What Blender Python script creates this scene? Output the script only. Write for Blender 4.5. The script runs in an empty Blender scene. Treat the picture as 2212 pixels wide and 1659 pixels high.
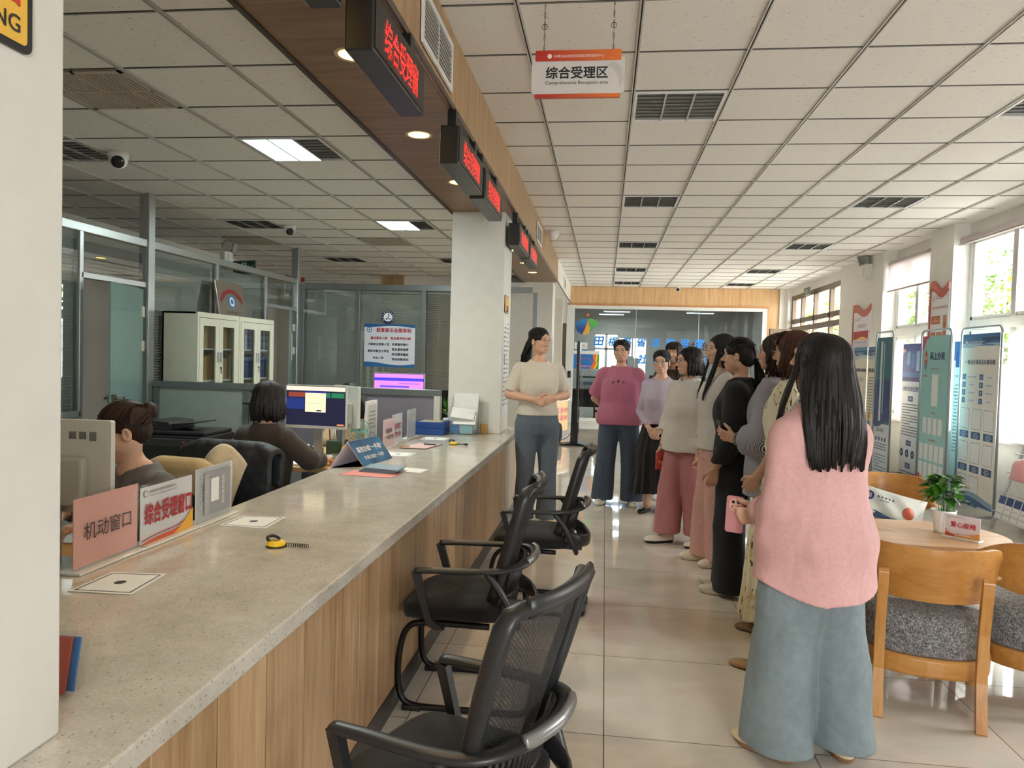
import bpy, bmesh, math, random
import numpy as np
from mathutils import Vector, Matrix, noise as mnoise

# ------------------------------------------------------------------ scene, camera, light
scene = bpy.context.scene
COL = scene.collection
R = math.radians
random.seed(7)

CH = 1.4875                                   # eye height above the floor
_yaw, _pitch, _roll, _fpx = -0.12382, -0.03534, 0.02793, 1603.727   # solved from the ceiling and floor grids (2212 px wide)
_F = Vector((math.sin(_yaw)*math.cos(_pitch), math.cos(_yaw)*math.cos(_pitch), math.sin(_pitch)))
_R0 = Vector((math.cos(_yaw), -math.sin(_yaw), 0)); _U0 = _R0.cross(_F)
_Rv = math.cos(_roll)*_R0 + math.sin(_roll)*_U0
_Uv = -math.sin(_roll)*_R0 + math.cos(_roll)*_U0
cam_d = bpy.data.cameras.new('camera'); cam = bpy.data.objects.new('camera', cam_d); COL.objects.link(cam)
cam_d.sensor_fit = 'HORIZONTAL'; cam_d.sensor_width = 36.0; cam_d.lens = _fpx/2212*36.0
cam_d.clip_start = 0.05; cam_d.clip_end = 200
_M = Matrix.Identity(4)
for _i in range(3):
    _M[_i][0] = _Rv[_i]; _M[_i][1] = _Uv[_i]; _M[_i][2] = -_F[_i]
_M[2][3] = CH
cam.matrix_world = _M
scene.camera = cam

vs = scene.view_settings
vs.view_transform = 'Standard'; vs.look = 'None'; vs.gamma = 1.0; vs.use_curve_mapping = False
vs.exposure = 1.2
try:
    cy = scene.cycles
    cy.max_bounces = 10; cy.diffuse_bounces = 6; cy.glossy_bounces = 5; cy.transmission_bounces = 8
    cy.transparent_max_bounces = 16; cy.caustics_reflective = False; cy.caustics_refractive = False
    cy.sample_clamp_indirect = 6.0; cy.use_denoising = True
except Exception:
    pass

SKY = 14.0
world = bpy.data.worlds.new('sky'); scene.world = world; world.use_nodes = True
_n = world.node_tree.nodes; _n.clear()
_out = _n.new('ShaderNodeOutputWorld'); _bg = _n.new('ShaderNodeBackground')
_sky = _n.new('ShaderNodeTexSky'); _sky.sky_type = 'HOSEK_WILKIE'; _sky.turbidity = 6.0; _sky.ground_albedo = 0.4
_sky.sun_direction = (-0.5, -0.3, 0.81)
_mix = _n.new('ShaderNodeMix'); _mix.data_type = 'RGBA'; _mix.inputs[0].default_value = 0.93
_mix.inputs[7].default_value = (0.975, 0.985, 1.0, 1)
world.node_tree.links.new(_sky.outputs[0], _mix.inputs[6])
world.node_tree.links.new(_mix.outputs[2], _bg.inputs[0]); _bg.inputs[1].default_value = SKY
world.node_tree.links.new(_bg.outputs[0], _out.inputs[0])

def area_light(name, loc, size, energy, color, rot=(0, 0, 0), portal=False, parent=None, spread=None):
    l = bpy.data.lights.new(name, 'AREA'); l.shape = 'RECTANGLE'; l.size, l.size_y = size
    l.energy = energy; l.color = color
    if spread: l.spread = spread
    o = bpy.data.objects.new(name, l); COL.objects.link(o); o.location = loc; o.rotation_euler = rot
    if portal: l.cycles.is_portal = True
    return o
# daylight enters through the windows of the right-hand wall (x = 4.3) : sky portals, one per opening
WIN = [(3.1, 4.9, .78, 3.05), (5.95, 7.0, .78, 3.05), (7.62, 9.3, .78, 3.05), (9.92, 11.5, .78, 3.05), (13.5, 17.2, 0.05, 3.02)]
for _y0, _y1, _z0, _z1 in WIN:
    area_light('sky_portal', (4.47, (_y0+_y1)/2, (_z0+_z1)/2), (_z1-_z0, _y1-_y0), 1.0, (1, 1, 1), (0, R(90), 0), portal=True)

area_light('sky_portal', (1.35, -3.48, 1.75), (1.5, 1.9), 1.0, (1, 1, 1), (R(90), 0, 0), portal=True)  # portal for the added window behind the camera

# ------------------------------------------------------------------ helpers
def V(*a): return Vector(a)
def unit(v): v = Vector(v); return v.normalized()
def rotz(a): return Matrix.Rotation(a, 3, 'Z')

def tag(o, label=None, cat=None, group=None, kind=None):
    if label: o['label'] = label
    if cat: o['category'] = cat
    if group: o['group'] = group
    if kind: o['kind'] = kind
    return o

def thing(name, label, cat, loc=(0, 0, 0), rz=0.0, group=None):
    o = bpy.data.objects.new(name, None); COL.objects.link(o)
    o.location = loc; o.rotation_euler = (0, 0, rz); o.empty_display_size = .1
    return tag(o, label, cat, group)

def copy_tree(o, parent=None):
    c = o.copy(); COL.objects.link(c)
    if parent is not None: c.parent = parent
    for ch in list(o.children): copy_tree(ch, c)
    return c

def mat4(o):
    m = Matrix.Translation(o.location) @ o.rotation_euler.to_matrix().to_4x4()
    return mat4(o.parent) @ m if o.parent else m

class MB:
    """collects shapes; build() links them as one mesh object"""
    def __init__(s): s.v = []; s.f = []; s.m = []; s.s = []
    def add(s, vv, ff, mi=0, smooth=False):
        b = len(s.v); s.v.extend([tuple(p) for p in vv])
        for f in ff: s.f.append([i+b for i in f]); s.m.append(mi); s.s.append(smooth)
        return s
    def box(s, x0, x1, y0, y1, z0, z1, mi=0):
        p = [(x0,y0,z0),(x1,y0,z0),(x1,y1,z0),(x0,y1,z0),(x0,y0,z1),(x1,y0,z1),(x1,y1,z1),(x0,y1,z1)]
        return s.add(p, [(3,2,1,0),(4,5,6,7),(0,1,5,4),(1,2,6,5),(2,3,7,6),(3,0,4,7)], mi)
    def obox(s, c, size, rot=None, mi=0):
        hx, hy, hz = [q/2 for q in size]; M = rot if rot is not None else Matrix.Identity(3); c = Vector(c)
        p = [c + M @ Vector(q) for q in [(-hx,-hy,-hz),(hx,-hy,-hz),(hx,hy,-hz),(-hx,hy,-hz),(-hx,-hy,hz),(hx,-hy,hz),(hx,hy,hz),(-hx,hy,hz)]]
        return s.add(p, [(3,2,1,0),(4,5,6,7),(0,1,5,4),(1,2,6,5),(2,3,7,6),(3,0,4,7)], mi)
    def prism(s, poly, o, ux, uy, d, mi=0, smooth=False):
        """polygon in the ux,uy plane at o, extruded by vector d (or flat if None)"""
        o, ux, uy = Vector(o), Vector(ux), Vector(uy); n = len(poly)
        a = [o + ux*p[0] + uy*p[1] for p in poly]
        if d is None: return s.add(a, [list(range(n))], mi)
        d = Vector(d); b = [p + d for p in a]
        s.add(a + b, [list(range(n))[::-1], list(range(n, 2*n))], mi)
        return s.add(a + b, [(i, (i+1) % n, n+(i+1) % n, n+i) for i in range(n)], mi, smooth)
    def quad(s, a, b, c, d, mi=0): return s.add([a, b, c, d], [(0, 1, 2, 3)], mi)
    def grid(s, fn, nu, nv, cu=False, cv=False, mi=0, smooth=True):
        vv = [fn(i/(nu if cu else nu-1), j/(nv if cv else nv-1)) for i in range(nu) for j in range(nv)]
        ff = []
        for i in range(nu if cu else nu-1):
            for j in range(nv if cv else nv-1):
                a, b = i, (i+1) % nu; c, d = j, (j+1) % nv
                ff.append((a*nv+c, b*nv+c, b*nv+d, a*nv+d))
        return s.add(vv, ff, mi, smooth)
    def tube(s, pts, r, n=8, closed=False, mi=0, cap=True, flat=None, up=None, smooth=True):
        """pts polyline, r number or list; flat=(a,b) scales the section along side / up"""
        P = [Vector(p) for p in pts]; k = len(P)
        rr = r if isinstance(r, (list, tuple)) else [r]*k
        T = []
        for i in range(k):
            a = P[i-1] if (i > 0 or closed) else P[i]; b = P[(i+1) % k] if (i < k-1 or closed) else P[i]
            t = (b - a); T.append(t.normalized() if t.length > 1e-9 else Vector((0, 0, 1)))
        u = Vector(up) if up is not None else (Vector((0, 0, 1)) if abs(T[0].z) < .9 else Vector((0, 1, 0)))
        vv = []; fa, fb = flat if flat else (1, 1)
        for i in range(k):
            t = T[i]; w = u - t*u.dot(t)
            if w.length < 1e-6: w = t.orthogonal()
            w.normalize(); sd = t.cross(w)
            if up is None: u = w
            for j in range(n):
                an = 2*math.pi*j/n
                vv.append(P[i] + sd*(math.cos(an)*rr[i]*fa) + w*(math.sin(an)*rr[i]*fb))
        ff = []
        for i in range(k if closed else k-1):
            a, b = i*n, ((i+1) % k)*n
            for j in range(n): ff.append((a+j, a+(j+1) % n, b+(j+1) % n, b+j))
        if cap and not closed: ff.append(list(range(n))[::-1]); ff.append([(k-1)*n+j for j in range(n)])
        return s.add(vv, ff, mi, smooth)
    def lathe(s, prof, c=(0, 0, 0), n=20, mi=0, axis=None, smooth=True, arc=(0, 2*math.pi)):
        c = Vector(c); z = unit(axis) if axis else Vector((0, 0, 1)); x = z.orthogonal().normalized(); y = z.cross(x)
        full = abs(arc[1]-arc[0]-2*math.pi) < 1e-6; m = n if full else n+1
        vv = []
        for r_, h in prof:
            for j in range(m):
                an = arc[0] + (arc[1]-arc[0])*j/n
                vv.append(c + z*h + x*(math.cos(an)*r_) + y*(math.sin(an)*r_))
        ff = []
        for i in range(len(prof)-1):
            for j in range(m if full else m-1):
                ff.append((i*m+j, i*m+(j+1) % m, (i+1)*m+(j+1) % m, (i+1)*m+j))
        return s.add(vv, ff, mi, smooth)
    def ball(s, c, r, n=12, mi=0, M=None):
        c = Vector(c); r = r if isinstance(r, (tuple, list)) else (r, r, r)
        def fn(u, v):
            th, ph = u*2*math.pi, (v-.5)*math.pi
            p = Vector((math.cos(ph)*math.cos(th)*r[0], math.cos(ph)*math.sin(th)*r[1], math.sin(ph)*r[2]))
            return c + (M @ p if M is not None else p)
        return s.grid(fn, n, max(5, n//2+1), cu=True, mi=mi)
    def disc(s, c, r, axis=(0, 0, 1), n=24, mi=0, ux=None, sx=1, sy=1):
        z = unit(axis); x = Vector(ux) if ux else z.orthogonal().normalized(); y = z.cross(x); c = Vector(c)
        return s.add([c + x*(math.cos(2*math.pi*i/n)*r*sx) + y*(math.sin(2*math.pi*i/n)*r*sy) for i in range(n)], [list(range(n))], mi)
    def text(s, st, c, ux, uy, w=None, h=None, bold=0.0, mi=0, stretch=False, slant=0.0):
        vv, ff, (x0, x1, y0, y1) = glyphs(st, bold)
        sx = w/(x1-x0) if w else None; sy = h/(y1-y0) if h else None
        if sx is None: sx = sy
        if sy is None: sy = sx
        if w and h and not stretch: sx = sy = min(sx, sy)
        c, ux, uy = Vector(c), Vector(ux), Vector(uy); mx, my = (x0+x1)/2, (y0+y1)/2; nn = ux.cross(uy)
        return s.add([c + ux*((p[0]-mx)*sx + slant*(p[1]-my)*sy) + uy*((p[1]-my)*sy) + nn*(p[2] if bold > 0 else 0) for p in vv], ff, mi)
    def build(s, name, mats, parent=None, local=False, bevel=0, seg=2, sub=0, label=None, kind=None):
        if not isinstance(mats, (list, tuple)): mats = [mats]
        me = bpy.data.meshes.new(name); vv = s.v
        if parent is not None and not local:
            Mi = mat4(parent).inverted(); vv = [Mi @ Vector(p) for p in vv]
        me.from_pydata(vv, [], s.f)
        for m_ in mats: me.materials.append(m_)
        if len(mats) > 1: me.polygons.foreach_set('material_index', s.m)
        me.polygons.foreach_set('use_smooth', s.s); me.update()
        o = bpy.data.objects.new(name, me); COL.objects.link(o)
        if parent is not None: o.parent = parent
        if bevel:
            b = o.modifiers.new('bevel', 'BEVEL'); b.width = bevel; b.segments = seg; b.limit_method = 'ANGLE'; b.angle_limit = R(35)
        if sub:
            b = o.modifiers.new('sub', 'SUBSURF'); b.levels = b.render_levels = sub
        if label: o['label'] = label
        if kind: o['kind'] = kind
        return o

_GC = {}
def glyphs(st, bold=0.0):
    k = (st, bold)
    if k not in _GC:
        c = bpy.data.curves.new('t', 'FONT'); c.body = st; c.size = 1; c.resolution_u = 3
        o = bpy.data.objects.new('t', c); COL.objects.link(o)
        dg = bpy.context.evaluated_depsgraph_get()
        m = bpy.data.meshes.new_from_object(o.evaluated_get(dg))
        vv = [tuple(q.co) for q in m.vertices]; ff = [list(p.vertices) for p in m.polygons]
        bpy.data.objects.remove(o); bpy.data.curves.remove(c); bpy.data.meshes.remove(m)
        if bold > 0:                                                     # heavier stroke: the glyph laid over itself, nudged
            b_ = bold*1.15; v0, f0, n0 = vv, ff, len(vv); vv, ff = [], []
            for i, (dx, dy) in enumerate(((0, 0), (b_, 0), (-b_, 0), (0, b_), (0, -b_))): vv += [(q[0]+dx, q[1]+dy, i*.0002) for q in v0]; ff += [[j+i*n0 for j in f] for f in f0]
        xs = [q[0] for q in vv]; ys = [q[1] for q in vv]
        _GC[k] = (vv, ff, (min(xs), max(xs), min(ys), max(ys)))
    return _GC[k]

def arc_pts(c, r, a0, a1, n, z=0):
    return [(c[0]+r*math.cos(a0+(a1-a0)*i/n), c[1]+r*math.sin(a0+(a1-a0)*i/n), z) for i in range(n+1)]
def rrect(w, h, r, n=5, cx=0, cy=0):
    p = []
    for sx, sy, a in ((1, 1, 0), (-1, 1, 90), (-1, -1, 180), (1, -1, 270)):
        for i in range(n+1):
            t = R(a + 90*i/n); p.append((cx+sx*(w/2-r)+r*math.cos(t), cy+sy*(h/2-r)+r*math.sin(t)))
    return p
def smooth_path(pts, n=6, closed=False):
    """Catmull-Rom through pts"""
    P = [Vector(p) for p in pts]; k = len(P); out = []
    for i in range(k if closed else k-1):
        a, b, c, d = (P[(i-1) % k] if (closed or i > 0) else P[i]), P[i], P[(i+1) % k], (P[(i+2) % k] if (closed or i+2 < k) else P[(i+1) % k])
        for j in range(n):
            t = j/n
            out.append(.5*((2*b) + (c-a)*t + (2*a-5*b+4*c-d)*t*t + (3*b-a-3*c+d)*t**3))
    if not closed: out.append(P[-1])
    return out

# ------------------------------------------------------------------ materials
def srgb(r, g, b):
    f = lambda c: (c/255/12.92 if c <= 10.3 else ((c/255+.055)/1.055)**2.4)
    return (f(r), f(g), f(b), 1)
class NT:
    def __init__(s, name):
        s.m = bpy.data.materials.new(name); s.m.use_nodes = True; s.t = s.m.node_tree; s.n = s.t.nodes
        s.p = s.n['Principled BSDF']; s.out = s.n['Material Output']
    def new(s, t, **k):
        n = s.n.new(t)
        for a, b in k.items():
            if a == 'ins':
                for i, v in b.items(): n.inputs[i].default_value = v
            else: setattr(n, a, b)
        return n
    def link(s, a, b): s.t.links.new(a, b)
    def coord(s, scale=(1, 1, 1), loc=(0, 0, 0), rot=(0, 0, 0), kind='Object'):
        tc = s.new('ShaderNodeTexCoord'); mp = s.new('ShaderNodeMapping')
        mp.inputs['Scale'].default_value = scale; mp.inputs['Location'].default_value = loc; mp.inputs['Rotation'].default_value = rot
        s.link(tc.outputs[kind], mp.inputs[0]); return mp.outputs[0]
    def noise(s, vec, scale=5, detail=3, rough=.5, dist=0):
        n = s.new('ShaderNodeTexNoise', ins={'Scale': scale, 'Detail': detail, 'Roughness': rough, 'Distortion': dist}); s.link(vec, n.inputs['Vector']); return n.outputs['Fac']
    def ramp(s, fac, stops):
        n = s.new('ShaderNodeValToRGB'); e = n.color_ramp.elements
        while len(e) < len(stops): e.new(.5)
        for q, (p, c) in zip(e, stops): q.position = p; q.color = c if len(c) == 4 else (*c, 1)
        s.link(fac, n.inputs[0]); return n.outputs[0]
    def math(s, op, a, b=None, c=None):
        n = s.new('ShaderNodeMath', operation=op)
        for i, x in enumerate((a, b, c)):
            if x is None: continue
            if isinstance(x, (int, float)): n.inputs[i].default_value = x
            else: s.link(x, n.inputs[i])
        return n.outputs[0]
    def mix(s, fac, a, b):
        n = s.new('ShaderNodeMix', data_type='RGBA')
        for i, x in ((0, fac), (6, a), (7, b)):
            if isinstance(x, (int, float, tuple)): n.inputs[i].default_value = x
            else: s.link(x, n.inputs[i])
        return n.outputs[2]
    def bump(s, h, strength=.3, dist=.01):
        n = s.new('ShaderNodeBump', ins={'Strength': strength, 'Distance': dist}); s.link(h, n.inputs['Height']); s.link(n.outputs[0], s.p.inputs['Normal'])
    def set(s, **k):
        names = dict(color='Base Color', rough='Roughness', metal='Metallic', spec='Specular IOR Level', coat='Coat Weight', trans='Transmission Weight',
                     sheen='Sheen Weight', emit='Emission Color', estr='Emission Strength', sss='Subsurface Weight', alpha='Alpha', ior='IOR', coatr='Coat Roughness')
        for a, b in k.items():
            i = s.p.inputs[names[a]]
            if isinstance(b, (int, float, tuple)): i.default_value = b
            else: s.link(b, i)
        return s
_MC = {}
def plain(name, rgb, rough=.5, **k):
    """one colour (0-255 sRGB) with a faint mottling"""
    if name in _MC: return _MC[name]
    n = NT(name); c = srgb(*rgb)
    v = n.coord(); f = n.noise(v, 9, 3)
    d = tuple(x*.975 for x in c[:3])+(1,); l = tuple(min(1, x*1.02) for x in c[:3])+(1,)
    n.set(color=n.ramp(f, [(.35, d), (.65, l)]), rough=rough, **k)
    _MC[name] = n.m; return n.m
def glow(name, rgb, strength):
    if name in _MC: return _MC[name]
    n = NT(name); c = srgb(*rgb); n.set(color=(0.02, 0.02, 0.02, 1), emit=c, estr=strength, rough=.4); _MC[name] = n.m; return n.m
def fabric(name, rgb, scale=70, var=.09, rough=.85, bump=.25, fold=0.0, sheen=.1):
    if name in _MC: return _MC[name]
    n = NT(name); c = srgb(*rgb); v = n.coord()
    f = n.noise(v, scale, 4, .6); g = n.noise(v, 5, 2)
    h = n.math('ADD', n.math('MULTIPLY', f, .6), n.math('MULTIPLY', g, .4))
    d = tuple(x*(1-var) for x in c[:3])+(1,); l = tuple(min(1, x*(1+var)) for x in c[:3])+(1,)
    n.set(color=n.ramp(h, [(.35, d), (.65, l)]), rough=rough, sheen=sheen)
    if fold:
        w = n.noise(n.coord(scale=(6, 6, 2.4)), 1.2, 2, .4, .6)
        n.bump(n.math('ADD', n.math('MULTIPLY', w, 1.0), n.math('MULTIPLY', f, .003)), fold*.55, .06)
    elif bump: n.bump(f, bump, .002)
    _MC[name] = n.m; return n.m
def glass_mat(name, tint=(.93, .97, .96), refl=1.0, rough=.0):
    """thin pane: passes light straight through, reflects by Fresnel"""
    if name in _MC: return _MC[name]
    n = NT(name); n.n.remove(n.p)
    tr = n.new('ShaderNodeBsdfTransparent'); tr.inputs[0].default_value = (*tint, 1)
    gl = n.new('ShaderNodeBsdfGlossy'); gl.inputs['Roughness'].default_value = rough
    lw = n.new('ShaderNodeLayerWeight'); lw.inputs[0].default_value = .5
    fr = n.math('MULTIPLY_ADD', n.math('POWER', lw.outputs['Facing'], 5.0), .96*refl*.6, .04*refl)   # Schlick, the same from both sides of the sheet
    mx = n.new('ShaderNodeMixShader'); n.link(fr, mx.inputs[0]); n.link(tr.outputs[0], mx.inputs[1]); n.link(gl.outputs[0], mx.inputs[2])
    n.link(mx.outputs[0], n.out.inputs[0]); _MC[name] = n.m; return n.m
def wood(name, dark, mid, light, axis='Z', scale=1.0, rough=.4, plank=0, coat=0.0, seam=None, stretch=14):
    """laminate grain running along axis; plank>0 puts seams every plank metres across Y"""
    if name in _MC: return _MC[name]
    n = NT(name); s3 = {'X': (1, stretch, stretch), 'Y': (stretch, 1, stretch), 'Z': (stretch, stretch, 1)}[axis]
    v = n.coord(scale=tuple(q*scale for q in s3))
    a = n.noise(v, 1.3, 5, .6, .4); b = n.noise(n.coord(scale=tuple(q*scale*3.2 for q in s3)), 1.7, 4, .65)
    h = n.math('ADD', n.math('MULTIPLY', a, .65), n.math('MULTIPLY', b, .35))
    col = n.ramp(h, [(.33, srgb(*dark)), (.5, srgb(*mid)), (.68, srgb(*light))])
    if plank:
        sp = n.new('ShaderNodeSeparateXYZ'); tc = n.new('ShaderNodeTexCoord'); n.link(tc.outputs['Object'], sp.inputs[0])
        ax = {'Y': sp.outputs[1], 'X': sp.outputs[0]}[seam or 'Y']
        q = n.math('DIVIDE', ax, plank); fl = n.math('FLOOR', q); fr = n.math('FRACT', q)
        wn = n.new('ShaderNodeTexWhiteNoise', noise_dimensions='1D'); n.link(fl, wn.inputs['W'])
        tone = n.math('ADD', n.math('MULTIPLY', wn.outputs['Value'], .34), .83)
        mm = n.new('ShaderNodeMix', data_type='RGBA', blend_type='MULTIPLY'); mm.inputs[0].default_value = 1
        n.link(col, mm.inputs[6]); cb = n.new('ShaderNodeCombineColor')
        for i in range(3): n.link(tone, cb.inputs[i])
        n.link(cb.outputs[0], mm.inputs[7]); col = mm.outputs[2]
        ed = n.math('LESS_THAN', fr, .012)
        wn2 = n.new('ShaderNodeTexWhiteNoise', noise_dimensions='1D'); n.link(n.math('ADD', fl, 31.7), wn2.inputs['W'])
        pale = n.math('GREATER_THAN', wn2.outputs['Value'], .6)
        col = n.mix(ed, col, n.mix(pale, srgb(*[int(x*.55) for x in dark]), srgb(225, 200, 160)))
    n.set(color=col, rough=rough, coat=coat)
    n.bump(b, .08, .002); _MC[name] = n.m; return n.m

M_wall = plain('white_wall_paint', (234, 232, 227), .6)
M_pillar = plain('pillar_paint', (222, 220, 213), .55)
M_white = plain('white_plastic', (232, 232, 230), .4)
M_paper = plain('paper', (236, 236, 234), .7)
M_black = plain('black_plastic', (26, 26, 27), .38)
M_blackm = plain('black_metal', (18, 18, 19), .35, metal=.3)
M_dark = plain('dark_grey', (52, 53, 55), .5)
M_alu = plain('aluminium', (176, 180, 180), .32, metal=.75)
M_alug = plain('grey_aluminium', (118, 122, 122), .4, metal=.5)
M_chrome = plain('chrome', (205, 205, 205), .18, metal=1.0)
M_pvc = plain('white_window_frame', (228, 229, 226), .4)
M_glass = glass_mat('clear_glass')
M_acry = glass_mat('clear_acrylic', (.97, .98, .98), .9)
# ------------------------------------------------------------------ the setting
CT = .79                         # counter top
CZ, OZ = 3.199, 2.936            # hall ceiling, office ceiling
YB, YF = -3.4, 17.43             # back wall, glass wall at the far end
WX, PX = 4.2, 4.0                # window plane, pilaster faces
BX0, BX1, BZ = -1.43, -0.85, 2.80    # counter bulkhead

def floor_mat():
    n = NT('polished_floor_tile'); v = n.coord()
    sp = n.new('ShaderNodeSeparateXYZ'); n.link(v, sp.inputs[0])
    def edge(o, off):
        q = n.math('DIVIDE', n.math('SUBTRACT', o, off), .8)
        f = n.math('FRACT', q); return n.math('ABSOLUTE', n.math('SUBTRACT', f, .5)), n.math('FLOOR', q)
    ex, ix = edge(sp.outputs[0], .04175); ey, iy = edge(sp.outputs[1], 2.9247-8)
    g = n.math('GREATER_THAN', n.math('MAXIMUM', ex, ey), .4972)
    wn = n.new('ShaderNodeTexWhiteNoise', noise_dimensions='2D'); cb = n.new('ShaderNodeCombineXYZ'); n.link(ix, cb.inputs[0]); n.link(iy, cb.inputs[1]); n.link(cb.outputs[0], wn.inputs['Vector'])
    f = n.noise(n.coord(scale=(1.2, 2.2, 1)), 2.2, 5, .6, .6)
    h = n.math('ADD', n.math('MULTIPLY', f, .8), n.math('MULTIPLY', wn.outputs['Value'], .2))
    col = n.ramp(h, [(.3, srgb(202, 194, 181)), (.5, srgb(214, 207, 196)), (.72, srgb(223, 217, 208))])
    n.set(color=n.mix(g, col, srgb(92, 86, 78)), rough=n.math('ADD', n.math('MULTIPLY', g, .5), .045), spec=.6)
    return n.m
def tile_mat(name, rgb):
    n = NT(name); v = n.coord(scale=(60, 60, 60))
    a = n.noise(n.coord(scale=(14, 45, 1)), 2.2, 2, .5, .3); b = n.noise(v, 2.5, 2)
    c = srgb(*rgb); d = tuple(x*.42 for x in c[:3])+(1,)
    col = n.ramp(a, [(.66, c), (.71, d)])
    n.set(color=n.mix(n.math('GREATER_THAN', b, .44), c, col), rough=.85); n.bump(b, .1, .002); return n.m
def quartz_mat():
    n = NT('speckled_quartz'); vo = n.new('ShaderNodeTexVoronoi', ins={'Scale': 120}); n.link(n.coord(scale=(1, .55, 1)), vo.inputs['Vector'])
    sp = n.new('ShaderNodeSeparateColor'); n.link(vo.outputs['Color'], sp.inputs[0])
    spot = n.math('MULTIPLY', n.math('LESS_THAN', vo.outputs['Distance'], .26), n.math('GREATER_THAN', sp.outputs[0], .82))
    f = n.noise(n.coord(), 7, 5, .65); fine = n.noise(n.coord(), 160, 2)
    base = n.ramp(n.math('ADD', n.math('MULTIPLY', f, .6), n.math('MULTIPLY', fine, .4)), [(.36, srgb(190, 183, 170)), (.62, srgb(216, 211, 201))])
    n.set(color=n.mix(n.math('MULTIPLY', spot, .5), base, srgb(112, 100, 84)), rough=.12, spec=.55); return n.m

M_floor = floor_mat(); M_tile = tile_mat('mineral_ceiling_tile', (234, 231, 226)); M_quartz = quartz_mat()
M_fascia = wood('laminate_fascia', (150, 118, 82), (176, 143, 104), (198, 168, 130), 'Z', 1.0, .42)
M_soffit_shaded = wood('laminate_soffit_shaded', (106, 80, 56), (132, 102, 74), (158, 128, 96), 'X', 1.0, .4)  # fascia laminate darkened in the colour for the shade under the beam
M_panelw = wood('laminate_counter', (150, 116, 82), (184, 150, 112), (208, 180, 146), 'Z', .9, .36, plank=.245, seam='Y')
M_farwood = wood('laminate_far_wall', (196, 154, 106), (218, 178, 130), (234, 200, 156), 'Z', .8, .45)
M_bronze = plain('bronze_aluminium', (112, 98, 82), .4, metal=.5)
M_grid = plain('ceiling_runner', (196, 194, 188), .4, metal=.2)
M_groove_shade = plain('groove_and_edge_shade', (40, 40, 38), .7)

def struct(mb, name, mats, **k):
    o = mb.build(name, mats, **k); o['kind'] = 'structure'; return o

struct(MB().box(-9, 6, YB-.1, 25.5, -.1, 0), 'floor', M_floor)
# hall ceiling with its exposed runners
ceil = struct(MB().box(BX1-.02, WX+.14, YB-.1, YF+.1, CZ, CZ+.12), 'ceiling', M_tile)
def runners(parent, x0, x1, y0, y1, z, ox, oy, s=.6):
    a = MB(); b = MB(); c = MB()
    k = math.ceil((x0-ox)/s)
    while ox+k*s < x1:
        x = ox+k*s; k += 1
        a.box(x-.012, x-.004, y0, y1, z-.012, z+.001); a.box(x+.004, x+.012, y0, y1, z-.012, z+.001); b.box(x-.004, x+.004, y0, y1, z-.005, z+.001)
    k = math.ceil((y0-oy)/s)
    while oy+k*s < y1:
        y = oy+k*s; k += 1
        c.box(x0, x1, y-.0045, y+.0045, z-.004, z+.001); b.box(x0, x1, y-.009, y-.0045, z-.0015, z+.001); b.box(x0, x1, y+.0045, y+.009, z-.0015, z+.001)  # grey tees and dark side strips stand in for shadow at tile edges
    a.build('runner', M_grid, parent); b.build('groove_and_edge_shade', M_groove_shade, parent); c.build('cross_tee', plain('cross_tee_shade_grey', (120, 119, 115), .5), parent)
runners(ceil, BX1, PX, YB, YF, CZ, -1.07752, 4.22188)
ceil2 = struct(MB().box(-9, BX0+.02, YB-.1, 25, OZ, OZ+.12), 'ceiling', M_tile)
runners(ceil2, -9, BX0, YB, 16.2, OZ, -1.94218, 3.02984)
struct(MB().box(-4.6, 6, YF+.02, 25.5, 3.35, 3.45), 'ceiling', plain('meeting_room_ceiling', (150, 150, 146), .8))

# bulkhead over the counter
b = MB().box(BX1-.02, BX1, YB, 12.78, BZ+.004, CZ)
beam = struct(b, 'beam', M_fascia)
MB().box(BX0, BX1-.02, YB, 12.78, BZ, BZ+.03).build('soffit', M_soffit_shaded, beam)
MB().box(BX1-.004, BX1+.008, YB, 12.78, BZ-.004, BZ+.026).build('edge_trim', plain('brown_metal_edge', (96, 82, 68), .3, metal=.6), beam)
MB().box(BX0-.012, BX0+.012, YB, 12.78, BZ-.012, OZ+.01).box(BX0-.03, BX0-.012, YB, 12.78, OZ-.03, OZ).build('office_edge_trim', plain('dark_brown_edge', (64, 52, 42), .35, metal=.3), beam)
wb = struct(MB().box(BX0, BX1, 12.78, YF, BZ, CZ), 'beam', M_wall)
MB().box(BX1-.004, BX1+.008, 12.8, YF, BZ-.004, BZ+.02).build('edge_trim', plain('brown_metal_edge', (96, 82, 68), .3), wb)

# pillars standing in the line of the counter
for y0, y1 in ((.70, 1.203), (6.685, 7.19), (12.86, 13.4)):
    o = struct(MB().box(-1.42 if y0 < 12 else -2.2, -.93 if y0 > 1 else -.95, y0, y1, CT if y0 < 12 else 0, BZ), 'pillar', M_pillar, bevel=.006)

# right-hand wall: piers, parapets and the windows between them
PIERS = [(-3.4, 3.1), (4.9, 5.95), (7.0, 7.62), (9.3, 9.92), (11.5, 13.5), (17.2, 17.6)]
for y0, y1 in PIERS: struct(MB().box(PX, WX+.15, y0, y1, 0, CZ), 'wall_right', M_wall)
WINS = [(3.1, 4.9), (5.95, 7.0), (7.62, 9.3), (9.92, 11.5)]
w = MB()
for y0, y1 in WINS: w.box(WX-.02, WX+.15, y0, y1, 0, .78); w.box(WX-.02, WX+.15, y0, y1, 3.05, CZ)
w.box(WX-.1, WX+.15, 13.5, 17.2, 3.02, CZ)
wall_r = struct(w, 'wall_right_parapet', M_wall)
MB().box(WX-.14, WX-.02, 7.62, 9.3, .755, .785).box(WX-.14, WX-.02, 9.92, 11.5, .755, .785).build('window_sill', plain('stone_sill', (205, 203, 197), .3), wall_r)
tb = MB()
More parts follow.
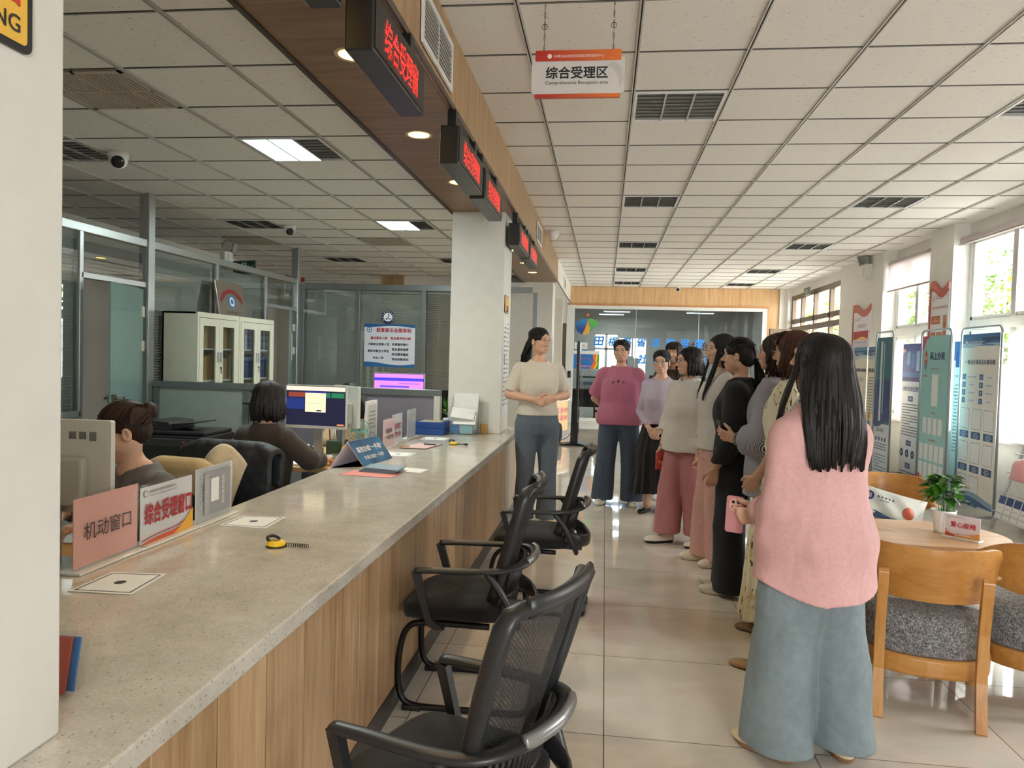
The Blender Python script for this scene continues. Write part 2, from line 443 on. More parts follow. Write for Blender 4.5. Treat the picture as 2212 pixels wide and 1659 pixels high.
for y0, y1 in PIERS: tb.box(PX-.012, PX, y0, y1, 0, .09)
struct(tb, 'baseboard_right', plain('grey_baseboard', (120, 112, 104), .4))

def window(k, y0, y1, z0, z1, zt, split=(.5,)):
    """white casement window in the plane x = WX; zt = transom height; split = mullion places"""
    f = MB(); x0, x1 = WX-.02, WX+.05
    f.box(x0, x1, y0, y0+.06, z0, z1); f.box(x0, x1, y1-.06, y1, z0, z1); f.box(x0, x1, y0+.06, y1-.06, z1-.06, z1); f.box(x0, x1, y0+.06, y1-.06, z0, z0+.06)
    f.box(x0, x1, y0+.06, y1-.06, zt-.13, zt)
    o = struct(f, 'window_%d' % k, M_pvc, bevel=.004)
    g = MB(); ms = MB(); bars = MB()
    for s in split:
        y = y0+(y1-y0)*s; ms.box(x0-.012, x1, y-.045, y+.045, z0+.06, zt-.13); ms.box(x0-.012, x1, y-.045, y+.045, zt, z1-.06)
    ms.build('mullion', plain('window_mullion_grey', (196, 196, 192), .4), o, bevel=.003)
    sh = MB()                                                         # sliding sashes
    for a, b_ in ((y0+.06, y0+.1), (y1-.1, y1-.06)):
        sh.box(x0+.01, x1-.01, a, b_, z0+.06, zt-.13); sh.box(x0+.01, x1-.01, a, b_, zt, z1-.06)
    for za, zb in ((z0+.06, z0+.1), (zt-.17, zt-.13), (zt, zt+.04), (z1-.1, z1-.06)): sh.box(x0+.01, x1-.01, y0+.06, y1-.06, za, zb)
    sh.build('sash', M_pvc, o, bevel=.003)
    g.box(x0+.03, x0+.036, y0+.1, y1-.1, z0+.1, zt-.17); g.box(x0+.03, x0+.036, y0+.1, y1-.1, zt+.04, z1-.1)
    g.build('pane', glass_mat('window_glass', (.95, .958, .95)), o)
    n = max(3, int((y1-y0)/.13))
    for i in range(1, n):
        y = y0+(y1-y0)*i/n; bars.box(WX+.24, WX+.256, y-.008, y+.008, z0-.05, z1)
    for z in (z0+.1, (z0+zt)/2, zt, zt+.3, zt+.6, z1-.12): bars.box(WX+.235, WX+.26, y0-.1, y1+.1, z-.012, z+.012)
    for y in (y0-.1, y1+.1): bars.box(WX+.15, WX+.26, y-.02, y+.02, z1-.15, z1-.1); bars.box(WX+.15, WX+.26, y-.02, y+.02, z0, z0+.05)
    bars.build('security_bars', plain('white_steel_bars', (222, 224, 224), .45), o)
    return o
for k, (y0, y1) in enumerate(WINS): window(k+1, y0, y1, .78, 3.05, 2.07, (.40,) if k == 2 else (.5,))
# glazed entrance in a bronze frame, one leaf standing open
d = MB(); X0, X1 = 4.08, 4.16
d.box(X0, X1, 13.5, 17.2, 2.92, 3.02); d.box(X0, X1, 13.5, 17.2, 2.40, 2.50); d.box(X0-.02, X1, 13.5, 17.2, 2.22, 2.33)
for y in (13.5, 14.35, 15.4, 16.35, 17.12): d.box(X0, X1, y, y+.08, 0, 2.92)
door1 = struct(d, 'door_1', M_bronze, bevel=.004)
MB().box(4.12, 4.126, 13.5, 17.2, 2.5, 2.92).box(4.12, 4.126, 16.43, 17.12, .08, 2.22).box(4.12, 4.126, 13.58, 14.35, .08, 2.22).build('pane', glass_mat('window_glass', (.95, .958, .95)), door1)
lf = MB(); hinge = Vector((4.06, 15.42, 0)); ang = R(196); dx = Vector((math.cos(ang), math.sin(ang), 0)); nrm = Vector((-dx.y, dx.x, 0))
def leafbox(a, b_, z0, z1, t=.045): lf.obox(hinge+dx*((a+b_)/2)+Vector((0, 0, (z0+z1)/2)), (b_-a, t, z1-z0), Matrix((dx, nrm, (0, 0, 1))).transposed())
for a, b_, z0, z1 in ((0, .07, .03, 2.2), (.83, .9, .03, 2.2), (.07, .83, 2.08, 2.2), (.07, .83, .03, .2)): leafbox(a, b_, z0, z1)
leaf = lf.build('door_leaf', M_bronze, door1, bevel=.003)
lf = MB(); leafbox(.07, .83, .2, 2.08, .008); lf.build('pane', glass_mat('window_glass', (.95, .958, .95)), leaf)

# far wall: glass front of the meeting room under a laminate band
fw = MB().box(-.86, 3.86, YF, YF+.1, 2.79, CZ).box(3.62, 3.86, YF, YF+.1, 0, 2.79)
wf = struct(fw, 'wall_far', M_farwood)
MB().box(-.86, 3.62, YF-.02, YF, 2.755, 2.795).box(3.6, 3.64, YF-.02, YF, 0, 2.79).build('copper_edge', plain('copper_edge', (196, 140, 92), .35, metal=.3), wf)
struct(MB().box(3.86, 4.2, YF-.06, YF+.2, 0, CZ), 'wall_far_pier', M_wall)
g = MB().box(-.92, -.74, YF-.03, YF+.06, 0, 2.76).box(3.5, 3.6, YF-.03, YF+.06, 0, 2.755).box(-.74, 3.5, YF-.03, YF+.06, 2.68, 2.755).box(-.74, 3.5, YF-.03, YF+.06, 0, .13).box(-.74, 3.5, YF-.045, YF-.03, .05, .08)
gw = struct(g, 'window_far', M_pvc, bevel=.004)
MB().box(-.74, 3.5, YF+.01, YF+.02, .13, 2.68).build('pane', glass_mat('far_glass', (.66, .69, .69), 1.0), gw)
mm = MB()
for x in (.68, 2.1): mm.box(x-.006, x+.006, YF+.004, YF+.026, .13, 2.68)
mm.build('glass_joint', plain('silicone_joint', (190, 194, 194), .4), gw)
struct(MB().box(-1.5, -.92, YF, YF+.1, 2.33, 2.8), 'wall_far_lintel', M_wall)
d2 = struct(MB().box(-1.5, -.92, YF+.04, YF+.09, 0, 2.33), 'door_2', wood('dark_veneer', (98, 84, 62), (116, 100, 76), (132, 116, 90), 'Z', .8, .4))
MB().box(-.99, -.95, YF-.01, YF+.04, 1.0, 1.14).build('door_handle', M_black, d2, bevel=.004)
MB().box(-1.13, -1.0, YF+.025, YF+.04, 1.02, 1.12).build('door_notice', plain('blue_sticker', (30, 84, 140), .5), d2)
# room behind the glass
mr = MB().box(-4.6, 6, 24.6, 24.75, 0, .9).box(-4.6, 6, 24.6, 24.75, 2.75, 3.4).box(-4.6, -.37, 24.6, 24.75, .9, 2.75).box(.41, 6, 24.6, 24.75, .9, 2.75).box(-.37, .41, 24.6, 24.75, .9, 1.16).box(-.37, .41, 24.6, 24.75, 2.37, 2.75).box(4.2, 4.35, YF+.2, 24.6, 0, 1.0).box(4.2, 4.35, YF+.2, 24.6, 2.6, 3.4)
for y in (YF+.2, 20.0, 22.2, 24.2): mr.box(4.05, 4.35, y, y+.5, 0, 3.4)
mr.box(4.2, 4.35, 20.5, 24.6, 1.0, 2.6)  # infill wall added over window bays to dim the meeting room
mr.box(-3.2, -3.05, YF+.1, 24.6, 0, 3.4).box(-3.0, 4.2, 20.8, 21.1, 2.95, 3.36)
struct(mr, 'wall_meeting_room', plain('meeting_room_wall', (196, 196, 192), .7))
def far_window(k, c, ux, w, h):
    ux = Vector(ux); uz = Vector((0, 0, 1)); nn = ux.cross(uz); f = MB(); M3 = Matrix((ux, nn, uz)).transposed(); c = Vector(c)
    for dx_, sz in ((-w/2, .07), (w/2, .07), (0, .08)): f.obox(c+ux*dx_, (sz, .06, h), M3)
    for dz in (-h/2, h/2, .1): f.obox(c+uz*dz, (w, .06, .07), M3)
    o = struct(f, 'window_%d' % k, M_pvc)
    b_ = MB()
    for i in range(1, 12): b_.obox(c+ux*(w*(i/12-.5))+nn*.0, (.014, .014, h), M3)
    b_.build('security_bars', plain('white_steel_bars', (222, 224, 224), .45), o)
    return o
far_window(8, (.02, 24.68, 1.765), (1, 0, 0), .78, 1.2)
for i, y in enumerate((19.1,)): far_window(9+i, (4.28, y, 1.8), (0, 1, 0), 1.7, 1.6)

struct(MB().box(-6, 6, 29, 29.2, -.2, 5), 'wall_opposite', plain('grey_facade', (150, 156, 160), .8))
# back wall behind the camera; its unseen window is added to light the foreground
bw = MB().box(-9, WX+.15, YB-.15, YB, 0, .8).box(-9, WX+.15, YB-.15, YB, 2.7, CZ+.1).box(-9, .6, YB-.15, YB, .8, 2.7).box(2.1, WX+.15, YB-.15, YB, .8, 2.7)
struct(bw, 'wall_back', M_wall)
f = MB()
for x in (.6, 1.32, 2.04): f.box(x, x+.06, YB-.1, YB-.03, .8, 2.7)
f.box(.6, 2.1, YB-.1, YB-.03, .8, .86).box(.6, 2.1, YB-.1, YB-.03, 2.64, 2.7)
o = struct(f, 'window_12', M_pvc); MB().box(.6, 2.1, YB-.07, YB-.064, .86, 2.64).build('pane', glass_mat('window_glass', (.95, .958, .95)), o)
# office walls
struct(MB().box(-7.6, -7.45, YB, 25, 0, OZ+.05), 'wall_left', plain('office_wall', (205, 202, 196), .7))
struct(MB().box(-7.5, -.95, 16.2, 16.35, 0, OZ+.05), 'wall_office_far', plain('office_wall', (205, 202, 196), .7))
struct(MB().box(-7.45, -5.9, YB, 12, 2.5, OZ), 'beam', M_wall)
# outside wall that closes the building
struct(MB().box(-9, 6, YB-.2, 25.6, CZ+.2, CZ+.3).box(-9.1, -9, YB, 25.6, 0, 3.4), 'roof', M_wall)
# ------------------------------------------------------------------ counter, overhead things, office partitions
UX, UY, UZ = Vector((1, 0, 0)), Vector((0, 1, 0)), Vector((0, 0, 1))
def quartz_top():
    t = thing('service_counter', 'long service counter with speckled stone top and wood laminate front', 'counter', (-1.2, 3.5, 0))
    MB().box(-1.63, -.80, -.9, 7.35, CT-.05, CT).build('countertop', M_quartz, t, bevel=.006, seg=3)
    m = MB().box(-.86, -.835, -.9, 7.3, .10, CT-.05)
    m.build('front_panel', M_panelw, t)
    MB().box(-.86, -.832, -.9, 7.3, 0, .10).build('kick_plate', plain('dark_kick_plate', (62, 60, 58), .3, metal=.3), t)
    MB().box(-1.6, -1.57, -.9, 7.3, 0, CT-.05).box(-1.6, -.86, 7.27, 7.3, 0, CT-.05).build('back_panel', plain('grey_carcass', (110, 104, 98), .6), t)
quartz_top()

# ---- LED window signs hanging under the bulkhead: red dot-matrix letters
M_led = glow('red_led', (255, 32, 24), 2.6)
def dot_text(mb, st, o, ux, uy, w, h, nx, ny, r):
    vv, ff, (x0, x1, y0, y1) = glyphs(st, .006)
    P = np.array([p[:2] for p in vv]); T = []
    for f in ff:
        for i in range(1, len(f)-1): T.append((f[0], f[i], f[i+1]))
    T = P[np.array(T)]
    gx = x0+(np.arange(nx)+.5)/nx*(x1-x0); gy = y0+(np.arange(ny)+.5)/ny*(y1-y0)
    Q = np.stack(np.meshgrid(gx, gy, indexing='ij'), -1).reshape(-1, 2); hit = np.zeros(len(Q), bool)
    for a, b, c in T:
        s1 = (b[0]-a[0])*(Q[:, 1]-a[1])-(b[1]-a[1])*(Q[:, 0]-a[0]); s2 = (c[0]-b[0])*(Q[:, 1]-b[1])-(c[1]-b[1])*(Q[:, 0]-b[0]); s3 = (a[0]-c[0])*(Q[:, 1]-c[1])-(a[1]-c[1])*(Q[:, 0]-c[0])
        hit |= ((s1 >= 0) & (s2 >= 0) & (s3 >= 0)) | ((s1 <= 0) & (s2 <= 0) & (s3 <= 0))
    o, ux, uy = Vector(o), Vector(ux), Vector(uy)
    for q in Q[hit]:
        c = o + ux*((q[0]-x0)/(x1-x0)*w) + uy*((q[1]-y0)/(y1-y0)*h)
        mb.add([c+ux*(r*math.cos(k*math.pi/3))+uy*(r*math.sin(k*math.pi/3)) for k in range(6)], [range(6)])
LEDS = [(1.46, 2.14, 'cropped at the top edge of the photo'), (2.43, 3.12, 'nearest one seen whole, beside the first round downlight'), (3.87, 4.64, 'third along the bulkhead from the camera'),
        (4.73, 5.52, 'fourth along, just before the square white pillar'), (6.66, 7.5, 'first one beyond the square white pillar'), (7.56, 8.45, 'farthest of the row, last beyond the pillar')]
for y0, y1, where in LEDS:
    t = thing('led_sign', 'black LED sign with red dot characters, ' + where, 'sign', (-.85, (y0+y1)/2, 2.49), 0, 'red LED window signs under the bulkhead')
    L = y1-y0
    MB().box(-.90, -.80, y0, y1, 2.50, 2.70).build('casing', M_black, t, bevel=.006)
    MB().box(-.802, -.797, y0+.015, y1-.015, 2.515, 2.685).build('screen', plain('led_screen', (14, 14, 15), .35), t)
    m = MB(); dot_text(m, '综合受理窗', (-.795, y0+L*.17, 2.535), (0, 1, 0), (0, 0, 1), L*.66, .125, 80, 18, .0024); m.build('red_characters', M_led, t)
    for y in (y0+.09, y1-.09): MB().box(-.875, -.83, y-.03, y+.03, 2.70, 2.802).build('bracket', M_black, t)
t = thing('hanging_cable', 'short black cord looping under the far LED signs', 'cord', (-.9, 7.5, 2.5))
MB().tube(smooth_path([(-.88, 7.3, 2.8), (-.9, 7.4, 2.62), (-.89, 7.52, 2.50), (-.88, 7.7, 2.46), (-.87, 7.85, 2.5)]), .006, 6).build('cable', M_black, t)

# ---- warm downlights in the soffit
M_warm = glow('warm_lamp', (255, 196, 84), 9.0)
DL = [(2.02, 'cut by the top edge of the photo'), (3.2, 'beside the nearest LED sign seen whole'), (4.37, 'second along the soffit'), (5.56, 'third along, nearest the pillar'), (7.85, 'hidden close behind the pillar top'), (9.05, 'first seen beyond the pillar'), (10.24, 'second seen beyond the pillar'), (11.35, 'farthest along the soffit')]
for y, where in DL:
    t = thing('downlight', 'round recessed amber downlight in wood soffit, ' + where, 'light', (-1.145, y, BZ), 0, 'amber downlights in the soffit')
    MB().lathe([(.062, 0), (.078, -.004), (.082, 0.0)], (-1.145, y, BZ), 24).build('rim', plain('lamp_rim_glow_tint', (214, 190, 150), .4), t)  # warm tint paints the lamp's faint glow onto the rim
    MB().disc((-1.145, y, BZ-.0015), .062, (0, 0, -1), 24).build('diffuser', M_warm, t)
    l = bpy.data.lights.new('downlight_lamp', 'SPOT'); l.energy = 9; l.color = (1, .72, .38); l.spot_size = R(130); l.spot_blend = .8; l.shadow_soft_size = .05
    lo = bpy.data.objects.new('downlight_lamp', l); COL.objects.link(lo); lo.location = (0, 0, -.02); lo.parent = t

# ---- grille lamps recessed in the ceilings
M_refl = plain('lamp_reflector', (186, 187, 184), .3, metal=.25)
M_lampon = glow('cool_tube_light', (214, 250, 244), 3.4)
def grille_lamp(cx, cy, z, label, lit=False, along='X'):
    t = thing('ceiling_lamp', label, 'light', (cx, cy, z), 0, 'square grille lamps in the ceiling')
    f = MB(); s = .29
    for a in ((-s, s, -s, -s+.02), (-s, s, s-.02, s), (-s, -s+.02, -s+.02, s-.02), (s-.02, s, -s+.02, s-.02)): f.box(cx+a[0], cx+a[1], cy+a[2], cy+a[3], z-.012, z+.002)
    f.build('frame', M_white, t)
    MB().box(cx-s+.02, cx+s-.02, cy-s+.02, cy+s-.02, z-.0015, z+.001).build('back_reflector', plain('lamp_back_grey', (140, 141, 139), .4, metal=.1), t)
    g = MB(); u = MB()
    for k in (1, 2):
        x = cx-s+.02+(2*s-.04)*k/3; g.box(x-.006, x+.006, cy-s+.02, cy+s-.02, z-.012, z-.001)
    for k in range(1, 8):
        y = cy-s+.02+(2*s-.04)*k/8
        g.quad((cx-s+.02, y-.010, z-.0115), (cx+s-.02, y-.010, z-.0115), (cx+s-.02, y+.012, z-.002), (cx-s+.02, y+.012, z-.002))
    g.build('louvre', M_refl, t)
    if lit:
        for k in range(2):
            x = cx-s+.02+(2*s-.04)*(2*k+1)/6; u.box(x-.083, x+.083, cy-s+.025, cy+s-.025, z-.009, z-.003)
        u.build('lit_tube', M_lampon, t)
        area_light('tube_lamp', (cx-.1, cy, z-.02), (.36, .5), 16, (.86, 1, .97))
    return t
hall = [(.4225, 5.1218, 'nearest one beside the hanging sign'), (.4225, 8.1218, 'second along over the aisle'), (.4225, 11.1218, 'third along over the aisle'), (.4225, 14.1218, 'fourth along over the aisle'), (.4225, 16.5218, 'last one over the aisle, by the glass wall'),
        (2.8225, 8.1218, 'first whole one on the window side'), (2.8225, 11.1218, 'second whole one on the window side'), (2.8225, 14.1218, 'third on the window side'), (2.8225, 16.5218, 'farthest on the window side'), (2.8225, 5.1218, 'cut by the right edge of the photo')]
for x, y, w_ in hall: grille_lamp(x, y, CZ, 'unlit square grille lamp in hall ceiling, ' + w_)
off = [(-2.2422, 5.13, 'lit bluish white one nearest over the office', True), (-2.2422, 8.13, 'lit bluish white one farther back over the office', True), (-4.04, 8.13, 'unlit one beside the second dome camera', False), (-4.04, 5.13, 'unlit one beside the nearest dome camera', False), (-4.04, 11.13, 'unlit one above the far partition', False), (-2.2422, 11.13, 'unlit one against the white pillar', False)]
for x, y, w_, l_ in off: grille_lamp(x, y, OZ, 'grille lamp in office ceiling, ' + w_, l_)

def vent_ceiling(cx, cy, label):
    t = thing('ceiling_vent', label, 'vent', (cx, cy, OZ), 0, 'slatted vents in the office ceiling'); s = .29
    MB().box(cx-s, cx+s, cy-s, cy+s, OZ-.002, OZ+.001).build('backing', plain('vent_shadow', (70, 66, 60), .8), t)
    f = MB().box(cx-s, cx+s, cy-s, cy-s+.03, OZ-.012, OZ).box(cx-s, cx+s, cy+s-.03, cy+s, OZ-.012, OZ).box(cx-s, cx-s+.03, cy-s, cy+s, OZ-.012, OZ).box(cx+s-.03, cx+s, cy-s, cy+s, OZ-.012, OZ).box(cx-.008, cx+.008, cy-s, cy+s, OZ-.012, OZ).box(cx-s, cx+s, cy-.008, cy+.008, OZ-.012, OZ)
    f.build('frame', plain('beige_vent', (186, 176, 160), .5), t)
    g = MB()
    for k in range(1, 22):
        x = cx-s+2*s*k/22; g.box(x-.006, x+.006, cy-s+.02, cy+s-.02, OZ-.01, OZ-.003)
    g.build('slats', plain('beige_vent', (186, 176, 160), .5), t)
vent_ceiling(-2.842, 3.93, 'beige slatted ceiling vent near the yellow framed sign pillar')
vent_ceiling(-2.842, 9.33, 'beige slatted ceiling vent behind the farther lit lamp')
vent_ceiling(-4.642, 9.33, 'beige slatted ceiling vent above the cabinets')
def vent_wall(y0, y1, z0, z1, label):
    x = BX1; t = thing('wall_vent', label, 'vent', (x, (y0+y1)/2, z0), 0, 'white air grilles on the bulkhead'); b = .03
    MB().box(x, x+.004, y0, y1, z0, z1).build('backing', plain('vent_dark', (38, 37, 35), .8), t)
    MB().box(x, x+.014, y0, y1, z0, z0+b).box(x, x+.014, y0, y1, z1-b, z1).box(x, x+.014, y0, y0+b, z0+b, z1-b).box(x, x+.014, y1-b, y1, z0+b, z1-b).box(x, x+.012, (y0+y1)/2-.006, (y0+y1)/2+.006, z0, z1).build('frame', M_white, t)
    g = MB()
    for k in range(1, 9):
        z = z0+b+(z1-z0-2*b)*k/9; g.box(x+.004, x+.011, y0+b, y1-b, z-.004, z+.005)
    g.build('slats', plain('grey_slat', (170, 168, 162), .5), t)
vent_wall(3.22, 3.86, 2.86, 3.11, 'white air grille on wood bulkhead beside the hanging sign')
vent_wall(8.74, 9.38, 2.87, 3.11, 'white air grille on wood bulkhead beside the white dome camera')
vent_wall(14.6, 15.2, 2.88, 3.1, 'white air grille on white end of the bulkhead')

def dome_cam(x, y, z, label, face, r=.055):
    t = thing('dome_camera', label, 'camera', (x, y, z), 0, 'white turret security cameras')
    MB().lathe([(.001, 0), (r, 0), (r, -.03), (r*.9, -.045)], (x, y, z), 20).build('base', M_white, t)
    c = Vector((x, y, z-.055)); MB().ball(c, r*.88, 18).build('turret', M_white, t)
    d = unit(face); MB().lathe([(.0, r*.93), (r*.5, r*.9), (r*.62, r*.74)], c, 18, axis=d).build('lens', plain('camera_lens', (16, 16, 18), .12), t)
dome_cam(-3.66, 5.19, OZ, 'white turret security camera beside nearest unlit office lamp', (.55, -.8, -.45), .075)
dome_cam(-3.65, 8.21, OZ, 'white turret security camera beside second unlit office lamp', (.5, -.8, -.5), .07)
dome_cam(-.74, 10.03, CZ, 'white dome security camera on hall ceiling beside the bulkhead', (.5, .9, -.2), .075)
dome_cam(1.58, 17.2, CZ, 'small white security camera above the glass wall', (.0, -1, -.35), .06)
dome_cam(-2.9, 13.6, OZ, 'white dome camera seen over the far partition', (.1, -1, -.5), .08)

# ---- hanging sign
def hanging_sign():
    cx, y = -.175, 3.63
    t = thing('hanging_sign', 'white and red reception area sign hanging on two chains', 'sign', (cx, y, 2.75))
    MB().prism(rrect(.447, .172, .014), (cx, y, 2.853), UX, UZ, (0, .012, 0)).build('plate', plain('pearl_acrylic', (214, 211, 207), .15), t)
    n = NT('red_orange_bar'); v = n.coord(scale=(2.2, 1, 1), loc=(.5, 0, 0)); sp = n.new('ShaderNodeSeparateXYZ'); n.link(v, sp.inputs[0])
    n.set(color=n.ramp(sp.outputs[0], [(.15, srgb(188, 52, 40)), (.9, srgb(226, 118, 52))]), rough=.3)
    MB().prism(rrect(.412, .05, .006), (cx, y-.006, 2.948), UX, UZ, (0, .024, 0)).prism(rrect(.412, .016, .004), (cx, y-.006, 2.757), UX, UZ, (0, .024, 0)).build('edge_bar', n.m, t)
    MB().text('综合受理区', (cx-.005, y-.001, 2.868), UX, UZ, w=.30, bold=.022).text('Comprehensive Reception area', (cx-.005, y-.001, 2.818), UX, UZ, w=.30).build('lettering', plain('black_ink', (24, 24, 26), .5), t)
    MB().text('田横岛省级旅游度假区便民服务中心', (cx+.005, y-.0075, 2.944), UX, UZ, w=.24).disc((cx-.137, y-.0075, 2.944), .011, (0, -1, 0), 20).build('white_lettering', plain('white_ink', (240, 226, 220), .5), t)
    MB().prism([(-.03, .03), (.02, .06), (.06, .03), (.07, -.03), (.05, -.07), (.045, -.02), (.02, .02), (-.01, .04)], (cx+.15, y-.0006, 2.86), UX, UZ, None).build('grey_swirl', plain('grey_swirl', (196, 192, 188), .3), t)
    for s in (-.166, .166):
        m = MB(); z = 2.965
        while z < CZ-.002:
            a = (z*37) % 2 < 1
            m.tube([(cx+s+(.0035*math.cos(q) if a else 0), y+.006+(0 if a else .0035*math.cos(q)), z+.006*math.sin(q)) for q in [i*math.pi/4 for i in range(8)]], .0011, 5, closed=True); z += .0095
        m.tube([(cx+s+.013*math.cos(q), y+.006, 3.09+.013*math.sin(q)) for q in [i*math.pi/8 for i in range(16)]], .0014, 5, closed=True)
        m.build('chain', M_blackm, t)
hanging_sign()

# ---- office partitions
M_pglass = glass_mat('partition_glass', (.84, .87, .86), 2.8)
M_blind = plain('venetian_blind', (222, 225, 223), .45)
M_gpanel = plain('frosted_grey_panel', (150, 158, 150), .18)
M_gpanel2 = plain('frosted_mauve_panel', (128, 124, 134), .15)
M_glassdoor = plain('frosted_green_glass', (120, 144, 140), .12)
def blind(mb, p, ux, w, z0, z1, tilt, nn):
    p, ux, nn = Vector(p), Vector(ux), Vector(nn); z = z0
    while z < z1:
        a = p+UZ*z-nn*.010-UZ*tilt; b = p+UZ*z+nn*.010+UZ*tilt
        mb.quad(a, a+ux*w, b+ux*w, b); z += .026
def partition_left():
    x = -4.33; t = thing('glass_partition', 'aluminium framed glass partition with venetian blinds and doors on left', 'partition', (x, 6, 0))
    f = MB(); xs = (x-.03, x+.03)
    def post(y, w=.045, z1=2.5): f.box(*xs, y-w/2, y+w/2, 0, z1)
    f.box(x-.035, x+.035, .0, 9.97, 2.43, 2.5)
    for y in (1.2, 3.2, 4.6, 5.655, 7.82, 9.03): post(y)
    f.box(*xs, 5.655, 6.57, 2.05, 2.10); f.box(*xs, 9.03, 9.95, 2.05, 2.10)
    f.box(*xs, 0, 5.655, .9, .95).box(*xs, 6.6, 9.03, .9, .95).box(*xs, 0, 5.655, 0, .08).box(*xs, 6.6, 9.03, 0, .08)
    f.build('frame', M_alu, t, bevel=.004)
    for y in (6.575, 9.985): MB().box(x-.05, x+.05, y-.05, y+.05, 0, OZ).build('post', M_alu, t, bevel=.005)
    g = MB()
    for a, b in ((0, 1.2), (1.2, 3.2), (3.2, 4.6), (4.6, 5.655), (6.62, 7.82), (7.82, 9.03)): g.box(x+.012, x+.018, a, b, .95, 2.43)
    for a, b in ((5.655, 6.55), (9.03, 9.95)): g.box(x+.012, x+.018, a, b, 2.1, 2.43)
    g.build('pane', M_pglass, t)
    g = MB()
    for a, b in ((0, 5.655), (6.62, 9.03)): g.box(x-.01, x+.01, a, b, .08, .9)
    g.build('lower_panel', M_gpanel, t)
    for a, b in ((4.6, 5.655), (3.2, 4.6), (6.64, 7.80), (7.84, 9.02)):
        m = MB(); blind(m, (x-.045, a+.02, 0), UY, b-a-.04, .96, 2.40, .0105, UX); m.build('blind', M_blind, t)
    for (yh, a_, lab) in ((6.50, 16, 'near'), (9.9, 20, 'far')):
        th = R(a_); dv = Vector((math.sin(th), -math.cos(th), 0)); nv = Vector((math.cos(th), math.sin(th), 0)); o = Vector((x+.01, yh, 0)); M3 = Matrix((dv, nv, UZ)).transposed()
        dw = .80 if lab == 'near' else .78
        dl = MB().obox(o+dv*(dw/2)+UZ*1.03, (dw, .012, 2.0), M3).build('door_leaf', M_glassdoor, t)
        m = MB()
        for z in (.35, 1.5, 1.82): m.obox(o+dv*.02+UZ*z, (.07, .035, .10), M3).obox(o-dv*.05+UZ*z, (.05, .04, .10), M3)
        m.build('hinge', plain('beige_hinge', (206, 200, 180), .35), dl, bevel=.004)
        if lab == 'near':
            hb = MB(); hc = o+dv*(dw-.06)+UZ*1.05
            for s in (-1, 1): hb.tube([hc+nv*(.02*s), hc+nv*(.055*s), hc+nv*(.055*s)-dv*.11], .011, 10)
            hb.obox(hc, (.07, .05, .07), M3)
            hb.build('door_handle', plain('brushed_steel', (130, 124, 112), .3, metal=.8), dl)
        else: MB().obox(o+dv*(dw*.5)+UZ*1.55+nv*.008, (.06, .002, .36), M3).build('paper_strip', M_paper, dl)
partition_left()
def partition_far():
    y = 10.04; t = thing('glass_partition', 'grey framed glass partition with closed blinds across back of office', 'partition', (-2.6, y, 0))
    f = MB(); ys = (y-.03, y+.03)
    f.box(-4.28, -1.0, y-.035, y+.035, 2.37, 2.45).box(-4.28, -1.0, *ys, 0, .08)
    for x in (-4.25, -3.44, -2.5, -1.5, -.96): f.box(x-.03, x+.03, *ys, 0, 2.37)
    f.build('frame', M_alug, t, bevel=.004)
    g = MB()
    for a, b in ((-4.22, -3.47), (-3.41, -2.53), (-2.47, -1.53)): g.box(a, b, y-.018, y-.012, .08, 2.37)
    g.build('pane', M_pglass, t)
    for a, b, ti in ((-4.2, -3.48, .011), (-3.4, -2.54, .0105), (-2.46, -1.54, .007)):
        m = MB(); blind(m, (a, y+.045, 0), UX, b-a, .1, 2.33, ti, -UY); m.box(a, b, y+.03, y+.06, 2.335, 2.365); m.build('blind', M_blind, t)
        m = MB()
        for q in (.18, .82): m.box(a+(b-a)*q-.002, a+(b-a)*q+.002, y+.03, y+.034, .1, 2.34)
        m.build('blind_cord', M_white, t)
partition_far()
def low_divider():
    y = 6.62; t = thing('desk_divider', 'low grey office divider with frosted panels behind the desks', 'partition', (-2.9, y, 0))
    f = MB().box(-4.28, -1.47, y-.03, y+.03, 1.115, 1.175)
    for x in (-4.24, -3.34, -2.2): f.box(x-.03, x+.03, y-.02, y+.02, 0, 1.115)
    f.build('frame', M_alug, t, bevel=.004)
    MB().box(-1.53, -1.47, y-.04, y+.04, CT+.002, 1.12).build('end_post', plain('cream_end_post', (196, 196, 184), .4), t, bevel=.004)
    MB().box(-4.21, -3.37, y-.008, y+.008, .05, 1.115).build('panel', M_gpanel, t)
    MB().box(-3.31, -2.23, y-.008, y+.008, .05, 1.115).box(-2.17, -1.65, y-.008, y+.008, .05, 1.115).box(-1.65, -1.53, y-.008, y+.008, CT+.004, 1.115).build('panel', M_gpanel2, t)
low_divider()
# wood-clad post and white lintel seen over the far partition
struct(MB().box(-4.1, -3.7, 13.2, 13.6, 0, OZ), 'pillar', M_fascia)
struct(MB().box(-3.7, -1.2, 13.3, 13.5, 2.74, OZ), 'lintel', M_wall)
struct(MB().box(-3.75, -1.3, 15.9, 16.2, 0, OZ), 'wall_office_end', plain('cream_wall', (230, 214, 190), .6))
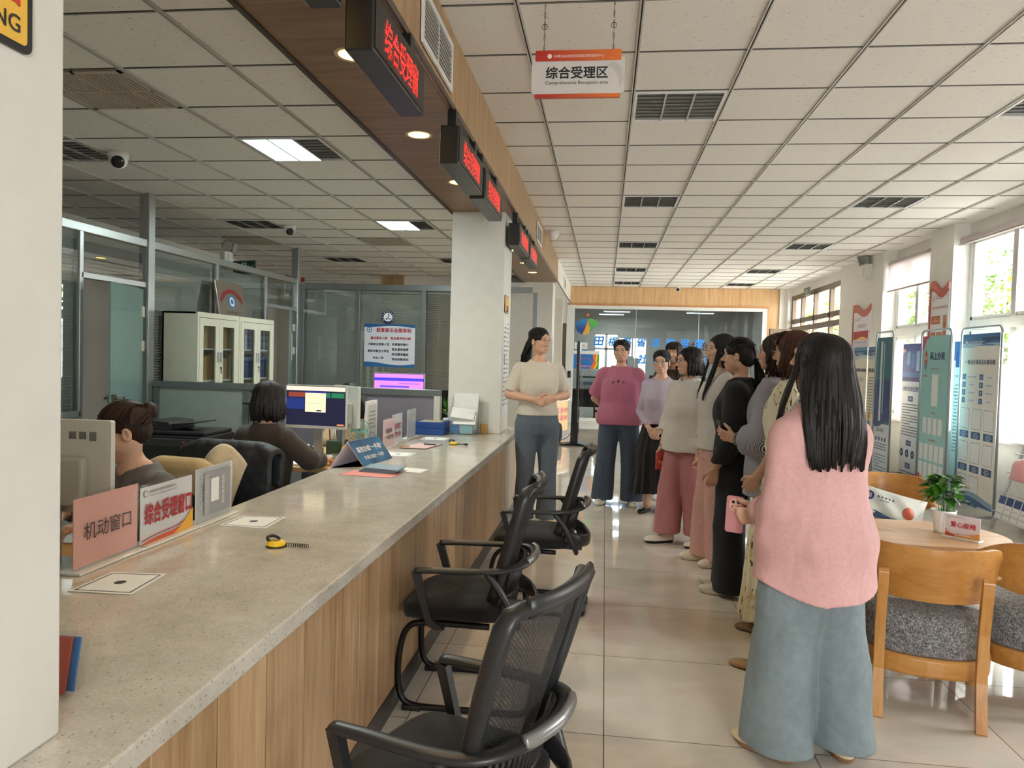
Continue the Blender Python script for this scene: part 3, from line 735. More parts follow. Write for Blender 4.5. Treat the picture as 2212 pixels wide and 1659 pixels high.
# ------------------------------------------------------------------ printed boards
INK = {}
def ink(rgb):
    k = 'ink_%d_%d_%d' % tuple(rgb)
    if k not in INK:
        n = NT(k); n.set(color=srgb(*rgb), rough=.45); INK[k] = n.m
    return INK[k]
class Art:
    """flat print on a board: u to the right from the top-left corner, v downwards (metres)"""
    def __init__(s, o, ux, uy=(0, 0, 1)):
        s.o = Vector(o); s.ux = unit(ux); s.uy = unit(uy); s.n = s.ux.cross(s.uy); s.bx = []; s.mb = MB(); s.mats = []
    def mi(s, rgb):
        m = ink(rgb) if not isinstance(rgb, bpy.types.Material) else rgb
        if m not in s.mats: s.mats.append(m)
        return s.mats.index(m)
    def lift(s, box):
        """print order: a shape lies just above whatever it overlaps"""
        k = 1+max([q for (a, b, c, d, q) in s.bx if a < box[2] and c > box[0] and b < box[3] and d > box[1]] or [0])
        s.bx.append((*box, k)); return s.n*(.0004+.0005*k)
    def pt(s, u, v): return s.o+s.ux*u-s.uy*v
    def poly(s, pts, rgb): l = s.lift((min(p[0] for p in pts), min(p[1] for p in pts), max(p[0] for p in pts), max(p[1] for p in pts))); s.mb.add([s.pt(*p)+l for p in pts], [range(len(pts))], s.mi(rgb)); return s
    def rect(s, u0, v0, u1, v1, rgb): return s.poly([(u0, v1), (u1, v1), (u1, v0), (u0, v0)], rgb)
    def rrect(s, u0, v0, u1, v1, r, rgb): return s.poly([(p[0], p[1]) for p in rrect(u1-u0, v1-v0, r, 4, (u0+u1)/2, (v0+v1)/2)], rgb)
    def frame(s, u0, v0, u1, v1, t, rgb):
        for a in ((u0, v0, u1, v0+t), (u0, v1-t, u1, v1), (u0, v0+t, u0+t, v1-t), (u1-t, v0+t, u1, v1-t)): s.rect(*a, rgb)
        return s
    def disc(s, u, v, r, rgb, n=20, sx=1): return s.poly([(u+r*sx*math.cos(2*math.pi*i/n), v+r*math.sin(2*math.pi*i/n)) for i in range(n)], rgb)
    def ring(s, u, v, r, t, rgb, fill): s.disc(u, v, r, rgb); return s.disc(u, v, r-t, fill)
    def text(s, st, u, v, rgb, w=None, h=None, bold=0, rot=0, stretch=False, slant=0):
        x0, x1, y0, y1 = glyphs(st, bold)[2]; k = min([a/b for a, b in ((w, x1-x0), (h, y1-y0)) if a]); hw, hh = (x1-x0)*k/2, (y1-y0)*k/2
        l = s.lift((u-hw, v-hh, u+hw, v+hh)); c, q = math.cos(rot), math.sin(rot)
        s.mb.text(st, s.pt(u, v)+l, s.ux*c-s.uy*q, s.uy*c+s.ux*q, w, h, bold, s.mi(rgb), stretch, slant); return s
    def lines(s, u0, v0, u1, n, dv, rgb, h=.006, seed=1):
        """rows of print too small to read: short dashes"""
        rnd = random.Random(seed); k = s.mi(rgb); l = s.lift((u0, v0, u1, v0+n*dv))
        for i in range(n):
            u = u0 + (.02 if i % 4 == 0 else 0); end = u1 if i % 4 != 3 else u0+(u1-u0)*rnd.uniform(.4, .8)
            while u < end:
                w = rnd.uniform(.006, .02); a = s.pt(u, v0+i*dv+h)+l; b = s.pt(min(u+w, end), v0+i*dv)+l
                s.mb.add([a, s.pt(min(u+w, end), v0+i*dv+h)+l, b, s.pt(u, v0+i*dv)+l], [(0, 1, 2, 3)], k); u += w+rnd.uniform(.002, .005)
        return s
    def arctext(s, st, u, v, r, a0, a1, rgb, h, bold=0):
        for i, ch in enumerate(st):
            a = a0+(a1-a0)*i/max(1, len(st)-1); s.text(ch, u+r*math.sin(a), v-r*math.cos(a), rgb, h=h, bold=bold, rot=a)
        return s
    def wave(s, u0, u1, v, amp, v2, rgb, ph=0, n=24, per=1.0):
        top = [(u0+(u1-u0)*i/n, v+amp*math.sin(2*math.pi*per*i/n+ph)) for i in range(n+1)]
        return s.poly([(u1, v2), (u0, v2)]+top if v2 > v else top[::-1]+[(u0, v2), (u1, v2)], rgb)
    def build(s, name, parent, **k): return s.mb.build(name, s.mats, parent, **k)
def fix_poly(p): return p

def emblem(a, u, v, r, ring, fill):
    a.disc(u, v, r, ring); a.disc(u, v, r*.78, fill); a.poly([(u-r*.3, v+r*.4), (u-r*.1, v+r*.5), (u+r*.4, v-r*.35), (u+r*.1, v-r*.1)], ring); a.disc(u-r*.15, v-r*.3, r*.16, ring)

M_tube = plain('banner_tube', (172, 180, 188), .28, metal=.8)
M_film = plain('banner_film', (226, 226, 222), .32)
def door_stand(x, y0, y1, zt, label, bg, art, zb=.06, grp='banner stands along the window wall', top_gap=.07):
    """gate-shaped tube stand facing -x, banner strung inside"""
    t = thing('banner_stand', label, 'banner', (x, (y0+y1)/2, 0), 0, grp)
    p = [(x, y0, .02), (x, y0, zt-.07)] + [(x, y0+.07-.07*math.cos(q), zt-.07+.07*math.sin(q)) for q in [R(i*15) for i in range(1, 7)]]
    p += [(x, y1-.07+.07*math.sin(q), zt-.07+.07*math.cos(q)) for q in [R(i*15) for i in range(0, 7)]] + [(x, y1, .02)]
    MB().tube(p, .0125, 10).build('tube_frame', M_tube, t)
    for y in (y0, y1): MB().prism([(-.17, 0), (.17, 0), (.17, .012), (.03, .03), (-.03, .03), (-.17, .012)], (x, y-.02, 0), UX, UZ, (0, .04, 0)).build('foot', plain('grey_foot', (150, 154, 158), .5), t)
    w = y1-y0-.07; z1 = zt-top_gap
    MB().box(x-.002, x+.002, y0+.035, y1-.035, zb, z1).build('banner', bg, t)
    a = Art((x-.002, y1-.035, z1), (0, -1, 0)); art(a, w, z1-zb); a.build('print', t)
    return t
BLU, NAVY, TEAL, WHT, RED, GRY, BLK = (46, 104, 152), (34, 52, 110), (150, 205, 205), (236, 238, 240), (196, 52, 50), (96, 98, 104), (40, 40, 44)

def art_guide(a, w, h):
    a.rect(0, 0, w, .13, (96, 148, 196)); a.wave(0, w, .10, .022, 0, (60, 118, 176), 2.2); a.wave(0, w, .13, .02, .10, (170, 200, 224), .4); a.wave(w*.55, w, .09, .02, .04, (30, 74, 122), 1.5, per=.6)
    emblem(a, .09, .09, .028, (206, 70, 50), WHT); a.text('田横岛省级旅游度假区便民服务中心', .31, .085, WHT, w=.36)
    a.text('一事全办清单及办事指南', w/2, .30, (40, 62, 104), w=w*.82, bold=.012)
    names = ['开设包子铺、面馆类', '开设理发店', '开设宠物医护店', '开设日用百货店', '开设干洗店', '开设服装加工厂', '开设房地产经纪', '开设茶馆']
    for i in range(8):
        u = .035 if i < 4 else w*.52; v = .43+(i % 4)*.085
        a.rrect(u, v, u+w*.43, v+.06, .008, (206, 212, 220)); a.rrect(u+.002, v+.002, u+w*.43-.002, v+.058, .008, WHT); a.rrect(u, v, u+.075, v+.06, .008, BLU)
        a.text(str(i+1), u+.037, v+.03, WHT, h=.026, bold=.03); a.text(names[i], u+.075+(w*.43-.075)/2, v+.03, (70, 76, 88), w=(w*.43-.075)*.8 if len(names[i]) > 6 else None, h=.02)
    for r in range(3):
        for c in range(3 if r < 2 else 2):
            u = .02+c*w*.33; v = .80+r*.36
            a.rrect(u, v, u+.2, v+.22, .012, BLU); a.rrect(u+.004, v+.004, u+.196, v+.216, .01, WHT); a.rrect(u, v+.245, u+.2, v+.32, .008, (52, 96, 148))
            a.text('开办事项', u+.1, v+.265, WHT, w=.08); a.text('“一事全办一次办好”', u+.1, v+.284, WHT, w=.15); a.text('服务指南', u+.1, v+.303, WHT, w=.08)
    a.wave(0, w, h-.10, .03, h, (150, 180, 206), 2.6, per=.8); a.wave(0, w, h-.05, .03, h, (74, 112, 160), 3.2, per=.7)
door_stand(3.93, 7.98, 8.83, 1.95, 'white banner of numbered blue boxes hung nearest the brochure rack', plain('banner_cream', (238, 236, 230), .35), art_guide)

def art_tax(a, w, h):
    n = 18
    a.poly([(0, 0), (.19, 0), (.15, .03), (.10, .035), (.085, .08), (.06, .10), (.05, .15), (0, .17)], (206, 60, 78))
    a.text('码上办税', w*.58, .235, (36, 42, 108), w=w*.55, bold=.03)
    a.text('添加办税子税务局', w*.5, .385, RED, w=w*.3); a.poly([(.08, .20), (.11, .16), (.14, .20), (.15, .30), (.11, .40), (.07, .30)], (208, 84, 70)); a.poly([(.07, .32), (.15, .32), (.14, .37), (.11, .41), (.08, .37)], (120, 126, 150)); a.disc(.11, .26, .022, (232, 196, 150))
    a.text('中国税务', .11, .47, RED, w=.13)
    a.rect(w*.42, .45, w*.66, .82, (232, 240, 238))
    a.text('纳税咨询', w*.52, .90, RED, w=w*.16)
    for v, k in ((.96, 4), (1.27, 5), (1.49, 5)):
        for i in range(k): u = w/2+(i-(k-1)/2)*.135; a.rect(u-.05, v, u+.05, v+.19, WHT)
    a.text('社会保险缴费', w*.5, 1.22, RED, w=w*.26); 
    for j, s_ in enumerate(('非税缴费', '自然人办税', '发票服务')): a.text(s_, w*.5, 1.73+j*.0, RED, w=w*.22) if j == 0 else None
    for i in range(2): u = w/2+(i-.5)*.17; a.rect(u-.045, 1.76, u+.045, 1.92, WHT)
    a.poly([(0, h-.16), (.06, h-.20), (.10, h-.08), (.05, h-.04)], (206, 60, 60)); a.poly([(.07, h-.14), (.12, h-.18), (.13, h-.06), (.08, h-.02)], (222, 178, 110))
door_stand(3.80, 8.78, 9.55, 1.95, 'teal tax banner headed in dark blue with a red corner splash', plain('banner_teal', (150, 206, 208), .3), art_tax)

def art_dark(a, w, h):
    a.rect(0, 0, w, h*.62, (46, 106, 122)); a.wave(0, w, h*.62, .05, h*.3, (30, 60, 120), 1.0, per=.6); a.rect(w*.30, .05, w*.42, h*.6, (206, 216, 216)); a.rect(w*.5, .08, w*.56, h*.55, (170, 190, 194)); a.rect(w*.08, .05, w*.12, h*.5, (120, 160, 168))
    for i in range(4): a.disc(w*(.2+.2*i), h*.73, .03, (52, 88, 150))
    a.text('二维码服务', w*.4, h*.665, (44, 62, 120), w=w*.6); a.lines(.04, h*.76, w-.05, 3, .035, (90, 120, 170), .014, 3); a.lines(.04, h*.84, w-.05, 6, .04, (110, 150, 196), .016, 5)
door_stand(3.63, 9.98, 10.58, 1.96, 'dark teal banner under wrinkled clear film, seen nearly edge-on', plain('banner_pale', (200, 208, 214), .25), art_dark)
def art_blue(a, w, h):
    a.rect(0, 0, w, .50, (40, 66, 150)); a.rect(0, .38, w, .44, (70, 116, 190)); a.rect(0, .44, w, .5, (36, 44, 120))
    for i, c in enumerate(((110, 170, 220), (60, 110, 190), (150, 190, 226), (214, 120, 110))): a.rrect(w*(.2+.2*i), .1+.03*(i % 2), w*(.2+.2*i)+.1, .28+.04*(i % 3), .02, c)
    emblem(a, .06, .09, .03, (206, 96, 60), (236, 200, 170)); a.text('田横岛度假区便民服务', w*.5, .60, (44, 70, 140), w=w*.88, bold=.01)
    for v, s_ in ((.73, '产品简介'), (1.32, '核心功能'), (1.62, '产品特点')): a.rrect(w*.3, v-.035, w*.52, v+.035, .006, (50, 92, 150)); a.text(s_, w*.41, v, WHT, w=w*.16)
    a.lines(.05, .80, w-.06, 12, .037, (70, 76, 90), .014, 7)
    for i in range(4): a.disc(w*(.12+.24*i), 1.46, .055, (36, 52, 100)); a.disc(w*(.12+.24*i), 1.46, .022, (150, 176, 214))
    a.lines(.05, 1.70, w-.06, 5, .035, (60, 64, 74), .014, 9)
def board_stand(x, y0, y1, z0, z1, label, bg, art, legs=True, grp='banner stands along the window wall', base=False):
    t = thing('display_board', label, 'board', (x, (y0+y1)/2, 0), 0, grp)
    MB().box(x, x+.012, y0, y1, z0, z1).build('panel', bg, t)
    a = Art((x, y1, z1), (0, -1, 0)); art(a, y1-y0, z1-z0); a.build('print', t)
    if legs:
        yc = (y0+y1)/2
        MB().box(x-.03, x+.05, yc-.22, yc+.22, z0-.02, z0).build('ledge', M_blackm, t)
        for s in (-1, 1): MB().tube([(x+.02, yc+.05*s, z1-.3), (x+.0, yc+.20*s, z0-.05), (x-.06, yc+.26*s, .01)], .009, 8).build('leg', M_blackm, t)
        MB().tube([(x+.03, yc, z1-.3), (x+.30 if x < 3.5 else x+.17, yc, .01)], .009, 8).build('leg', M_blackm, t)
        MB().box(x-.05, x-.03, yc-.26, yc+.26, .10, .13).build('cross_bar', M_blackm, t)
    else: MB().box(x-.12, x+.12, y0, y1, 0, .07).build('base', M_black, t, bevel=.01)
    return t
board_stand(4.03, 9.97, 10.72, .06, 1.82, 'white pull-up banner with dark blue picture top behind teal banner', plain('banner_white', (238, 240, 244), .35), art_blue, legs=False)
def art_white(a, w, h): a.rect(0, 0, w, .22, (60, 120, 190)); a.rect(.05, .12, w-.05, .3, (44, 92, 170)); a.text('办事服务指南', w*.5, .4, (40, 60, 110), w=w*.7); a.lines(.04, .5, w-.05, 20, .04, (110, 112, 120), .012, 12)
board_stand(4.05, 9.02, 9.27, .04, 1.82, 'narrow white banner with blue top wedged between the two tube stands', plain('banner_white', (238, 240, 244), .35), art_white, legs=False)
M_cream = plain('board_cream', (230, 222, 202), .4)
def art_top(a, w):
    a.rect(0, 0, w, .14, (92, 142, 172)); a.wave(0, w, .13, .025, .06, (52, 104, 146), 2.4); a.wave(0, w, .17, .02, .12, (190, 206, 206), .2); a.wave(0, w, .11, .02, .05, (40, 86, 128), .6, per=.8); a.rect(.05, .07, .075, .12, (214, 120, 84)); a.text('田横岛旅游度假区', w*.45, .095, (206, 220, 226), w=w*.5)
def art_q(a, w, h):
    art_top(a, w); a.text('便民服务事项码上办事指南', w*.5, .34, (50, 60, 92), w=w*.84, bold=.02, h=.05, stretch=True); a.text('扫码 可查询', w*.45, .48, (90, 130, 170), w=w*.6)
    for r in range(2):
        for c in range(2): u = w*(.14+.42*c); v = .58+r*.40; a.rect(u, v, u+w*.26, v+.24, (150, 150, 146)); a.rect(u+.004, v+.004, u+w*.26-.004, v+.236, (236, 234, 226)); a.rrect(u-.01, v+.27, u+w*.26+.01, v+.33, .008, BLU)
board_stand(3.80, 11.42, 12.0, .62, 1.79, 'cream easel board with two rows of white code frames', M_cream, art_q)
def art_r(a, w, h):
    art_top(a, w); a.text('便民服务中心简介', w*.5, .34, (50, 60, 92), w=w*.86, bold=.02); a.lines(.05, .44, w-.05, 13, .042, (120, 116, 106), .014, 15)
    a.rrect(w*.10, h-.20, w*.34, h-.14, .02, (236, 166, 70)); a.rrect(w*.12, h-.10, w*.36, h-.05, .02, (130, 170, 196)); a.disc(w*.75, h-.12, .05, (232, 190, 120))
board_stand(3.80, 10.80, 11.39, .62, 1.79, 'cream easel board of grey text with small orange tag', M_cream, art_r)

# wall notice boards with a red wave along the top
def wave_board(y0, y1, z0, z1, label, art):
    x = PX; t = thing('notice_board', label, 'board', (x, (y0+y1)/2, z0), 0, 'red edged notice boards on the piers'); w = y1-y0; n = 20
    top = lambda i: z1-.10+.055*math.sin(.9+2*math.pi*.93*i/n)
    MB().prism([(0, z0)]+[(w, z0)]+[(w*(n-i)/n, top(i)-.0) for i in range(n+1)], (x-.012, y0, 0), UY, UZ, (.012, 0, 0)).build('panel', plain('board_lilac_white', (236, 232, 238), .3), t)
    MB().prism([(w*(n-i)/n, top(i)-.11*(1-.3*i/n)) for i in range(n+1)]+[(w*i/n, top(n-i)+.02) for i in range(n+1)], (x-.022, y0, 0), UY, UZ, (.01, 0, 0)).prism([(w-.018, z0), (w+.006, z0), (w+.006, z1-.12), (w-.018, z1-.12)], (x-.022, y0, 0), UY, UZ, (.01, 0, 0)).build('red_edge', plain('board_red', (186, 74, 58), .3), t)
    a = Art((x-.012, y1, z1), (0, -1, 0)); art(a, w, z1-z0); a.build('print', t)
ORG = (200, 116, 62)
def art_flow(a, w, h):
    emblem(a, .09, .24, .03, (196, 80, 60), WHT); a.lines(.14, .22, .34, 2, .025, (150, 150, 150), .01, 2); a.text('“一事全办”主题式服务事项业务流程图', w*.5, .36, (170, 66, 50), w=w*.86, h=.036, stretch=True)
    def b(u0, v0, u1, v1, s_): a.rrect(u0*w, v0, u1*w, v1, .006, ORG); a.text(s_, (u0+u1)/2*w, v0+.03, (250, 236, 220), h=.018); a.lines(u0*w+.02, v0+.05, u1*w-.02, 2 if v1-v0 > .09 else 1, .016, (240, 214, 190), .006, int(v0*100))
    b(.10, .46, .58, .56, '申请'); b(.74, .46, .92, .78, '审查'); b(.10, .66, .36, .78, '咨询'); b(.40, .66, .70, .78, '受理'); b(.22, .86, .80, 1.0, '部门联办'); b(.14, 1.06, .34, 1.16, '发证'); b(.40, 1.06, .60, 1.16, '归档'); b(.66, 1.06, .88, 1.16, '反馈'); b(.14, 1.21, .86, 1.31, '办结')
wave_board(9.33, 9.83, 1.20, 2.60, 'red edged notice board with an orange flow chart', art_flow)
def art_list(a, w, h):
    emblem(a, .09, .27, .03, (196, 80, 60), WHT); a.lines(.14, .25, .34, 2, .025, (150, 150, 150), .01, 2); a.text('便民服务目录', w*.5, .38, (170, 66, 50), w=w*.45)
    a.rect(.04, .46, w-.10, .60, (176, 52, 42)); a.wave(.04, w-.10, .57, .02, .60, (240, 200, 120), 1); a.rect(.04, .60, w-.10, h-.1, (214, 208, 222))
    for i in range(9): a.rect(.07+i*(w-.18)/9, .68, .074+i*(w-.18)/9+.003, h-.14, (170, 166, 186))
    a.lines(.08, .63, w-.16, 1, .02, (150, 130, 150), .01, 4); a.rect(w-.07, .46, w-.045, .50, RED); a.rect(w-.07, .72, w-.045, .77, RED); a.rect(w-.07, .98, w-.045, 1.03, RED)
wave_board(11.9, 12.72, 1.12, 2.52, 'red edged notice board holding a big lilac list sheet', art_list)

# ---- emergency twin-spot lights, exit sign
def twin_spot(o, ux, n, label, s=1.0):
    o, ux, n = Vector(o), unit(ux), unit(n); t = thing('emergency_light', label, 'light', o, 0, 'twin headed emergency lights'); M3 = Matrix((ux, n, UZ)).transposed()
    MB().obox(o+n*.04*s, (.2*s, .08*s, .22*s), M3).build('battery_box', M_white, t, bevel=.008)
    MB().obox(o+n*.082*s+ux*.02*s, (.05*s, .002, .15*s), M3).build('label_plate', plain('pale_label', (206, 206, 196), .5), t)
    for k in (-1, 1):
        c = o+UZ*.17*s+ux*.075*s*k+n*.09*s; d = unit(n+ux*.35*k-UZ*.25)
        MB().tube([o+UZ*.10*s+ux*.04*s*k+n*.04*s, c-d*.04*s], .012*s, 8).lathe([(.0, -.045*s), (.05*s, -.03*s), (.068*s, .02*s), (.07*s, .035*s)], c, 18, axis=d).build('lamp_head', plain('lamp_head_grey', (168, 170, 170), .3), t)
        MB().disc(c+d*.030*s, .064*s, d, 18).build('lens', plain('lamp_lens', (150, 154, 156), .1, metal=.6), t)
    return t
twin_spot((PX, 12.1, 2.95), (0, -1, 0), (-1, 0, 0), 'twin headed emergency light high on white pier', 1.15)
MB().tube([(PX-.02, 12.1, 3.05), (PX-.02, 12.1, CZ)], .006, 6).build('conduit', M_white, [o for o in COL.objects if o.name.startswith('emergency_light') and o.parent is None][-1])
twin_spot((-4.6, 8.5, 2.56), (0, -1, 0), (.9, -.3, 0), 'twin headed emergency light behind top of left partition near the post', 1.0)
twin_spot((-5.88, 13.0, 2.62), (0, -1, 0), (.9, -.3, 0), 'twin headed emergency light far behind the left partition', 1.1)
def exit_sign(o, ux, label, w=.36, h=.15):
    o, ux = Vector(o), unit(ux); n = ux.cross(UZ); t = thing('exit_sign', label, 'sign', o, 0, 'green running man exit signs'); M3 = Matrix((ux, -n, UZ)).transposed()
    MB().obox(o, (w, .03, h), M3).build('housing', plain('grey_green_metal', (96, 110, 100), .4), t, bevel=.004)
    a = Art(o+n*.016-ux*(w/2-.012)+UZ*(h/2-.012), ux); W, H = w-.024, h-.024
    a.rect(0, 0, W, H, (20, 70, 52)); a.rect(W*.38, H*.12, W*.62, H*.88, (200, 226, 210)); a.disc(W*.5, H*.28, H*.09, (20, 80, 56)); a.poly([(W*.45, H*.4), (W*.53, H*.38), (W*.58, H*.55), (W*.53, H*.62), (W*.56, H*.82), (W*.52, H*.82), (W*.48, H*.66), (W*.43, H*.82), (W*.40, H*.78), (W*.45, H*.6)], (20, 80, 56)); a.text('安全', W*.2, H*.5, (170, 214, 190), h=H*.4); a.text('出口', W*.8, H*.5, (170, 214, 190), h=H*.4)
    a.build('face', t)
exit_sign((3.97, 15.55, 2.98), (0, -1, 0), 'green exit sign above the bronze framed entrance')
exit_sign((-5.2, 10.2, 2.68), (.95, -.3, 0), 'green exit sign seen above the left partition', .42, .2)
t = thing('hanging_sign', 'small red and white hanging sign beyond the left partition post', 'sign', (-5.0, 11.2, 2.4))
MB().box(-5.02, -4.72, 11.2, 11.21, 2.42, 2.58).build('plate', M_white, t); MB().box(-5.02, -4.72, 11.19, 11.215, 2.58, 2.65).build('red_bar', plain('board_red', (186, 74, 58), .3), t)
MB().tube([(-4.86, 11.2, 2.65), (-4.86, 11.2, OZ)], .004, 6).build('chain', M_chrome, t); MB().text('区', (-4.86, 11.198, 2.5), UX, UZ, h=.09, bold=.03).build('lettering', M_black, t)

# ---- no-smoking sign on the near pillar, its twin and papers on the second
def smoking(x, y0, y1, z0, z1, label, full):
    t = thing('no_smoking_sign', label, 'sign', (x, (y0+y1)/2, z0), 0, 'yellow no smoking signs')
    MB().prism(rrect(y1-y0, z1-z0, .015), (x, (y0+y1)/2, (z0+z1)/2), UY, UZ, (.006, 0, 0)).build('plate', M_black, t)
    s = (y1-y0)/.46; a = Art((x+.006, y0, z1), (0, 1, 0)); W, H = y1-y0, z1-z0
    a.rrect(.014*s, .014*s, W-.014*s, H-.014*s, .01*s, (238, 188, 70)); a.text('禁止吸烟', W*.62, H*.66, (206, 60, 40), w=W*.62, bold=.02); a.text('NO SMOKING', W*.62, H*.86, BLK, w=W*.62, bold=.01); a.disc(W*.5, H*.25, H*.19, (206, 60, 40)); a.disc(W*.5, H*.25, H*.15, (238, 188, 70)); a.rect(W*.40, H*.235, W*.6, H*.265, BLK)
    a.build('print', t)
smoking(-.95, .74, 1.122, 1.955, 2.24, 'yellow no smoking sign on white pillar at left edge of photo', True)
smoking(-.93, 6.74, 7.0, 1.90, 2.06, 'small yellow no smoking sign on the far white pillar', True)
t = thing('wall_notice', 'strip of white printed notices pasted on far white pillar side', 'notice', (-.93, 6.9, .95))
MB().box(-.93, -.928, 6.74, 7.12, .95, 1.87).build('sheet', M_paper, t)
a = Art((-.928, 6.74, 1.87), (0, 1, 0)); a.lines(.03, .1, .17, 18, .042, (90, 90, 94), .014, 21); a.lines(.21, .06, .35, 19, .042, (110, 110, 114), .012, 22); a.rect(.05, .35, .12, .45, (120, 122, 126)); a.rect(.24, .6, .32, .68, (130, 130, 134)); a.build('print', t)
# ---- roller blinds
def roller(y0, y1, zt, zb, label):
    x = WX-.10; t = thing('roller_blind', label, 'blind', (x, (y0+y1)/2, zb), 0, 'roller blinds in the window bays')
    MB().tube([(x, y0+.02, zt), (x, y1-.02, zt)], .045, 14).build('roll', plain('blind_mauve_grey', (206, 196, 196), .7), t)
    if zb < zt-.15:
        n = NT('blind_cloth'); n.set(color=srgb(226, 216, 216), rough=.8); tl = n.new('ShaderNodeBsdfTranslucent'); tl.inputs[0].default_value = srgb(236, 222, 224); mx = n.new('ShaderNodeMixShader'); mx.inputs[0].default_value = .35
        n.link(n.p.outputs[0], mx.inputs[1]); n.link(tl.outputs[0], mx.inputs[2]); n.link(mx.outputs[0], n.out.inputs[0])
        MB().grid(lambda u, v: Vector((x-.044+.010*math.sin(u*19)*(1-v)*.8, y0+.03+(y1-y0-.06)*u, zb+(zt-zb)*v)), 40, 10).build('cloth', n.m, t)
        MB().tube([(x-.044, y0+.03, zb), (x-.044, y1-.03, zb)], .012, 8).build('bottom_bar', plain('blind_bar', (170, 156, 150), .5), t)
    else: MB().tube([(x-.05, y0+.03, zt-.045), (x-.05, y1-.03, zt-.045)], .010, 8).build('bottom_bar', plain('blind_bar', (170, 156, 150), .5), t)
roller(3.1, 4.9, 2.99, 1.7, 'half lowered mauve grey roller blind on the bay nearest the camera')  # unseen blind added to keep daylight off the near pillar
roller(7.62, 9.3, 2.99, 2.95, 'rolled up mauve grey blind above the nearest visible window')
roller(9.92, 11.5, 3.0, 2.60, 'half lowered mauve grey roller blind over second window')
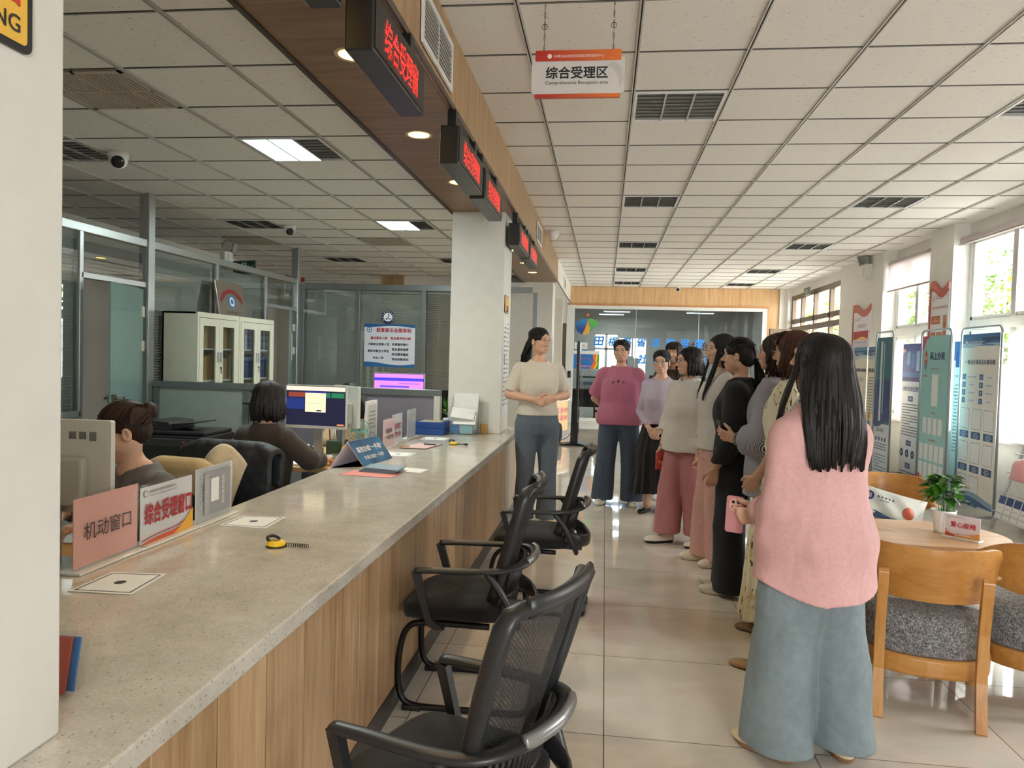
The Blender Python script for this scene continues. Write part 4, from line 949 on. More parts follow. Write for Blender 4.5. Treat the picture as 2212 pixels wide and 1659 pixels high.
# ------------------------------------------------------------------ mesh visitor chairs at the counter
def mesh_fabric():
    n = NT('chair_mesh'); v = n.coord(scale=(260, 260, 260)); ck = n.new('ShaderNodeTexChecker', ins={'Scale': 1.0}); n.link(v, ck.inputs['Vector'])
    n.set(color=srgb(38, 38, 40), rough=.7); n.set(alpha=n.math('ADD', n.math('MULTIPLY', ck.outputs['Fac'], .3), .7)); return n.m
M_mesh = mesh_fabric(); M_seatf = fabric('black_seat_fabric', (15, 15, 16), 90, .1, .95); M_plas = plain('charcoal_plastic', (40, 40, 42), .36); M_silver = plain('silver_plate', (150, 151, 152), .3, metal=.7)
def visitor_chair():
    t = thing('visitor_chair', 'x', 'chair', (0, 0, 0), 0, 'black mesh visitor chairs along the counter')
    def cushion(u, v):
        a = 2*math.pi*u; k = [(0, .0), (.8, .0), (.97, .012), (1, .035), (.98, .062), (.85, .078), (0, .082)]
        f = v*(len(k)-1); i = min(int(f), len(k)-2); q = f-i; r = k[i][0]*(1-q)+k[i+1][0]*q; z = k[i][1]*(1-q)+k[i+1][1]*q
        c, s = math.cos(a), math.sin(a); e = 2/5.0
        return Vector((.235*r*math.copysign(abs(c)**e, c), .03+.235*r*math.copysign(abs(s)**e, s), .385+z - .02*max(0, s)**3*r))
    MB().grid(cushion, 40, 13, cu=True).build('seat', M_seatf, t, local=True)
    # arm loop running round the back
    half = [(.235, .19, .600), (.236, .10, .605), (.236, 0, .607), (.232, -.10, .610), (.215, -.175, .614), (.17, -.232, .622), (.09, -.268, .630), (0, -.28, .632)]
    path = smooth_path(half+[(-x, y, z) for x, y, z in half[-2::-1]], 4)
    MB().tube(path, .021, 8, flat=(1.15, .62), up=(0, 0, 1)).build('arm_loop', M_plas, t, local=True)
    MB().tube([(p[0], p[1]-.012, p[2]+.008) for p in smooth_path([(.13, -.253, .627), (.09, -.268, .630), (0, -.28, .632), (-.09, -.268, .630), (-.13, -.253, .627)], 5)], .02, 8, flat=(.75, 1.0), up=(0, 0, 1)).build('back_plate', M_silver, t, local=True)
    for s in (-1, 1):
        m = MB(); m.prism([(.206, .597), (.168, .585), (.115, .40), (.06, .36), (.10, .36), (.135, .375)], (s*.245, 0, 0), UY, UZ, (-s*.028, 0, 0)); m.build('arm_post', M_plas, t, local=True, bevel=.005)
        m = MB(); m.tube(smooth_path([(s*.232, -.11, .605), (s*.225, -.165, .53), (s*.20, -.22, .42), (s*.17, -.235, .375)], 4), .022, 8, flat=(.7, 1.1), up=(1, 0, 0)); m.build('rear_strut', M_plas, t, local=True)
    # cantilever sled
    m = MB()
    for s in (-1, 1): m.tube(smooth_path([(s*.2, -.12, .372), (s*.2, .15, .372), (s*.2, .225, .345), (s*.2, .255, .26), (s*.2, .262, .14), (s*.2, .245, .05), (s*.2, .19, .018), (s*.2, .05, .014), (s*.2, -.20, .014), (s*.185, -.26, .014), (s*.13, -.285, .014), (0, -.285, .014)], 5), .0135, 10)
    m.tube([(-.2, -.02, .372), (.2, -.02, .372)], .012, 8)
    m.build('sled_base', M_blackm, t, local=True)
    for s in (-1, 1): MB().box(s*.2-.02, s*.2+.02, .16, .24, 0, .022).build('foot_cap', M_black, t, local=True, bevel=.004)
    # back: frame leaning backwards, curved across
    def bk(u, v, d=0.0):
        w = .175+.04*min(1, v*1.6); x = (u-.5)*2*w; y = -.125-.135*v-.045*(1-(2*u-1)**2)*1.0 - d; z = .47+.48*v
        return Vector((x, y, z))
    rim = [(0, .0)]
    pts = [bk(0.0, q/12) for q in range(0, 12)] + [bk(.03, .985)+Vector((0, 0, 0))] + [bk(q/10, 1.0) for q in range(1, 10)] + [bk(.97, .985)] + [bk(1.0, q/12) for q in range(11, -1, -1)]
    MB().tube(pts, .019, 8, flat=(.8, 1.35), up=(0, 1, 0)).build('back_frame', M_plas, t, local=True)
    MB().grid(lambda u, v: bk(.03+.94*u, .02+.96*v, -.004), 12, 12).build('back_mesh', M_mesh, t, local=True)
    MB().tube([bk(q/10, 1.0)+Vector((0, -.012, .004)) for q in range(1, 10)], .024, 8, flat=(.5, 1.0), up=(0, 0, 1)).build('top_rail', M_plas, t, local=True)
    m = MB(); P = lambda u, v: bk(.5+(u-.5)*.86, v, .03)
    for v0, v1 in ((.30, .275), (.03, .05)): m.tube([P(q/8, v0) for q in range(9)], .011, 6)
    for q in range(17): m.tube([P(q/16, .035), P(q/16, .295)], .0058, 6)
    m.build('lumbar_grille', M_plas, t, local=True)
    m = MB(); lo = [(.2, -.17, .47), (.15, -.25, .44), (.07, -.285, .425), (0, -.295, .42)]
    m.tube(smooth_path(lo+[(-x, y, z) for x, y, z in lo[-2::-1]], 4), .030, 8, flat=(.45, 1.2), up=(0, 0, 1)); m.box(-.07, .07, -.26, .0, .362, .385)
    m.build('lower_shell', M_plas, t, local=True)
    return t
vc = visitor_chair()
VC = [(-.352, 1.823, 69, 'black mesh armchair nearest camera, back turned toward the viewer'), (-.56, 3.20, 90, 'black mesh armchair pushed closest to the counter, middle of three'), (-.36, 4.45, 88, 'black mesh armchair farthest of three, in front of woman in cream knit')]
for i, (x, y, a, lab) in enumerate(VC):
    c = vc if i == 0 else copy_tree(vc)
    c.location = (x, y, 0); c.rotation_euler = (0, 0, R(a)); c['label'] = lab

# ------------------------------------------------------------------ lounge set by the windows
M_oak = wood('oak_veneer', (150, 98, 42), (188, 132, 66), (208, 156, 90), 'X', .55, .32, stretch=9)
M_oakv = wood('oak_solid', (166, 110, 50), (196, 140, 72), (212, 160, 94), 'Z', .7, .32)
M_oakt = wood('oak_table_top', (196, 150, 106), (212, 170, 128), (222, 184, 146), 'X', .6, .35)
def tweed():
    n = NT('grey_tweed'); v = n.coord(scale=(1, 1, 1)); a = n.noise(n.coord(scale=(1, 1, .35)), 260, 2, .7); b = n.noise(n.coord(scale=(.35, .35, 1)), 300, 2, .7); c = n.noise(v, 40, 3)
    h = n.math('ADD', n.math('ADD', n.math('MULTIPLY', a, .42), n.math('MULTIPLY', b, .42)), n.math('MULTIPLY', c, .16))
    n.set(color=n.ramp(h, [(.40, srgb(62, 61, 62)), (.5, srgb(118, 117, 118)), (.6, srgb(176, 175, 175))]), rough=.95, sheen=.2); n.bump(h, .4, .003); return n.m
M_tweed = tweed()
def lounge_chair():
    t = thing('lounge_chair', 'x', 'chair', (0, 0, 0), 0, 'oak tub chairs with grey tweed seats')
    def sup(r, a, e=.62): c, s = math.cos(a), math.sin(a); return r*math.copysign(abs(c)**e, c), r*math.copysign(abs(s)**e, s)
    def cush(u, v):
        k = [(0, .235), (.9, .235), (1.0, .26), (1.02, .33), (1.0, .39), (.93, .425), (.75, .44), (0, .447)]
        f = v*(len(k)-1); i = min(int(f), len(k)-2); q = f-i; q = q*q*(3-2*q) if 0 < i < 6 else q
        r = (k[i][0]*(1-q)+k[i+1][0]*q)*.268; x, y = sup(r, 2*math.pi*u, .8); return Vector((x, y, k[i][1]*(1-q)+k[i+1][1]*q))
    MB().grid(cush, 40, 24, cu=True).build('seat_cushion', M_tweed, t, local=True)
    def rim(u, v):
        k = [(.225, .17), (.271, .165), (.28, .175), (.28, .24), (.271, .25), (.225, .25)]; i = round(v*5); x, y = sup(k[i][0], 2*math.pi*u, .8); return Vector((x, y, k[i][1]))
    MB().grid(rim, 40, 6, cu=True, smooth=False).build('seat_rim', M_oak, t, local=True, bevel=.003)
    A0, A1 = R(-172), R(-8)
    def back(u, v, th):
        a = A0+(A1-A0)*u; rr = .335+.03*v - th; edge = abs(2*u-1); top = .735-.075*max(0, (edge-.55)/.45)**2; bot = .50+.05*max(0, (edge-.5)/.5)**2
        return Vector((rr*.86*math.cos(a), .02+rr*.98*math.sin(a), bot+(top-bot)*v))
    m = MB(); n1, n2 = 36, 7
    vo = [back(i/(n1-1), j/(n2-1), 0) for i in range(n1) for j in range(n2)]; vi = [back(i/(n1-1), j/(n2-1), .018) for i in range(n1) for j in range(n2)]
    N = n1*n2; ff = []
    for i in range(n1-1):
        for j in range(n2-1):
            q = (i*n2+j, (i+1)*n2+j, (i+1)*n2+j+1, i*n2+j+1); ff += [q, tuple(N+k for k in q[::-1])]
        for j in (0, n2-1): q = (i*n2+j, (i+1)*n2+j, N+(i+1)*n2+j, N+i*n2+j); ff.append(q if j else q[::-1])
    for i in (0, n1-1):
        for j in range(n2-1): q = (i*n2+j, i*n2+j+1, N+i*n2+j+1, N+i*n2+j); ff.append(q if i else q[::-1])
    m.add(vo+vi, ff, 0, True); b = m.build('backrest', M_oak, t, local=True, bevel=.004, seg=2)
    for s in (-1, 1):
        pr = [(-.27, .002), (-.315, .0), (-.30, .20), (-.305, .40), (-.335, .60), (-.355, .665), (-.385, .665), (-.385, .60), (-.345, .42), (-.335, .2), (-.365, 0)][1:]
        MB().prism([(-.330, 0), (-.292, .2), (-.300, .42), (-.332, .58), (-.345, .63), (-.362, .645), (-.378, .63), (-.372, .57), (-.338, .40), (-.333, .2), (-.372, 0)], (s*.192-.02, 0, 0), UY, UZ, (.04, 0, 0)).build('rear_leg', M_oakv, t, local=True, bevel=.006)
        m = MB()
        for z in (.53, .60): m.disc((s*.192, -.3525-.21*(z-.45)*.55+.0, z), .006, (0, -1, .2), 12)
        m.build('screw', M_black, t, local=True)
        MB().tube([(s*.25, .17, 0), (s*.255, .17, .25), (s*.272, .15, .53)], [.019, .022, .019], 4, smooth=False).build('front_leg', M_oakv, t, local=True, bevel=.006)
        pa = smooth_path([(s*.285, -.04, .575), (s*.288, .05, .57), (s*.282, .15, .555), (s*.278, .22, .535)], 5)
        MB().tube(pa, [.012]*3+[.014]*(len(pa)-4)+[.010], 10, flat=(2.1, .8), up=(0, 0, 1)).build('armrest', M_oakt, t, local=True)
    return t
lc = lounge_chair()
LC = [(1.475, 3.60, -14, 'oak tub chair with its back to the viewer, blue printed cushion inside'), (2.03, 3.74, 12, 'oak tub chair cut by the right edge of the photo'), (1.95, 5.32, 174, 'oak tub chair behind the table holding a pale long cushion')]
for i, (x, y, a, lab) in enumerate(LC):
    c = lc if i == 0 else copy_tree(lc)
    c.location = (x, y, 0); c.rotation_euler = (0, 0, R(a)); c['label'] = lab
# table
t = thing('coffee_table', 'low oval oak table between the tub chairs', 'table', (1.73, 4.26, 0))
def race(l, r, n=12): return [(l+r*math.cos(R(-90+180*i/n)), r*math.sin(R(-90+180*i/n))) for i in range(n+1)]+[(-l+r*math.cos(R(90+180*i/n)), r*math.sin(R(90+180*i/n))) for i in range(n+1)]
MB().prism([(x*1.0, y) for x, y in race(.11, .325)], (1.73, 4.26, .572), UX, UY, (0, 0, .028), smooth=True).build('table_top', M_oakt, t, bevel=.006)
for sx in (-1, 1):
    for sy in (-1, 1): MB().tube([(1.73+sx*.22, 4.26+sy*.19, 0), (1.73+sx*.20, 4.26+sy*.17, .572)], [.018, .024], 4, smooth=False).build('leg', M_oakv, t, bevel=.004)
m = MB()
for sy in (-1, 1): m.box(1.53, 1.93, 4.26+sy*.17-.011, 4.26+sy*.17+.011, .51, .572)
m.build('apron', M_oakv, t)
# cushions
def pillow(name, label, c, w, h, th, M3, mats, art=None, grp=None):
    t = thing(name, label, 'cushion', c, 0, grp); c = Vector(c); cover = MB()
    def sh(u, v, sgn):
        x, y = 2*u-1, 2*v-1; e = max(0, (1-abs(x)**2.6)*(1-abs(y)**2.6)); pinch = 1-.06*(1-abs(x))*0-.05*(1-min(1, abs(y)))
        X = x*w/2*(1-.05*(1-abs(y)**2)); Y = y*h/2*(1-.07*(1-abs(x)**2))
        return c+M3 @ Vector((X, sgn*(th*e**.55+.0015)+.012*math.sin(9*x+4*y)*e*.6, Y))
    for sg in (-1, 1): cover.grid(lambda u, v: sh(u, v, sg), 26, 18)
    cover.build('cover', mats, t)
    if art: art(t, lambda u, v, l=.0015: sh(u, v, -1)+M3 @ Vector((0, -l, 0)))
    return t
M_pil = fabric('cushion_white', (226, 222, 208), 120, .05, .9, .1); M_pilg = fabric('cushion_pale_grey', (196, 198, 188), 120, .06, .9, .1)
def surf_poly(mb, f, pts, mi=0):
    """polygon fan laid on a curved surface f(u,v)"""
    cu = sum(p[0] for p in pts)/len(pts); cv = sum(p[1] for p in pts)/len(pts); n = len(pts); vv = []; ff = []
    for k in range(5):
        q = k/4
        for p in pts: vv.append(f(cu+(p[0]-cu)*q, cv+(p[1]-cv)*q, .002+.0004*mi))
    for k in range(4):
        for i in range(n): ff.append((k*n+i, k*n+(i+1) % n, (k+1)*n+(i+1) % n, (k+1)*n+i))
    mb.add(vv, ff, mi, True)
circ = lambda u, v, ru, rv, n=20: [(u+ru*math.cos(2*math.pi*i/n), v+rv*math.sin(2*math.pi*i/n)) for i in range(n)]
def art_blue_cushion(t, f):
    m = MB(); mats = [ink((40, 92, 150)), ink((28, 40, 110)), ink((84, 136, 184)), ink((234, 232, 224))]
    surf_poly(m, f, circ(.5, .5, .20, .36, 30), 1); surf_poly(m, f, circ(.5, .5, .185, .335, 30), 0)
    for k in range(4): surf_poly(m, f, [(.36+.02*k, .42-.05*k), (.5, .46-.04*k), (.64-.02*k, .44-.05*k), (.6, .40-.05*k), (.5, .42-.05*k), (.42, .39-.05*k)], 3 if k % 2 else 2)
    surf_poly(m, f, [(.37, .62), (.43, .72), (.42, .55), (.40, .5)], 1); surf_poly(m, f, [(.46, .74), (.5, .55), (.55, .74), (.57, .72), (.5, .5), (.44, .72)], 1); surf_poly(m, f, [(.6, .75), (.64, .75), (.63, .5), (.6, .5)], 1)
    for u, v, a, b in ((.14, .62, .03, .05), (.2, .47, .05, .06), (.12, .40, .02, .03), (.24, .24, .055, .075), (.78, .36, .045, .05), (.72, .18, .05, .05), (.84, .6, .03, .08), (.87, .30, .03, .05), (.22, .80, .05, .05)): surf_poly(m, f, [(u+a*math.cos(q)*(1+.3*math.cos(3*q)), v+b*math.sin(q)) for q in [i*math.pi/8 for i in range(16)]], 0)
    for k in range(5): surf_poly(m, f, [(.13+.01*k, .55), (.10+.02*k, .50-.02*k), (.105+.02*k, .49-.02*k), (.16, .53)], 0)
    m.build('blue_print', mats, t)
M3 = rotz(R(-14)) @ Matrix.Rotation(R(10), 3, 'X')
pillow('cushion', 'white cushion printed with blue wave circle in nearest tub chair', (1.49, 3.50, .56), .40, .26, .055, M3, M_pil, art_blue_cushion, 'cushions in the tub chairs')
def art_long(t, f):
    m = MB(); surf_poly(m, f, circ(.76, .40, .085, .19, 22), 0); surf_poly(m, f, circ(.19, .66, .055, .15, 22), 1)
    surf_poly(m, f, [(.05, .06), (.3, .22), (.55, .10), (.8, .16), (.96, .05), (.5, .03)], 3)
    for k in range(4): surf_poly(m, f, [(.165+.012*k, .58), (.17+.012*k, .74), (.175+.012*k, .74), (.17+.012*k, .58)], 2)
    for k, s_ in enumerate('田横平海里'):
        u = .30+.055*k; surf_poly(m, f, [(u-.012, .63), (u+.014, .645), (u+.008, .70), (u-.008, .71)], 4)
    surf_poly(m, f, [(.32, .565), (.46, .565), (.46, .55), (.32, .55)], 4)
    m.build('print', [ink((178, 78, 48)), ink((40, 44, 104)), ink((226, 226, 220)), ink((74, 96, 130)), ink((50, 56, 80))], t)
M3 = rotz(R(-8)) @ Matrix.Rotation(R(14), 3, 'Y') @ Matrix.Rotation(R(-22), 3, 'X')
pillow('cushion', 'pale grey long cushion with red sun leaning in far tub chair', (1.92, 5.24, .555), .46, .22, .06, M3, M_pilg, art_long, 'cushions in the tub chairs')
# plant in a white pot
def leaf(mb, base, tip, w, up, mi=0, n=6, fold=.25, droop=.0):
    base, tip = Vector(base), Vector(tip); d = tip-base; L = d.length; d.normalize(); s = d.cross(Vector(up))
    s = s.normalized() if s.length > 1e-4 else d.orthogonal().normalized(); nn = s.cross(d); vv = []
    for i in range(n+1):
        q = i/n; ww = w*math.sin(math.pi*min(.999, q**.8))**.9*(1-.25*q)+.0006; c = base+d*L*q-Vector((0, 0, droop*L*q*q))
        vv += [c-s*ww+nn*ww*fold, c, c+s*ww+nn*ww*fold]
    mb.add(vv, [f for i in range(n) for f in ((i*3, i*3+1, i*3+4, i*3+3), (i*3+1, i*3+2, i*3+5, i*3+4))], mi, True)
def leaf_mat(name, a, b):
    n = NT(name); v = n.coord(); n.set(color=n.ramp(n.noise(v, 14, 2), [(.3, srgb(*a)), (.7, srgb(*b))]), rough=.35, sss=0.0); return n.m
M_leaf = leaf_mat('pothos_leaf', (28, 72, 22), (84, 150, 44)); M_stem = plain('green_stem', (84, 124, 60), .5)
rnd = random.Random(11)
px, py = 1.86, 4.29
t = thing('potted_plant', 'bushy green plant in white pot on the oval table', 'plant', (px, py, .60))
MB().lathe([(.0, 0), (.040, 0), (.044, .01), (.062, .12), (.064, .125), (.058, .125), (.054, .105), (0, .105)], (px, py, .60), 24).build('pot', M_white, t)
MB().disc((px, py, .706), .054, n=20).build('soil', plain('potting_soil', (46, 52, 46), .9), t)
m = MB(); L = MB()
for i in range(95):
    a = rnd.uniform(0, 2*math.pi); e = rnd.uniform(-.35, 1.35); rr = rnd.uniform(.03, .085); c = Vector((px+rr*math.cos(a)*math.cos(e*.8), py+rr*math.sin(a)*math.cos(e*.8), .815+.085*math.sin(max(e, -.3))+rnd.uniform(-.02, .02)))
    if i < 12: m.tube([(px+.02*math.cos(a), py+.02*math.sin(a), .70), (px+.03*math.cos(a), py+.03*math.sin(a), .76), c], .0022, 5)
    out = Vector((math.cos(a), math.sin(a), rnd.uniform(-.5, .7))).normalized(); leaf(L, c-out*.012, c+out*rnd.uniform(.05, .072), rnd.uniform(.019, .026), (rnd.uniform(-.5, .5), rnd.uniform(-.5, .5), 1), 0, 6, .22, .3)
m.build('stem', M_stem, t); L.build('leaves', M_leaf, t)
# acrylic sign on the table
A_, B_ = Vector((1.84, 4.20, .60)), Vector((1.945, 4.085, .60)); ux = (B_-A_).normalized(); nn = ux.cross(UZ); M3 = Matrix((ux, -nn, UZ)).transposed(); c = (A_+B_)/2
t = thing('table_sign', 'clear acrylic sign for priority seats standing on the oval table', 'sign', (c.x, c.y, .60))
MB().obox(c+UZ*.004, (.185, .06, .008), M3).build('base', plain('frosted_acrylic', (226, 230, 226), .2), t, bevel=.002)
MB().obox(c+UZ*.065, (.17, .004, .115), M3).build('card', plain('card_lilac', (226, 216, 224), .3), t)
a = Art(c-ux*.085+UZ*.1225+nn*.002, ux)
emblem(a, .012, .014, .008, (70, 70, 96), WHT); a.text('田横岛省级旅游度假区便民服务中心', .06, .012, (70, 70, 80), w=.075); a.text('爱心座椅', .088, .05, (196, 44, 50), w=.125, bold=.02)
a.poly([(0, .08), (.03, .098), (.08, .10), (.12, .095), (.17, .108), (.17, .115), (0, .115)], (196, 70, 50)); a.poly([(.05, .105), (.10, .098), (.17, .08), (.17, .115), (.05, .115)], (226, 160, 80)); a.poly([(0, .088), (.06, .104), (.12, .10), (.15, .108), (.12, .103), (.06, .107), (0, .093)], WHT)
a.build('print', t)

# ------------------------------------------------------------------ brochure rack and palm at the right edge
t = thing('brochure_rack', 'white wire brochure rack leaning back, filled with blue leaflets', 'rack', (3.95, 7.25, 0))
M_rack = plain('rack_grey_white', (196, 200, 204), .35, metal=.3)
m = MB()
for y in (7.48, 6.75): m.tube([(3.66, y, .0), (3.80, y, .42), (4.10-.12, y, .92), (3.98, y, 1.05)], .014, 8, flat=(1, 1)).tube([(3.97, y, 1.0), (3.975, y, .0)], .012, 8)
for z, x in ((.12, 3.70), (.30, 3.76), (.48, 3.82), (.66, 3.88), (.84, 3.94)): m.tube([(x, 7.48, z), (x, 6.75, z)], .008, 8).tube([(x-.03, 7.48, z+.06), (x-.03, 6.75, z+.06)], .006, 8)
m.build('frame', M_rack, t)
for z, x in ((.12, 3.70), (.30, 3.76), (.48, 3.82), (.66, 3.88), (.84, 3.94)): MB().box(x-.03, x+.06, 6.77, 7.46, z-.006, z).build('shelf', plain('rack_shelf', (214, 216, 220), .3), t)
for k in range(5):
    y = 7.42-.13*k; tt = thing('leaflet', 'white leaflet with dark blue top standing in lowest rack pocket', 'leaflet', (3.70, y, .122), 0, 'leaflets in the brochure rack')
    MB().prism([(-.055, 0), (.055, 0), (.055, .21), (-.055, .21)], (3.685, y, .122), -UY, Vector((.25, 0, .97)), (.012, 0, .0)).build('pages', M_paper, tt)
    a = Art(Vector((3.684, y+.055, .122))+Vector((.25, 0, .97))*.21, (0, -1, 0), (.25, 0, .97)); a.rect(0, 0, .11, .075, (44, 74, 124)); a.rect(.015, .11, .08, .115, (206, 120, 110)); a.build('print', tt)
t = thing('document_bag', 'soft pink document bag slumped on middle rack shelf', 'bag', (3.80, 7.2, .482))
def bag(u, v): x, y = 2*u-1, 2*v-1; e = max(0, (1-x**4)*(1-y**4)); return Vector((3.80+.05*(v-.5)-.06*e+.012*math.sin(7*u+3*v), 7.2-.24*x, .485+.17*v*(1+.2*math.sin(5*u))))
MB().grid(bag, 18, 10).grid(lambda u, v: bag(u, v)+Vector((.03, 0, 0)), 18, 10).build('cover', plain('pink_film', (226, 160, 164), .3), t)
t = thing('palm_plant', 'palm in a pot with thin dark leaves arching into the right edge', 'plant', (3.72, 6.35, 0))
MB().lathe([(0, 0), (.12, 0), (.17, .32), (.155, .32), (0, .30)], (3.72, 6.35, 0), 20).build('pot', M_white, t); MB().tube([(3.72, 6.35, .3), (3.73, 6.38, .9), (3.71, 6.36, 1.45)], [.03, .026, .02], 8).build('stem', plain('palm_stem', (96, 82, 60), .8), t)
m = MB(); rnd = random.Random(5)
for k in range(26):
    a = 2*math.pi*k/26+rnd.uniform(-.1, .1); l = rnd.uniform(.4, .6); up = rnd.uniform(.0, .30); d = Vector((math.cos(a)*.75, math.sin(a), 0))
    pts = [Vector((3.71, 6.36, 1.42))+d*(l*q)+UZ*(up*math.sin(q*2.2)-.38*q**2.6) for q in [i/9 for i in range(10)]]
    if max(p.x for p in pts) > 3.97: continue
    m.tube(pts, [.010*(1-i/9.5)+.001 for i in range(10)], 5, flat=(1, .25), up=(0, 0, 1))
m.build('leaves', leaf_mat('palm_leaf', (34, 46, 30), (60, 78, 46)), t)
# ------------------------------------------------------------------ far end: kiosk, reception desk, glass wall print, meeting room
t = thing('display_stand', 'tall thin black screen stand seen edge-on before the glass wall', 'screen', (-.47, 12.9, 0))
MB().prism([(-.25, 0), (.25, 0), (.235, .018), (.05, .05), (-.05, .05), (-.235, .018)], (-.49, 12.75, 0), UX, UZ, (0, .36, 0)).build('base', M_blackm, t)
MB().box(-.475, -.43, 12.62, 13.25, .42, 1.80).build('screen_body', M_black, t, bevel=.006)
MB().box(-.43, -.426, 12.64, 13.23, .45, 1.78).build('screen_glass', plain('dark_screen', (10, 11, 13), .08), t)
MB().prism([(-.56, .04), (-.43, .04), (-.43, .85), (-.49, .85), (-.55, .75)], (0, 12.86, 0), UX, UZ, (0, .16, 0)).build('column', M_black, t, bevel=.006)
MB().box(-.425, -.415, 12.90, 12.93, .2, .6).build('side_strip', M_black, t)
t = thing('power_strip_cable', 'thin black cable trailing on floor behind the screen stand', 'cord', (-.6, 13.2, 0))
MB().tube(smooth_path([(-.54, 13.1, .25), (-.62, 13.3, .10), (-.74, 13.5, .02), (-.8, 13.3, .012), (-.72, 13.0, .012)], 6), .006, 6).build('cable', M_black, t)
t = thing('backpack', 'black backpack on the floor beside the curved wooden desk', 'bag', (-.80, 13.45, 0))
def bp(u, v):
    a = 2*math.pi*u; k = v*math.pi; r = max(.0, math.sin(k))**.45; return Vector((-.80+.10*r*math.cos(a)*.8, 13.3+.14*r*math.sin(a), .17-.17*math.cos(k)))
MB().grid(bp, 20, 12, cu=True).build('body', fabric('black_nylon', (24, 24, 26), 80), t)
MB().tube(smooth_path([(-.80, 13.17, .30), (-.84, 13.10, .22), (-.82, 13.14, .06)], 5), .012, 6).build('strap', M_black, t)
# curved reception desk
t = thing('reception_desk', 'curved wooden reception desk with pink lettering, behind the pillar', 'desk', (-1.3, 15.0, 0))
def deskcol(r0, r1, z0, z1, mb, mi=0):
    c = (-1.42, 14.72); n = 18; P = [(c[0]+r1*math.cos(R(-90+110*i/n)), c[1]+r1*math.sin(R(-90+110*i/n))) for i in range(n+1)]; Q = [(c[0]+r0*math.cos(R(-90+110*i/n)), c[1]+r0*math.sin(R(-90+110*i/n))) for i in range(n+1)][::-1]
    mb.prism([(p[0], p[1]) for p in P+Q], (0, 0, z0), UX, UY, (0, 0, z1-z0), mi, True)
m = MB(); deskcol(.66, .72, .10, .68, m); m.build('front_panel', wood('desk_veneer', (206, 166, 112), (226, 188, 132), (238, 204, 150), 'Z', .8, .4), t)
m = MB(); deskcol(.5, .76, .68, .73, m); m.build('top', M_white, t)
m = MB(); deskcol(.66, .70, 0, .10, m); m.build('plinth', plain('grey_plinth', (150, 152, 154), .4, metal=.3), t)
m = MB()
for k, ch in enumerate('便民服务中心'):
    for row in range(2):
        a = R(-52+11*k); c = Vector((-1.42+.722*math.cos(a), 14.72+.722*math.sin(a), .50-.15*row)); uxx = Vector((-math.sin(a), math.cos(a), 0)); m.text(ch, c, uxx, UZ, h=.10, bold=.03)
m.build('lettering', plain('pink_letter', (214, 96, 104), .4), t)

# print on the glass wall
GY = YF+.008
t = thing('glass_decal', 'blue orange and green leaf logo with blue calligraphy on glass wall', 'decal', (1.3, GY, 1.0))
def gfix(name, stops, rot=(0, 0, 0), scale=(1, 1, 1), loc=(0, 0, 0)):
    n = NT(name); sp = n.new('ShaderNodeSeparateXYZ'); n.link(n.coord(scale=scale, loc=loc, rot=rot), sp.inputs[0]); n.set(color=n.ramp(sp.outputs[2], stops), rough=.35); return n.m
lx, lz = -.45, 2.29
blue = smooth_path([(.02, .15, 0), (-.14, .13, 0), (-.255, .03, 0), (-.24, -.11, 0), (-.15, -.19, 0), (-.09, -.20, 0), (-.03, -.06, 0), (.01, .06, 0)], 6, True)
org = smooth_path([(.03, .15, 0), (.0, .06, 0), (-.035, -.06, 0), (-.085, -.195, 0), (-.01, -.215, 0), (.06, -.15, 0), (.075, -.06, 0), (.035, .05, 0)], 6, True)
grn = smooth_path([(.04, .155, 0), (.16, .145, 0), (.27, .06, 0), (.24, .0, 0), (.14, -.07, 0), (.085, -.16, 0), (.085, -.05, 0), (.05, .06, 0)], 6, True)
for nm, pp, st, dy in (('blue_leaf', blue, [(.30, srgb(26, 70, 150)), (.75, srgb(46, 150, 222))], 0), ('orange_leaf', org, [(.2, srgb(244, 184, 64)), (.8, srgb(236, 130, 60))], .0012), ('green_leaf', grn, [(.2, srgb(34, 176, 120)), (.8, srgb(120, 200, 50))], .0006)):
    MB().prism([(p.x, p.y) for p in pp], (lx, GY-.004-dy, lz), UX, UZ, (0, .003, 0)).build(nm, gfix('logo_'+nm, st, scale=(1, 1, 2), loc=(0, 0, -2*(1.07))), t)
MB().disc((lx+.02, GY-.005, lz+.245), .037, (0, -1, 0), 24).build('orange_dot', plain('logo_dot', (240, 110, 60), .4), t)
for row in range(2):
  m = MB()
  for ch, x in (zip('田横岛省级旅游度假区', [-.16+.326*i for i in range(10)]) if row == 0 else zip('社会治理中心', [.86+.33*i for i in range(6)])): m.text(ch, (x, GY-.004, (1.93, 1.54)[row]), UX, UZ, h=.22, bold=.025, slant=.18)
  m.build('calligraphy', plain('sky_blue_letter', (44, 142, 232), .4), t)
t = thing('door_notice', 'white and blue arched-text stickers on left end of glass wall', 'notice', (-.5, GY, 1.4))
MB().box(-.72, -.42, GY-.006, GY-.003, 1.70, 1.89).box(-.73, -.14, GY-.005, GY-.003, 1.28, 1.70).build('sheet', M_paper, t)
a = Art((-.73, GY-.006, 1.89), (1, 0, 0)); a.text('综合治理中心', .16, .07, BLK, w=.22, bold=.02); a.text('社会矛盾纠纷调处化解', .16, .115, BLK, w=.24); a.rect(.01, .16, .31, .19, (40, 110, 180))
a.rect(0, .27, .59, .61, (34, 116, 196)); a.poly([(.44, .27), (.52, .27), (.50, .40), (.54, .47), (.46, .61), (.38, .61), (.46, .45)], (240, 110, 50)); a.poly([(.52, .27), (.56, .27), (.54, .42), (.56, .50), (.50, .61), (.46, .61), (.53, .47), (.50, .40)], (246, 206, 60)); a.poly([(.56, .27), (.59, .27), (.59, .61), (.50, .61), (.56, .5), (.54, .42)], (80, 160, 60))
